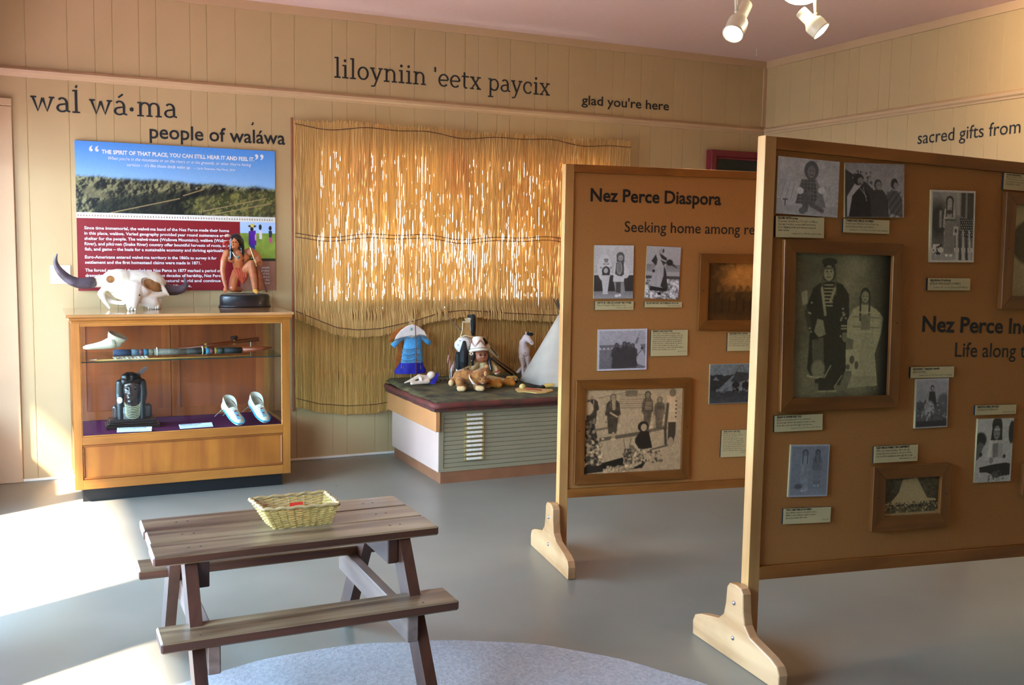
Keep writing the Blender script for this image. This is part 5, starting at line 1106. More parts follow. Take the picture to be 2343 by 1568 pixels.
p1 = atz(1195, 891, .532); m = MB(); m.ell((p1.x, p1.y, zg(p1.x, p1.y) + .018), (.021, .021, .019), 16, 12); o = m.build('stuffed_ball', mat('cream_ball', 'D0B870', rough=.8, var=.1, scale=30), None, True); tag(o, 'small cream coloured hide ball on the hide mat edge', 'ball')
mb = MB(); pl = [atz(a, b, .53) for a, b in ((1179, 893), (1190, 889), (1222, 891), (1262, 891), (1266, 894), (1250, 898), (1228, 899), (1200, 897), (1185, 897))]
mb.prism([(q.x, q.y) for q in pl], lambda u, v, s: (u, v, zg(u, v) + (.007 if s else .001))); o = mb.build('hide_mat', mat('yellow_hide_mat', 'C8A05A', rough=.8, var=.1, scale=20)); tag(o, 'flat pale yellow hide lying on the toy ground in front of the tepee', 'hide')
m = MB(); a_, b_ = atz(1205, 892, .537), atz(1240, 893, .537)
for i in range(4): m.tube([(a_.x, a_.y + .008 * i, zg(a_.x, a_.y) + .010), ((a_.x + b_.x) / 2, a_.y + .008 * i - .006, zg(a_.x, a_.y) + .012), (b_.x, b_.y + .006 * i, zg(b_.x, b_.y) + .010)], .0035, 6)
o = m.build('cord_bundle', mat('red_cord', '9A3020', rough=.7), None, True); tag(o, 'short bundle of red cords lying on the yellow hide', 'cords')
m = MB(); c_ = atz(1232, 886, .54)
for i in range(12): q = c_ + Vector((r.uniform(-.05, .05), r.uniform(-.02, .03), 0)); q.z = zg(q.x, q.y) + .007; m.ell(q, (r.uniform(.012, .026), r.uniform(.010, .016), r.uniform(.007, .012)), 10, 6)
o = blob(m, 'black_cloth', mat('black_cloth', '15120F'), None, vox=.003, sm=1); tag(o, 'crumpled black cloth at the foot of the tepee', 'cloth')
c_ = atz(1262, 884, .54); zz = zg(c_.x, c_.y) + .016; m = MB(); m.tube([(c_.x - .055, c_.y, zz), (c_.x + .12, c_.y + .02, zz)], .015, 14); o = m.build('rolled_mat', mat('yellow_roll', 'C09848', rough=.8), None, True); tag(o, 'yellow rolled mat lying at the right of the toy village', 'rolled mat')
# ------------------------------------------------------------------ picnic table
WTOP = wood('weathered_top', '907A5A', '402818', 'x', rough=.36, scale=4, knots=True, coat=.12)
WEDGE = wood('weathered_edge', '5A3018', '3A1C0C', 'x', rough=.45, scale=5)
WLEG = wood('stained_leg', '4E2A1A', '321A10', 'z', rough=.4, scale=4, coat=.1)
WBR = wood('brace_wood', '8A7468', '5E4A40', 'y', rough=.45, scale=4)
TC, TH, BH, HW = -3.49, .562, .372, .222
pt = thing('picnic_table', 'small weathered wooden picnic table with attached benches in the foreground', 'picnic table', (.76, TC, 0))
TXL, TXR = .319, 1.205
bw_ = (2 * HW - 2 * .006) / 3
for i in range(3):
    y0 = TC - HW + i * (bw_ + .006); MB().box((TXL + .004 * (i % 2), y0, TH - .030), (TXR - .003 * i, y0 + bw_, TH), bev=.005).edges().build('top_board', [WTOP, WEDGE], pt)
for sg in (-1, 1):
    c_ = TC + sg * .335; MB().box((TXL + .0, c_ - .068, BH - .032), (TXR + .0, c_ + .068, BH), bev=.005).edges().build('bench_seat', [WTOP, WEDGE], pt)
for x in (.408, 1.075):
    inner = 1 if x < 1 else -1
    for sg in (-1, 1):
        m = MB(); lw = .105; o0 = .555; o1 = .205
        P4 = [(o0 - lw, 0), (o0, 0), (o1, TH - .0305), (o1 - lw, TH - .0305)]
        m.prism(P4, lambda u, v, s: (x + (.036 if s else 0), TC + sg * u, v)); m.build('leg', WLEG, pt)
    xi = (x + .0365, x + .0725) if inner == 1 else (x - .0365, x - .0005)
    MB().box((xi[0], TC - .39, BH - .032 - .085), (xi[1], TC + .39, BH - .0325), bev=.003).build('bench_support', WBR, pt)
    MB().box((xi[0], TC - HW + .025, TH - .030 - .085), (xi[1], TC + HW - .025, TH - .0305), bev=.003).build('top_cleat', WLEG, pt)
SCR = mat('rusty_screw', '2A1A12', rough=.6); scr = []
for x in (.427, 1.095):
    for sg in (-1, 1): scr += [(x, TC + sg * .335 + k_, BH) for k_ in (-.04, .03)]
    for i in range(3): scr += [(x + e_, TC - HW + i * (bw_ + .006) + .07, TH) for e_ in (0, .035 if x < 1 else -.035)]
for p_ in scr: MB().ell(p_, (.004, .004, .0008), 8, 4).build('screw', SCR, pt, True)
# ------------------------------------------------------------------ basket
RZ = .0760; bz = TH
bt = [Vector(v) for v in ((.704, -3.545, bz), (.884, -3.555, bz), (.878, -3.452, bz), (.694, -3.448, bz))]
tp = [Vector(v) for v in ((.664, -3.572, bz + .074), (.905, -3.588, bz + .074), (.899, -3.425, bz + .078), (.646, -3.432, bz + .078))]
bk = thing('wicker_basket', 'rectangular pale wicker basket on the picnic table top', 'basket', (.79, -3.50, TH))
WK = mat('wicker', 'CDAA62', rough=.5, var=.18, scale=60, trans=.12); WKR = mat('wicker_rim', 'A88C5C', rough=.5, var=.15, scale=40)
def per(f, s):
    """point on the wall at height fraction f, perimeter parameter s in 0..4"""
    k = int(s) % 4; a = bt[k].lerp(tp[k], f); b = bt[(k + 1) % 4].lerp(tp[(k + 1) % 4], f); return a.lerp(b, s - int(s))
m = MB(); NS = 72
for r_ in range(17):
    f = .02 + r_ * .055; pts = []
    for i in range(NS):
        s = 4 * i / NS; p = per(f, s); c_ = (bt[0] + bt[2]) / 2; o = Vector((p.x - c_.x, p.y - c_.y, 0)).normalized(); pts.append(p + o * (.0022 * (1 if (i // 2 + r_) % 2 else -1)) + Vector((0, 0, .001 * math.sin(i * 1.9 + r_))))
    m.tube(pts, .0019, 5, closed=True)
m.build('woven_strands', WK, bk)
m = MB()
for i in range(36): s = 4 * (i + .5) / 36; m.tube([per(0.0, s), per(.98, s)], .0016, 5)
m.build('stakes', mat('wicker_stake', '9A8850', rough=.5), bk)
m = MB(); pts = []
for i in range(96): s = 4 * i / 96; pts.append(per(1.0, s) + Vector((0, 0, .002 * math.sin(i * 1.3))))
m.tube(pts, .0052, 8, closed=True)
for k_ in range(2): m.tube([q + Vector((math.sin(i * .9 + k_ * PI) * .003, math.cos(i * .9 + k_ * PI) * .003, .003 * math.sin(i * .9 + k_ * PI))) for i, q in enumerate(pts)], .0034, 6, closed=True)
m.build('rim', WKR, bk, True)
m = MB(); m.add([q + Vector((0, 0, .0015)) for q in bt] + [q + Vector((0, 0, .005)) for q in bt], [(3, 2, 1, 0), (4, 5, 6, 7), (0, 1, 5, 4), (1, 2, 6, 5), (2, 3, 7, 6), (3, 0, 4, 7)]); m.build('basket_floor', WK, bk)
CR_ = [('orange crayon lying in the wicker basket', 'D85A1C', (.76, -3.50), .3), ('red crayon lying in the wicker basket', 'C0281C', (.80, -3.47), 1.1), ('yellow crayon lying in the wicker basket', 'D8A020', (.84, -3.51), -.5), ('grey pencil lying in the wicker basket', '7A7A90', (.735, -3.515), .15)]
for lb, c_, (x, y), a in CR_:
    m = MB(); d = Vector((math.cos(a), math.sin(a), 0)) * .028; q = Vector((x, y, bz + .0095)); m.tube([q - d, q + d * .8, q + d], [.0042, .0042, .0012], 8); o = m.build('pencil' if 'pencil' in lb else 'crayon', mat('cr_' + c_, c_, rough=.5), None, True); tag(o, lb, 'pencil' if 'pencil' in lb else 'crayon')
q = [Vector((.775, -3.452, bz + .05)), Vector((.815, -3.455, bz + .052)), Vector((.81, -3.49, bz + .012)), Vector((.77, -3.487, bz + .012))]
m = MB(); m.prism([(0, 0), (.045, 0), (.045, .055), (0, .055)], lambda u, v, s: Vector((.772 + u, -3.478 + v * .35 + (.0015 if s else 0), bz + .009 + v * .9))); o = m.build('red_card', mat('red_card', 'C8301C', rough=.5)); tag(o, 'small red card standing inside the wicker basket', 'card')
# ------------------------------------------------------------------ rug
RUG = mat('grey_rug', '9E9692', col2='86807C', rough=1., scale=70, bump=1., detail=10, sheen=.2)
m = MB(); n = 140; rc = (.90, -4.47); pts = []
for i in range(n):
    a = 2 * PI * i / n; rx_, ry_ = 1.235, 1.235; w = 1 + .004 * math.sin(a * 9) + .003 * math.sin(a * 23)
    pts.append((rc[0] + rx_ * math.cos(a) * w, rc[1] + ry_ * math.sin(a) * w))
m.prism(pts, lambda u, v, s: (u, v, .006 if s else .0005)); rg = m.build('round_rug', RUG); tag(rg, 'round pale grey low-pile rug partly under the picnic table', 'rug')
# ------------------------------------------------------------------ display panels
PNX = wood('panel_rail_wood', 'A86A2C', '8A5220', 'x', rough=.38, scale=4, knots=True, coat=.15)
PNZ = wood('panel_stile_wood', 'CC9A5C', 'B27E44', 'z', rough=.38, scale=4, coat=.15)
PNE = wood('panel_foot_wood', 'D4A878', 'B8885A', 'y', rough=.22, scale=3, coat=.35)
BOARD = mat('tan_fabric_board', 'AC7438', rough=.75, var=.08, scale=220, detail=3, bump=.05)
INKP = mat('board_ink', '10141A', rough=.5)
def panel(label, x0, y0, s, shear, length, ztop, ztr, zbot, zbr, sw, feet_y):
    L = (1 + s * s) ** .5; dx, dy = 1 / L, s / L; nx_, ny_ = -s / L, 1 / L          # n points away from the camera
    F = lambda u, v, d=0.: Vector((x0 + dx * u + nx_ * d, y0 + dy * u + ny_ * d, v + shear * u))
    t = thing('photo_display_stand', label, 'display stand', F(length / 2, 0, .02)); t.location.z = 0
    def bx(u0, u1, v0, v1, d0, d1, name, m_):
        m = MB(); m.add([F(u, v, d) for u in (u0, u1) for d in (d0, d1) for v in (v0, v1)], [(0, 1, 3, 2), (4, 6, 7, 5), (0, 4, 5, 1), (2, 3, 7, 6), (0, 2, 6, 4), (1, 5, 7, 3)]); o = m.build(name, m_, t); return bake(o, [('BEVEL', dict(width=.0022, segments=2, limit_method='ANGLE'))])
    D_ = .045
    bx(0, sw, .03, ztop, 0, D_, 'stile', PNZ); bx(length - sw, length, .03, ztop, 0, D_, 'stile', PNZ)
    bx(sw, length - sw, ztr, ztop, 0, D_, 'top_rail', PNX); bx(sw, length - sw, zbot, zbr, 0, D_, 'bottom_rail', PNX)
    bx(sw, length - sw, zbr, ztr, .012, .032, 'board', BOARD)
    half = .27; prof = [(-half, 0), (half, 0), (half + .002, .055), (half - .012, .082), (half - .05, .098), (.10, .125), (.066, .155), (.055, .20), (.050, .262), (.036, .279), (0, .284)]
    prof = prof + [(-a, b) for a, b in prof[::-1] if a > 0 and (a, b) not in prof[:2]]
    for u_ in (-.040, length + .002):
        m = MB(); m.prism(prof, lambda a, b, sd: F(u_ + (.038 if sd else 0), b - shear * 0, .0225 - a)); 
        for i, v in enumerate(m.v): m.v[i] = (v[0], v[1], max(0, v[2] - (shear * (u_ + .02))) )
        ft = m.build('foot', PNE, t); bake(ft, [('BEVEL', dict(width=.005, segments=3, limit_method='ANGLE', angle_limit=.9))]); ft.data.polygons.foreach_set('use_smooth', [False] * len(ft.data.polygons))
        if u_ < 0:
            for v in (.215, .085):
                b = MB(); M_ = Matrix.Rotation(-PI / 2, 4, 'Y'); b.lathe([(.0085, 0), (.008, .003), (.004, .0055), (0, .006)], F(u_ - .0005, v, .0225), 14, M=M_); b.build('bolt', mat('bright_bolt', 'C8CCD8', rough=.15, metal=1.), ft, True)
    return t, F
PA, FA = panel('nearer tall display panel of historic photographs, cut off at the right of the picture', 2.306, -3.931, -.07, -.033, 2.30, 1.873, 1.830, .300, .348, .047, 0)
PB_, FB = panel('rear tall display panel standing between the drawer cabinet and the nearer panel', 2.215, -2.66, -.15, 0., 2.30, 1.859, 1.823, .307, .348, .043, 0)
def head(F, body, u, v, size, width, bold, p):
    put_words(body, lambda a, b: F(a, b, .0112), u, v, size, width, bold, 'heading_word', INKP, p)
head(FB, 'Nez Perce Diaspora', .1285, 1.695, .084, .670, .0020, PB_)
head(FB, 'Seeking home among relatives', .302, 1.557, .072, .860, .0004, PB_)
head(FA, 'Nez Perce Indian', .744, 1.209, .084, .660, .0020, PA)
head(FA, 'Life along the', .912, 1.114, .080, .445, .0004, PA)
CARD = mat('cream_card', 'CDBF8C', rough=.6, var=.03); CEDGE = mat('card_edge', '1C1A18', rough=.7); PEDGE = mat('foam_edge', 'B8A878', rough=.7)
FWX = wood('frame_wood_h', '8C5620', '6E3F14', 'x', rough=.4, scale=5, coat=.1, knots=True); FWZ = wood('frame_wood_v', '8C5620', '6E3F14', 'z', rough=.4, scale=5, coat=.1)
def quad(q): # TL TR BR BL -> rectangle basis
    TL, TR, BR, BL = [Vector(p) for p in q]; ex = ((TR - TL) + (BR - BL)) / 2; w = ex.length; ex.normalize(); ey = Vector((-ex.y, ex.x)); h = (((TL - BL) + (TR - BR)) / 2).dot(ey); c = (TL + TR + BR + BL) / 4
    return c - ex * w / 2 - ey * h / 2, ex, ey, w, h
def caption(F, q, label, lines):
    o, ex, ey, w, h = quad(q); G_ = lambda u, v, d: F(*(o + ex * u + ey * v), d)
    t = thing('caption_card', label, 'caption card', G_(w / 2, h / 2, .008))
    m = MB(); m.prism([(0, 0), (w, 0), (w, h), (0, h)], lambda u, v, s: G_(u, v, .0118 if s else .0045)); m.build('backing', CEDGE, t)
    m = MB(); m.prism([(0.0006, 0), (w, 0), (w, h), (0.0006, h)], lambda u, v, s: G_(u, v, .0044 if s else .0036)); m.build('card', CARD, t)
    m = MB(); card_text(m, lambda u, v: G_(u, v, .0032), w, h, lines); m.build('lettering', INKP, t)
def photo(F, q, label, pic, cat='photograph'):
    o, ex, ey, w, h = quad(q); G_ = lambda u, v, d: F(*(o + ex * u + ey * v), d)
    t = thing('photograph', label, cat, G_(w / 2, h / 2, .008)); m = MB(); m.prism([(0, 0), (w, 0), (w, h), (0, h)], lambda u, v, s: G_(u, v, .0118 if s else .0040)); m.build('mount_board', PEDGE, t)
    pic(w, h).build(lambda u, v: G_(u, h - v, .0034), 'print', t)
def framed(F, qo, qi, label, pic, holes=True):
    o, ex, ey, w, h = quad(qo); G_ = lambda u, v, d: F(*(o + ex * u + ey * v), d); oi, _, _, wi, hi = quad(qi); li = (oi - o).dot(ex); bi = (oi - o).dot(ey); ri = li + wi; ti = bi + hi
    t = thing('picture_frame', label, 'framed picture', G_(w / 2, h / 2, .0))
    for nm, pl, m_ in (('frame_rail', [(0, 0), (w, 0), (ri, bi), (li, bi)], FWX), ('frame_rail', [(li, ti), (ri, ti), (w, h), (0, h)], FWX), ('frame_stile', [(0, 0), (li, bi), (li, ti), (0, h)], FWZ), ('frame_stile', [(ri, bi), (w, 0), (w, h), (ri, ti)], FWZ)):
        m = MB(); m.prism(pl, lambda u, v, s: G_(u, v, .0118 if s else -.010)); ob = m.build(nm, m_, t); bake(ob, [('BEVEL', dict(width=.0015, segments=2))])
    m = MB(); m.prism([(li - .004, bi - .004), (ri + .004, bi - .004), (ri + .004, ti + .004), (li - .004, ti + .004)], lambda u, v, s: G_(u, v, .0117 if s else .0045)); m.build('mat_board', PEDGE, t)
    pic(wi, hi).build(lambda u, v: G_(li + u, bi + hi - v, .0040), 'print', t)
    if holes:
        m = MB()
        for u in (li * .40, ri + (w - ri) * .6): c_ = G_(u, h * .52, -.0101); m.ell(c_, (.0032, .0012, .0032), 8, 6)
        m.build('screw_holes', CEDGE, t, True)
# pictures -----------------------------------------------------------
def pc_children(w, h):
    p = Pic(w, h, 110, (1.0, 1.0, .99)); p.grad(.80, .72, 0, .52); p.c *= (.93 + .14 * p.noise(8, 6, 2))[..., None]; p.grad(.16, .13, .56, .86); p.grad(.42, .55, .86, 1)
    p.ell(.26, .42, .18, .26, .84, .1); p.poly([(.24, .25), (.36, .25), (.34, .32), (.26, .32)], .45); p.line(.30, .31, .30, .40, .008, .45); p.ell(.25, .35, .03, .015, .5); p.ell(.35, .35, .03, .015, .5); p.ell(.17, .42, .03, .02, .55); p.ell(.42, .42, .03, .02, .55)
    p.ell(.30, .48, .105, .085, .17, .1); p.poly([(.21, .5), (.39, .5), (.40, .56), (.20, .56)], .15); p.ell(.295, .475, .055, .050, .66); p.poly([(.18, .56), (.40, .56), (.35, .88), (.23, .88)], .78); p.ell(.26, .90, .04, .016, .8); p.ell(.32, .90, .04, .016, .8)
    p.ell(.80, .50, .10, .12, .82); p.poly([(.56, .30), (.76, .30), (.88, .55), (.86, .60), (.78, .55), (.76, .68), (.48, .68), (.50, .45)], .84); p.poly([(.56, .32), (.75, .32), (.76, .54), (.70, .58), (.60, .57), (.53, .53)], .22); p.ell(.64, .43, .075, .12, .55, .1); p.ell(.64, .42, .05, .10, .40, .2)
    p.poly([(.50, .68), (.76, .68), (.80, .90), (.56, .92)], .50); p.poly([(.56, .69), (.68, .69), (.68, .90), (.56, .88)], .22); p.ell(.66, .20, .10, .075, .28, .1); p.poly([(.565, .2), (.76, .2), (.76, .32), (.57, .31)], .25); p.ell(.665, .235, .065, .055, .60); p.ell(.64, .235, .01, .008, .2); p.ell(.69, .235, .01, .008, .2); p.ell(.665, .265, .02, .006, .3)
    p.ell(.58, .95, .05, .025, .88); p.ell(.66, .94, .04, .025, .88); return p
def pc_wood(w, h):
    p = Pic(w, h, 96); p.grad(.66, .58, 0, .5); n = p.noise(16, 20, 4); p.grad(.42, .5, .34, .48); p.grad(.62, .6, .48, .56); p.grad(.18, .2, .56, .62); p.grad(.6, .66, .62, 1); p.c *= (1 + ((p.y > .62) * (n - .5) * 2.6))[..., None]; p.speck(0, .8, 1, 1, 60, .012, .1, .5, 8)
    p.poly([(.22, .20), (.26, .15), (.33, .28), (.33, .40), (.14, .28)], .13); p.poly([(.33, .16), (.45, .14), (.58, .27), (.55, .50), (.56, .80), (.14, .78), (.20, .45), (.30, .34)], .62); p.c *= (1 + .25 * ((p.x > .14) & (p.x < .58) & (p.y > .3)) * (p.noise(24, 6, 7) - .5))[..., None]
    p.poly([(.52, .36), (.60, .5), (.66, .80), (.64, .84), (.44, .76), (.52, .55)], .12); p.poly([(.14, .76), (.62, .80), (.62, .86), (.12, .84)], .09); p.ell(.42, .10, .08, .055, .55, .2); p.ell(.48, .08, .025, .04, .15); p.poly([(.36, .13), (.46, .16), (.60, .22), (.58, .27), (.44, .23)], .12)
    for i in range(9): p.line(.42 + i * .01, .26 + i * .012, .92 - i * .03, .40 - i * .02, .010, .12 + .03 * (i % 3))
    p.ell(.68, .30, .10, .06, .10, .3); p.line(.18, .35, .17, .48, .03, .5); p.ell(.22, .47, .04, .03, .12); p.line(.20, .50, .12, .76, .006, .6); p.ell(.42, .90, .06, .03, .08); return p
def pc_group(w, h):
    p = Pic(w, h, 120, (1, .98, 1)); p.grad(.64, .58, 0, .42); p.grad(.36, .30, .42, 1); n = p.noise(18, 14, 6); p.c *= (.85 + .3 * n)[..., None]; p.put(((p.y > .37 + .02 * n) & (p.y < .44)).astype(float), .30)
    for i in range(4): p.poly([(.02 + i * .08, .49), (.045 + i * .08, .43), (.08 + i * .08, .49)], .72)
    p.poly([(.72, .40), (.80, .22), (.99, .72), (.96, .92), (.78, .84)], .62); p.line(.79, .24, .84, .12, .004, .2); p.poly([(.74, .36), (.80, .20), (.84, .22), (.80, .36)], .35); p.line(.80, .64, .93, .46, .008, .15); p.ell(.90, .47, .03, .03, .12)
    for cx, tp_, w_ in ((.38, .34, .19), (.54, .31, .16), (.62, .33, .14), (.71, .36, .17)): p.figure(cx, tp_, .98, w_, .12, .26, .10, 1.1, feet=False)
    p.poly([(.27, .92), (.34, .55), (.74, .50), (.82, .90)], .11); p.c = p.c * .9 + .06; return p.border(.03, .78)
def pc_horses(w, h):
    p = Pic(w, h, 120, (1.0, .66, .30)); p.grad(.60, .50, 0, .5); n = p.noise(14, 12, 12); p.grad(.18, .16, .5, 1); p.put((p.y < .55) * np.clip((.52 - p.x * .6 - n * .55) * 6, 0, 1), .22); p.put(((n > .52) & (p.y < .6)).astype(float) * .6, .2); p.ell(.62, .22, .34, .22, .72, .8)
    for i in range(7):
        x = .12 + i * .11; p.ell(x + .06, .58, .10, .08, .16 + .05 * (i % 3), .2); p.line(x + .12, .55, x + .16, .42, .03, .2); p.line(x, .6, x, .85, .012, .12); p.line(x + .1, .6, x + .1, .85, .012, .12); p.ell(x + .05, .45, .03, .06, .35)
    p.grad(.16, .24, .86, 1); p.c *= (.8 + .4 * n)[..., None]; return p
def pc_camp(w, h):
    p = Pic(w, h, 110, (.86, .92, .92)); p.grad(.42, .40, 0, .3); n = p.noise(16, 14, 14); p.put((p.y > .28 + .08 * (n - .5)).astype(float), .12); p.grad(.14, .2, .66, 1)
    p.poly([(.14, .68), (.52, .22), (.70, .22), (.98, .62), (.95, .7)], .42); p.poly([(.42, .45), (.52, .20), (.78, .24), (.80, .40), (.55, .48)], .16); p.poly([(.05, .40), (.12, .32), (.2, .42)], .40)
    for a in (.52, .60, .70): p.line(a, .22, .62 + (a - .6) * .3, .04, .004, .1)
    for cx in (.52, .72, .88): p.figure(cx, .42, .72, .13, .08, .12, .06, 1.2, feet=False)
    p.c *= (.7 + .6 * n)[..., None]; p.speck(.15, .6, 1, .72, 30, .02, .25, .5, 5); return p.border(.008, .55)
def pc_dancers(w, h):
    p = Pic(w, h, 190, (1.0, .84, .62)); p.grad(.74, .70, 0, .28); p.grad(.70, .64, .28, 1); n = p.noise(30, 24, 15); p.c *= (.90 + .2 * n)[..., None]
    for i in range(7): p.line(.36, .07 + i * .026, .62, .075 + i * .026, .005, .42 + .1 * (i % 2))
    p.poly([(.41, .02), (.53, .02), (.53, .09), (.41, .09)], .40); p.line(.14, .10, .42, .04, .004, .4)
    p.poly([(.13, .58), (.55, .52), (.84, .46), (.86, .49), (.52, .57), (.14, .62)], .30); p.line(.10, .48, .30, .45, .012, .35); p.line(.68, .52, .84, .46, .012, .4)
    p.figure(.07, .06, .42, .12, .16, .6, .75, .9, feet=False); p.ell(.03, .22, .06, .08, .75, .2)
    p.figure(.285, .06, .55, .13, .20, .62, .34, .75, feet=False); p.line(.26, .28, .33, .33, .01, .75); p.poly([(.27, .12), (.31, .12), (.31, .25), (.28, .25)], .65); p.ell(.295, .56, .02, .05, .6); p.ell(.295, .60, .03, .015, .8)
    p.figure(.64, .04, .52, .10, .32, .5, .22, .45, feet=False); p.figure(.765, .11, .52, .10, .34, .6, .32, .6, feet=False)
    for i in range(5): p.line(.615, .17 + i * .02, .68, .17 + i * .02, .004, .7)
    p.poly([(.84, .10), (.93, .10), (.95, .30), (.86, .30)], .86); p.ell(.90, .06, .035, .05, .42); p.poly([(.86, .30), (.95, .30), (.95, .42), (.86, .42)], .8); p.poly([(.86, .42), (.94, .42), (.94, .56), (.92, .68), (.86, .66)], .18); p.line(.85, .2, .83, .5, .02, .25); p.line(.83, .5, .84, .68, .018, .2); p.ell(.89, .66, .03, .06, .6)
    for i in range(10): p.ell(.95 - (i % 2) * .012, .14 + i * .024, .010, .010, .2 if i % 2 else .7)
    p.poly([(0, .35), (.10, .40), (.14, .6), (.19, .85), (.2, .98), (0, 1)], .10); p.speck(0, .58, .19, .90, 90, .014, .12, .95, 21); p.speck(0, .35, .12, .6, 50, .012, .08, .6, 22)
    p.poly([(.52, .60), (.58, .50), (.66, .52), (.70, .72), (.55, .74), (.52, .66)], .09); p.ell(.60, .46, .055, .065, .08, .1); p.ell(.607, .47, .032, .045, .66); p.poly([(.48, .66), (.52, .65), (.57, .74), (.54, .76)], .72); p.poly([(.46, .68), (.50, .68), (.58, .80), (.48, .80)], .38)
    p.poly([(.18, .88), (.40, .82), (.42, .92), (.30, .97), (.18, .94)], .07); p.poly([(.48, .97), (.64, .88), (.60, .96)], .08); p.poly([(.41, .72), (.48, .72), (.50, .90), (.42, .92)], .2); p.speck(.40, .74, .80, .90, 120, .011, .1, .9, 23); p.speck(.22, .92, .5, .99, 50, .012, .3, .9, 24); p.line(.42, .72, .40, .60, .003, .2); p.line(.46, .70, .48, .60, .003, .2); p.line(.70, .74, .86, .70, .01, .25)
    return p
def pc_elder(w, h):
    p = Pic(w, h, 150, (1, .99, .95)); p.grad(.70, .66, 0, .7); p.grad(.60, .64, .72, 1); n = p.noise(22, 18, 25)
    p.poly([(.04, .66), (.14, .46), (.30, .38), (.44, .40), (.72, .34), (.92, .42), (1, .62), (.92, .82), (.10, .84)], .70); p.c *= (.86 + .28 * p.noise(9, 9, 26))[..., None]
    for a in (.12, .2, .28, .78, .86): p.line(a, .45, a - .06, .72, .006, .48)
    p.poly([(.38, .36), (.62, .34), (.72, .55), (.80, .84), (.62, .86), (.60, .70), (.36, .62)], .42); p.poly([(.38, .38), (.60, .36), (.66, .66), (.60, .80), (.30, .80), (.34, .6)], .24)
    m_ = ((np.sin(p.x * 120) > .72) | (np.sin(p.y * 95) > .72)) & (p.x > .34) & (p.x < .66) & (p.y > .36) & (p.y < .80); p.put(m_.astype(float) * .5, .5)
    p.poly([(.40, .62), (.54, .62), (.50, .94), (.42, .92)], .30); p.line(.55, .80, .74, .90, .04, .3); p.ell(.42, .92, .06, .06, .34); p.ell(.54, .20, .115, .17, .28, .1); p.ell(.54, .22, .065, .11, .42, .2); p.ell(.52, .20, .010, .010, .12); p.ell(.57, .20, .010, .010, .12); p.line(.52, .28, .57, .28, .006, .15)
    p.ell(.37, .57, .055, .06, .85); p.ell(.72, .54, .06, .06, .85); p.ell(.52, .60, .05, .04, .36); p.line(.10, .74, .17, .74, .012, .25); p.line(.135, .74, .135, .84, .012, .25); p.c *= (.9 + .2 * n)[..., None]; return p
def pc_three(w, h):
    p = Pic(w, h, 140, (1, .99, .96)); p.grad(.52, .62, 0, 1); n = p.noise(20, 16, 28); p.c *= (.88 + .24 * p.noise(6, 6, 29))[..., None]
    p.poly([(0, .12), (.18, .24), (.36, .36), (.48, .5), (.46, 1), (0, 1)], .16); p.speck(.1, .15, .45, .4, 40, .014, .1, .5, 31); p.poly([(.03, .62), (.16, .38), (.26, .40), (.34, .60), (.10, .98), (.03, .98)], .66); p.poly([(.12, .60), (.26, .42), (.36, .50), (.46, .70), (.50, 1), (.06, 1)], .10)
    p.ell(.22, .30, .085, .11, .12, .1); p.ell(.255, .33, .05, .07, .42); p.ell(.25, .38, .02, .012, .15); p.line(.30, .45, .36, .7, .006, .6); p.line(.24, .45, .36, .62, .006, .6)
    p.poly([(.42, .58), (.50, .48), (.62, .48), (.72, .62), (.74, 1), (.44, 1)], .17); p.ell(.55, .39, .065, .10, .18, .1); p.ell(.56, .41, .045, .075, .46); p.ell(.55, .40, .008, .008, .1); p.ell(.58, .40, .008, .008, .1)
    p.poly([(.70, .58), (.78, .48), (.88, .50), (.97, .66), (.98, 1), (.76, .92)], .28); m_ = (np.sin(p.x * 60 + p.y * 40) > .2) & (p.x > .70) & (p.y > .52) & (p.x < .97); p.put(m_.astype(float) * .5, .14); p.ell(.83, .37, .06, .10, .14, .1); p.ell(.85, .40, .035, .06, .48); p.c *= (.88 + .24 * n)[..., None]; return p
def pc_flag(w, h):
    p = Pic(w, h, 110, (1, .99, .90)); p.grad(.42, .34, 0, .8); p.put(np.clip(1 - np.hypot(p.x - .35, (p.y - .1) * 1.3) * 1.6, 0, 1) * .6, .72); p.ell(.18, .42, .22, .26, .16, .8); p.grad(.55, .6, .86, 1); n = p.noise(14, 22, 33)
    p.poly([(.68, 0), (1, 0), (1, .42), (.68, .36)], .20); p.line(.80, .02, .80, .38, .03, .45); p.poly([(.66, .38), (.98, .40), (.96, .66), (.70, .64)], .14)
    for j in range(7):
        for i in range(6): p.ell(.70 + i * .048 + (j % 2) * .02, .41 + j * .034, .012, .008, .75)
    for i in range(5): p.poly([(.58 + i * .07, .55), (.61 + i * .07, .55), (.64 + i * .075, .97), (.58 + i * .075, .97)], .72 if i % 2 == 0 else .18)
    p.line(.60, .05, .62, .32, .045, .62); p.figure(.42, .09, .92, .24, .62, .66, .14, 1.2); p.poly([(.33, .40), (.56, .40), (.54, .88), (.30, .88)], .44); p.ell(.42, .30, .07, .03, .2); p.line(.22, .30, .22, .50, .04, .5); p.line(.33, .41, .55, .41, .02, .25)
    p.poly([(.52, .50), (.63, .50), (.62, .62), (.51, .62)], .75); p.ell(.57, .56, .03, .03, .25); p.poly([(.06, .75), (.26, .75), (.26, .90), (.06, .90)], .85); p.speck(.07, .76, .25, .89, 14, .02, .1, .2, 34); p.c *= (.88 + .24 * n)[..., None]; return p.border(.035, .80)
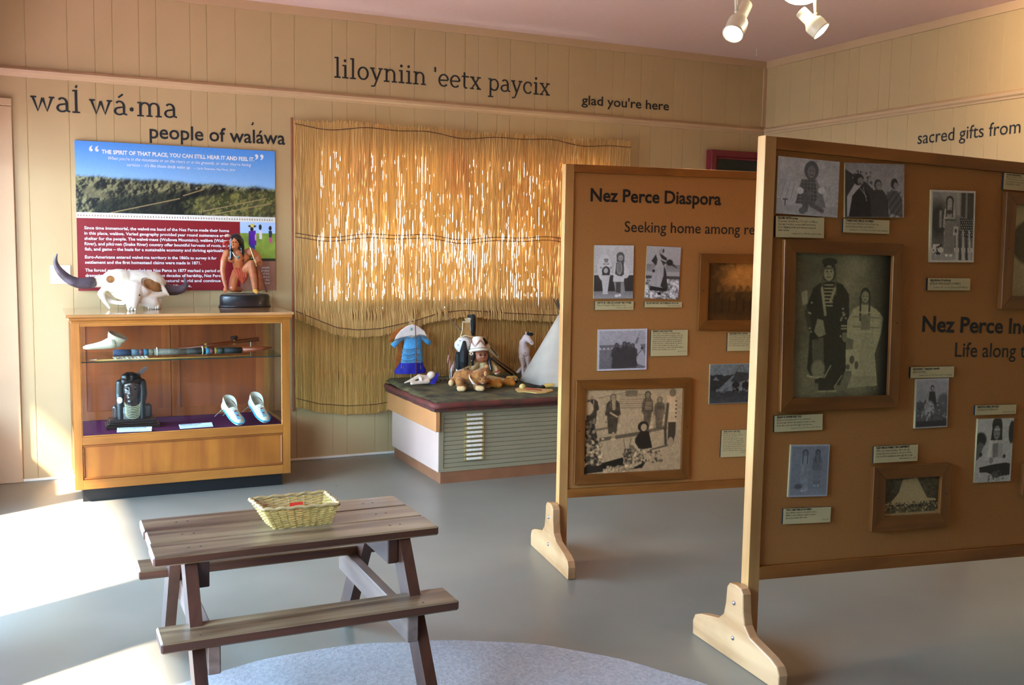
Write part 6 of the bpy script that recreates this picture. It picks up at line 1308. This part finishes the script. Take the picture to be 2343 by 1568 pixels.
def pc_couple(w, h):
    p = Pic(w, h, 200, (.96, .92, .66)); p.grad(.34, .38, 0, 1); n = p.noise(40, 60, 35); n2 = p.noise(6, 9, 36); p.put(np.clip(1.0 - np.hypot((p.x - .60) * 1.3, (p.y - .12)) * 2.4, 0, 1) * .8, .56); p.put(np.clip((p.x - .72) * 4, 0, 1), .14); p.put(np.clip((p.y - .55) * 1.6, 0, 1) * (p.x < .35), .46); p.c *= (.78 + .44 * n2)[..., None]
    # man in long coat
    p.poly([(.27, .20), (.20, .24), (.14, .36), (.15, .44), (.18, .52), (.16, .80), (.24, .90), (.50, .92), (.56, .80), (.55, .60), (.58, .50), (.57, .28), (.50, .21), (.42, .19)], .15); p.poly([(.08, .27), (.14, .25), (.15, .34), (.10, .36)], .62); p.line(.14, .40, .18, .52, .03, .22)
    p.ell(.355, .125, .072, .072, .10, .1); p.ell(.36, .055, .078, .028, .16, .2); p.ell(.355, .135, .052, .055, .60, .2); p.line(.31, .10, .40, .10, .012, .3); p.ell(.335, .122, .010, .005, .12); p.ell(.378, .122, .010, .005, .12); p.line(.355, .125, .352, .145, .006, .42); p.line(.335, .160, .375, .160, .005, .22); p.line(.295, .09, .29, .28, .012, .3); p.line(.425, .09, .43, .28, .012, .3)
    for i in range(7): p.line(.315, .215 + i * .024, .40, .215 + i * .024, .006, .72)
    p.line(.29, .24, .33, .42, .018, .60); p.line(.42, .24, .38, .33, .018, .6)
    for i in range(14): r = random.Random(i); p.ell(r.choice([.18, .50, .52]) + r.uniform(-.02, .03), .30 + r.uniform(0, .3), .010, .007, .6)
    p.poly([(.25, .45), (.31, .46), (.34, .56), (.27, .58), (.22, .54)], .52); p.poly([(.20, .60), (.32, .58), (.33, .82), (.22, .86)], .30); p.ell(.27, .80, .07, .06, .50, .3); p.line(.16, .85, .34, .86, .008, .62); p.line(.34, .86, .40, .78, .008, .6); p.line(.50, .50, .57, .50, .008, .65); p.line(.50, .52, .57, .52, .008, .6); p.ell(.54, .58, .03, .035, .42); p.line(.42, .96, .52, .85, .006, .6)
    for i in range(9): p.ell(.17 + i * .02, .845 + .02 * math.sin(i * .4), .008, .006, .75)
    p.poly([(.18, .87), (.24, .87), (.24, .97), (.18, .97)], .42); p.poly([(.28, .90), (.44, .90), (.44, .96), (.28, .96)], .16); p.line(.28, .96, .36, .96, .01, .6); p.line(.38, .96, .46, .96, .01, .6)
    # woman in pale dress
    p.poly([(.70, .35), (.62, .38), (.56, .46), (.56, .58), (.63, .60), (.62, .86), (.58, .94), (.90, .93), (.86, .70), (.92, .56), (.94, .44), (.86, .38), (.78, .35)], .66); p.poly([(.72, .55), (.84, .55), (.88, .92), (.66, .94)], .62); p.ell(.74, .285, .052, .055, .14, .1); p.ell(.74, .295, .040, .042, .56, .2); p.ell(.722, .29, .007, .004, .12); p.ell(.757, .29, .007, .004, .12); p.line(.73, .315, .75, .315, .004, .25)
    for sg in (-1, 1): p.line(.74 + sg * .05, .30, .74 + sg * .045, .46, .012, .16)
    for i in range(5): p.line(.62, .40 + i * .035, .90, .40 + i * .035 + .01, .006, .40 if i % 2 else .72)
    p.poly([(.70, .42), (.80, .42), (.80, .53), (.70, .53)], .45); p.poly([(.55, .67), (.68, .66), (.70, .82), (.56, .82)], .68); p.ell(.62, .74, .025, .03, .28); p.ell(.67, .78, .02, .03, .3); p.ell(.58, .79, .02, .02, .3)
    for i in range(16): p.line(.62 + i * .017, .86, .60 + i * .02, .945 + .01 * (i % 3), .004, .42)
    p.put(np.clip((p.x - .90) * 12, 0, 1), .06); p.c *= (.90 + .20 * n)[..., None]; return p
def pc_rider(w, h):
    p = Pic(w, h, 84, (1, 1, .97)); p.grad(.58, .50, 0, .6); n = p.noise(16, 18, 38); p.put((p.y > .46 + .12 * (n - .5)).astype(float), .26); p.ell(.85, .45, .16, .14, .3, .5); p.poly([(.42, .26), (.58, .26), (.64, .50), (.60, .60), (.38, .58), (.40, .36)], .14); p.ell(.50, .19, .055, .06, .14, .1); p.ell(.505, .20, .035, .04, .5)
    p.ell(.42, .62, .16, .16, .62, .4); p.line(.40, .55, .30, .60, .05, .5); p.line(.50, .70, .52, .86, .03, .2); p.line(.38, .70, .36, .86, .03, .55); p.line(.62, .66, .70, .80, .03, .3); p.speck(0, .5, 1, .85, 60, .02, .1, .65, 41); p.grad(.14, .12, .86, .97); p.c *= (.85 + .3 * n)[..., None]; return p.border(.02, .7)
def pc_cradle(w, h):
    p = Pic(w, h, 96, (1, 1, .92)); p.grad(.72, .68, 0, 1); n = p.noise(14, 20, 43); p.ell(.10, .33, .16, .12, .12, .3); p.poly([(0, .42), (.08, .36), (.2, .40), (.1, .6), (0, .66)], .3); p.ell(.96, .22, .09, .18, .12, .2); p.ell(.54, .10, .14, .13, .12, .1); p.poly([(.42, .08), (.68, .08), (.70, .34), (.38, .34)], .10); p.ell(.54, .22, .09, .11, .44, .2); p.line(.47, .17, .62, .17, .012, .75); p.ell(.50, .21, .014, .008, .1); p.ell(.59, .21, .014, .008, .1); p.line(.50, .27, .58, .27, .008, .15)
    p.poly([(.38, .34), (.70, .34), (.86, .46), (.92, .70), (.80, .86), (.10, .84), (.06, .70), (.18, .46)], .70); p.poly([(.34, .34), (.44, .34), (.40, .60), (.30, .60)], .84); p.poly([(.44, .40), (.60, .38), (.60, .60), (.46, .62)], .40)
    for i in range(6): p.line(.62 + i * .02, .40, .60 + i * .02, .62, .004, .3)
    p.ell(.12, .56, .045, .035, .12); p.ell(.78, .60, .04, .03, .12); p.poly([(.10, .76), (.50, .72), (.84, .70), (.96, .72), (.96, .90), (.60, .92), (.30, .84), (.12, .84)], .10); p.ell(.55, .88, .10, .05, .2); p.speck(.35, .82, .8, .98, 40, .016, .05, .4, 44); p.ell(.42, .66, .06, .05, .45); p.c *= (.88 + .24 * n)[..., None]; return p
def pc_tepee(w, h):
    p = Pic(w, h, 130, (1.0, .88, .60)); n = p.noise(26, 18, 45); p.grad(.24, .20, 0, 1); p.c *= (.5 + 1.0 * n)[..., None]; p.poly([(.10, .72), (.28, .40), (.34, .06), (.60, .02), (.66, .20), (.80, .58), (.95, .60), (1, .74), (.5, .80), (0, .80)], .66); p.poly([(.0, .70), (.2, .62), (.2, .8), (0, .8)], .66); p.grad(.16, .3, .72, .94); p.speck(0, .66, 1, .94, 220, .013, .06, .75, 46); p.grad(.6, .66, .94, 1); return p
def pc_pair(w, h):
    p = Pic(w, h, 96, (.97, 1, 1.02)); p.grad(.46, .44, 0, 1); n = p.noise(10, 14, 48); p.c *= (.9 + .2 * n)[..., None]; p.line(.68, .02, .70, .8, .02, .40); p.grad(.46, .5, .84, 1)
    p.figure(.38, .10, .90, .20, .50, .42, .2, 1.3, detail=.4); p.figure(.70, .10, .80, .22, .36, .36, .18, .9, detail=.4); p.poly([(.60, .50), (.80, .50), (.78, .70), (.60, .70)], .42); p.ell(.24, .80, .10, .05, .26, .5); p.ell(.44, .86, .05, .03, .6); p.c = p.c * .92; return p.border(.03, .58)
def pc_oval(w, h):
    p = Pic(w, h, 110, (1, .94, .66)); p.grad(.62, .58, 0, 1); p.ell(.42, .40, .44, .30, .22, .1); p.ell(.42, .45, .22, .20, .4, .3); p.ell(.42, .30, .10, .12, .5, .2); p.c *= (.92 + .16 * p.noise(8, 8, 50))[..., None]; return p
CB = {
'B1': [(0.1508, 1.493), (0.3465, 1.4941), (0.3509, 1.2468), (0.1525, 1.2453)], 'B1c': [(0.1597, 1.2329), (0.3542, 1.2324), (0.354, 1.1933), (0.1603, 1.1924)],
'B2': [(0.4158, 1.4935), (0.5909, 1.489), (0.5854, 1.2427), (0.412, 1.2473)], 'B2c': [(0.41, 1.2311), (0.6047, 1.2298), (0.6043, 1.2032), (0.4104, 1.2047)],
'B3': [(0.1788, 1.1016), (0.4284, 1.1027), (0.4296, 0.9088), (0.1794, 0.9056)], 'B3c': [(0.4483, 1.0951), (0.642, 1.0956), (0.6413, 0.9717), (0.4477, 0.9707)],
'B4o': [(0.6881, 1.4602), (1.1402, 1.4633), (1.1498, 1.0917), (0.691, 1.0952)], 'B4i': [(0.7362, 1.4161), (1.0939, 1.4159), (1.0987, 1.1439), (0.7377, 1.1422)],
'B4c': [(0.8574, 1.0796), (1.0489, 1.0791), (1.048, 0.9904), (0.853, 0.989)], 'B5': [(0.7656, 0.9252), (1.0386, 0.9276), (1.0424, 0.7313), (0.7681, 0.731)],
'B6o': [(0.0679, 0.8651), (0.6669, 0.8622), (0.6624, 0.3709), (0.0754, 0.3685)], 'B6i': [(0.1174, 0.8165), (0.6227, 0.8194), (0.6219, 0.4158), (0.1225, 0.4174)], 'B7c': [(0.8408, 0.5984), (1.0341, 0.5964), (1.035, 0.462), (0.8404, 0.4642)],
'A1': [(0.0614, 1.8076), (0.3232, 1.8072), (0.318, 1.6106), (0.0548, 1.6105)], 'A1c': [(0.0591, 1.6005), (0.2655, 1.6075), (0.2636, 1.5344), (0.0583, 1.5282)],
'A2': [(0.3451, 1.8055), (0.6128, 1.823), (0.6197, 1.6272), (0.3533, 1.6154)], 'A2c': [(0.3513, 1.6091), (0.5601, 1.6141), (0.554, 1.5649), (0.3464, 1.5597)],
'A3o': [(0.0941, 1.5199), (0.6246, 1.5344), (0.6226, 0.921), (0.0988, 0.9138)], 'A3i': [(0.1475, 1.4753), (0.5785, 1.488), (0.5761, 0.9661), (0.1459, 0.9621)], 'A3c': [(0.0873, 0.8965), (0.2967, 0.9015), (0.2969, 0.842), (0.0879, 0.8382)],
'A4': [(0.7463, 1.7384), (0.9641, 1.7483), (0.9667, 1.4781), (0.7532, 1.4705)], 'A4c': [(0.7522, 1.4105), (0.9607, 1.4171), (0.9596, 1.3708), (0.7522, 1.3652)],
'A5c': [(1.0992, 1.8277), (1.3324, 1.8277), (1.3344, 1.7648), (1.0981, 1.7648)], 'A5o': [(1.1025, 1.7521), (1.6269, 1.7662), (1.6487, 1.3101), (1.1153, 1.3075)], 'A5i': [(1.159, 1.708), (1.5706, 1.7196), (1.5846, 1.3647), (1.1619, 1.3566)],
'A6c': [(0.6934, 1.0733), (0.9053, 1.0778), (0.9047, 1.0357), (0.6927, 1.0312)], 'A6': [(0.7245, 1.0281), (0.882, 1.0328), (0.8852, 0.8426), (0.7256, 0.8391)],
'A7c': [(1.0248, 0.9243), (1.2388, 0.9259), (1.238, 0.8888), (1.0243, 0.8851)], 'A7': [(1.0433, 0.87), (1.2315, 0.872), (1.2302, 0.6165), (1.0424, 0.6161)],
'A8c': [(0.5383, 0.7741), (0.7484, 0.7767), (0.7485, 0.7139), (0.5394, 0.7106)], 'A8o': [(0.5315, 0.6992), (0.9062, 0.7028), (0.9093, 0.4521), (0.5355, 0.4518)], 'A8i': [(0.5933, 0.6493), (0.8626, 0.6521), (0.8611, 0.5036), (0.5911, 0.5055)],
'A9': [(0.1654, 0.7898), (0.3379, 0.7872), (0.3289, 0.5952), (0.1572, 0.5984)], 'A9c': [(0.1435, 0.5571), (0.3554, 0.5531), (0.3497, 0.4967), (0.1402, 0.4982)], 'A10': [(1.2879, 0.6873), (1.4389, 0.686), (1.4408, 0.5588), (1.2895, 0.5582)],
}
photo(FB, CB['B1'], 'photograph of a smiling child standing beside a baby in a cradleboard', pc_children)
photo(FB, CB['B2'], 'photograph of a woman in an apron carrying an armful of sticks', pc_wood)
photo(FB, CB['B3'], 'photograph of a huddled dark-robed group with tents on the plain behind', pc_group)
photo(FB, CB['B5'], 'dark photograph of people seated before a patched tent, cut by the nearer panel', pc_camp)
framed(FB, CB['B4o'], CB['B4i'], 'wood-framed orange-toned picture of riders on horses on the rear panel', pc_horses)
framed(FB, CB['B6o'], CB['B6i'], 'wide wood-framed sepia picture of dancers and a seated drummer, low on the rear panel', pc_dancers)
caption(FB, CB['B1c'], 'caption card headed Arthur Cercle and baby brother', ['ARTHUR CERCLE & BABY BROTHER', "Two of Charlie Wilpocken's sons", 'Nespelem, WA, ca. 1903'])
caption(FB, CB['B2c'], 'caption card headed Ellen Moses gathering wood', ['ELLEN MOSES GATHERING WOOD', 'Photo by Morehouse'])
caption(FB, CB['B3c'], 'caption card headed Friends and relatives beside the group photograph', ['FRIENDS AND RELATIVES', 'The Cayuse, Umatilla and Walla Walla', 'tribes who were placed together onto the', 'Umatilla Reservation near Pendleton share', 'accustomed lands, religious practices and', 'family connections with the Joseph Band', 'of the Nez Perce. Many Nez Perce live in', 'and around Pendleton today. In this', 'picture, Nez Perces stand with their White', 'friends and Umatilla men named', 'after 50 or 1903'])
caption(FB, CB['B4c'], 'caption card headed Headmen visit Lapwai below the orange framed picture', ['HEADMEN VISIT LAPWAI', 'The image from the Lapwai visit', 'shows most wapiti (Three Eagles),', 'Yellow Bull and others on the', 'Nez Perce reservation. They say', 'that Joseph never set foot on', 'Perce Reservation after 1877', 'on this occasion forgotten'])
caption(FB, CB['B7c'], 'tall caption card headed Jackson Sundown at the lower right of the rear panel', ['waaya tonah toesits kahn', '(JACKSON SUNDOWN)', 'held World Champion Bronc', 'rider at the age of 53, a', 'and his already superior horse', 'went to escape to Canada. He', 'in the US and competing in the', 'circuit. He won the champion', 'the Pendleton Round-Up in 1916', 'and afterward he came to live', 'home on the Nez Perce reservation', 'raising horses and passing on'])
photo(FA, CB['A1'], 'photograph of an elder in a plaid dress seated on the ground', pc_elder)
photo(FA, CB['A2'], 'photograph of three women wrapped in shawls standing outdoors', pc_three)
photo(FA, CB['A4'], 'photograph of a young woman standing beside a draped flag', pc_flag)
photo(FA, CB['A6'], 'small photograph of a rider on a light horse, below the Black Elk card', pc_rider)
photo(FA, CB['A7'], 'photograph of a person in a tall hat with folded arms, at the lower right', pc_cradle)
photo(FA, CB['A9'], 'faded grey photograph of two women in long dresses at the lower left', pc_pair)
framed(FA, CB['A3o'], CB['A3i'], 'large wood-framed portrait of a standing man in a long coat and woman in pale dress', pc_couple)
framed(FA, CB['A5o'], CB['A5i'], 'wood-framed cream picture with dark oval, cut off at the upper right', pc_oval)
framed(FA, CB['A8o'], CB['A8i'], 'small wood-framed picture of a large pale tepee, low on the nearer panel', pc_tepee)
framed(FA, CB['A10'], [(a + (.03 if i in (0, 3) else -.03), b - (.03 if i < 2 else -.03)) for i, (a, b) in enumerate(CB['A10'])], 'sliver of a small dark frame at the right edge below the arms-folded photograph', pc_camp, holes=False)
caption(FA, CB['A1c'], 'caption card headed Elder with digging stick, top left of the nearer panel', ["ELDER WITH tu·kes", 'A woman identified as "To-tuk" or Milton', "George's mother, poses with her tu·kes", '(root digging stick) and harvest covered', 'with canvas.', 'Lewiston, ID, ca. 1903. Photo by A.H. Hilton'])
caption(FA, CB['A2c'], 'caption card headed Three Nez Perce women', ['THREE NEZ PERCE WOMEN', 'Pictured are Martha Yellow Bear, an', 'unidentified woman and infants.', 'Spalding, ID, ca. 1910. Photo from the D. Curtis collection'])
caption(FA, CB['A3c'], 'caption card headed Elijah and Annie Red Elk below the large portrait', ['ELIJAH & ANNIE RED ELK', 'Elijah is remembered for his extensive', 'knowledge which was passed down to him', 'from the old ones through oral history.', 'Lewiston, ID, ca. 1910. Photo by J.W. Watson'])
caption(FA, CB['A4c'], 'caption card headed Delia Madeline Lowry below the flag photograph', ['tipyelehne hi·xsimay', '(DELIA MADELINE LOWRY)', 'Lewiston, ID, ca. 1910. Photo by J.W. Webster'])
caption(FA, CB['A5c'], 'caption card headed Black Eagle at the upper right of the nearer panel', ['we·ptes cimuuxcimux', '(BLACK EAGLE, 1840)', 'In 1877 this veteran of the', 'Four Nez Perce war joined', 'Sitting Bull in Canada.', 'Lapwai, ID'])
caption(FA, CB['A6c'], 'caption card headed Black Elk above the rider photograph', ["hiyumtatx' / wapayat wewiis", '(BLACK ELK)', 'Lewiston, ID, ca. 1900. Photo by E. G. Cummings'])
caption(FA, CB['A7c'], 'caption card headed Martha Morris above the arms-folded photograph', ['MARTHA (MED) MORRIS', 'Leaning on a cradleboard.', 'Kamiah, ID, ca. 1930'])
caption(FA, CB['A8c'], 'caption card headed Nez Perce family encampment', ['NEZ PERCE FAMILY ENCAMPMENT', 'Pablo and Lawry families. Note the tipi', 'canvas has been raised to use as a shade', 'tent and for ventilation through the lodge.', 'Mias Hotinka, ID, ca. 1905'])
caption(FA, CB['A9c'], 'caption card headed Two Nez Perce women, lowest at the left', ['TWO NEZ PERCE WOMEN', 'Julia Allman wears a buckskin dress', 'while Louise Allman wears a dress', 'decorated with elk teeth.', 'Circa 1905'])
# ------------------------------------------------------------------ ceiling lights
LW = mat('cream_enamel', 'D8CDB4', rough=.35, var=.02); GLOW = mat('lamp_glow', 'FFF4D8', emit='FFF0D0', estr=22.); GLOB = mat('globe_glow', 'F4FFF0', emit='F0FFE8', estr=9.)
t = thing('ceiling_spotlight', 'cream ceiling fixture with glowing dome and two tilted spotlight heads', 'ceiling light', (3.78, -2.36, H))
m = MB(); cx_, cy_ = 3.72, -2.42
m.lathe([(.0, H - .001), (.10, H - .001), (.10, H - .020), (.06, H - .028), (.02, H - .03), (0, H - .03)][::-1], (cx_, cy_, 0), 28); m.build('canopy', LW, t, True)
gp = aty(1835, -22, -2.42); 
m = MB(); m.tube([(cx_, cy_, H - .02), (gp.x, gp.y, gp.z + .11)], .010, 10); m.build('stem', LW, t)
m = MB(); rgl = .072; m.ell((gp.x, gp.y, gp.z), (rgl * 1.5, rgl * 1.5, rgl), 28, 14); m.build('glowing_dome', GLOB, t, True)
m = MB(); m.bar(aty(1683, -22, -2.36), aty(1880, -22, -2.44), .022, .018); m.build('track_bar', LW, t)
lamp_light('POINT', (gp.x, gp.y, gp.z - .12), 7, (1., .86, .62), shadow_soft_size=.08)
for (s0, s1, b0, f0, tgt) in (((1683, -22), (1685, 27), (1708, 10), (1677, 78), -2.36), ((1863, -22), (1866, 32), (1832, 26), (1880, 72), -2.44)):
    y = tgt; m = MB(); m.tube([aty(*s0, y), aty(*s1, y)], .0085, 10); ell_c = aty(*s1, y); m.ell(ell_c, .011); arm = m.build('arm', LW, t, True)
    B0, F0 = aty(*b0, y + .03), aty(*f0, y - .055); ax = (F0 - B0); Ln = ax.length; M_ = Matrix.Translation(B0) @ Vector((0, 0, 1)).rotation_difference(ax.normalized()).to_matrix().to_4x4()
    m = MB(); m.lathe([(0, 0), (.030, 0), (.032, .004), (.032, Ln * .42), (.038, Ln * .50), (.052, Ln * .60), (.054, Ln * .72), (.050, Ln * .93), (.056, Ln), (.050, Ln), (.044, Ln * .93)], (0, 0, 0), 28, M=M_); hd = m.build('lamp_head', LW, t, True)
    m = MB(); m.lathe([(0, Ln * .96), (.049, Ln * .96), (.049, Ln * .99), (.030, Ln * 1.03), (0, Ln * 1.04)], (0, 0, 0), 24, M=M_); m.build('bulb', GLOW, hd, True)
    lamp_light('SPOT', F0 + ax.normalized() * .04, 60, WARM, ax, spot_size=1.5, spot_blend=.8, shadow_soft_size=.05)
# unseen spots added as fill light, aimed at the right wall and the middle of the room
for k_, (px_, py_, d, e) in enumerate(((3.9, -3.4, (1.75, .15, -.14), 200), (3.7, -4.8, (1.8, .2, -.5), 90))):
    t = thing('ceiling_spotlight', ('added cream fill spotlight on the ceiling nearest the right wall, beyond the picture edge', 'added cream fill spotlight on the ceiling deepest in the room, away from the back wall')[k_], 'ceiling light', (px_, py_, H))
    m = MB(); m.tube([(px_, py_, H), (px_, py_, H - .12)], .009, 8); m.build('arm', LW, t); ax = Vector(d).normalized(); B0 = Vector((px_, py_, H - .14)) - ax * .06
    M_ = Matrix.Translation(B0) @ Vector((0, 0, 1)).rotation_difference(ax).to_matrix().to_4x4(); Ln = .17
    m = MB(); m.lathe([(0, 0), (.032, 0), (.032, Ln * .42), (.052, Ln * .60), (.050, Ln * .93), (.056, Ln), (.050, Ln), (.044, Ln * .93)], (0, 0, 0), 24, M=M_); hd = m.build('lamp_head', LW, t, True)
    m = MB(); m.lathe([(0, Ln * .96), (.049, Ln * .96), (.049, Ln * .99), (0, Ln * 1.04)], (0, 0, 0), 20, M=M_); m.build('bulb', GLOW, hd, True)
    lamp_light('SPOT', B0 + ax * (Ln + .05), e, (1.0, .80, .56), ax, spot_size=1.7, spot_blend=.9, shadow_soft_size=.06)
# ceiling hook
t = thing('ceiling_hook', 'tiny white hook hanging from the ceiling near the far right corner', 'hook', aty(1731, 112, -.55)); q = t.location
m = MB(); h0 = atz(1731, 112, H); m.tube([h0, h0 + Vector((0, 0, -.03)), h0 + Vector((.006, 0, -.042)), h0 + Vector((0, 0, -.052)), h0 + Vector((-.006, 0, -.044))], .0022, 6); t.location = h0; m.build('hook', WHITE, t)
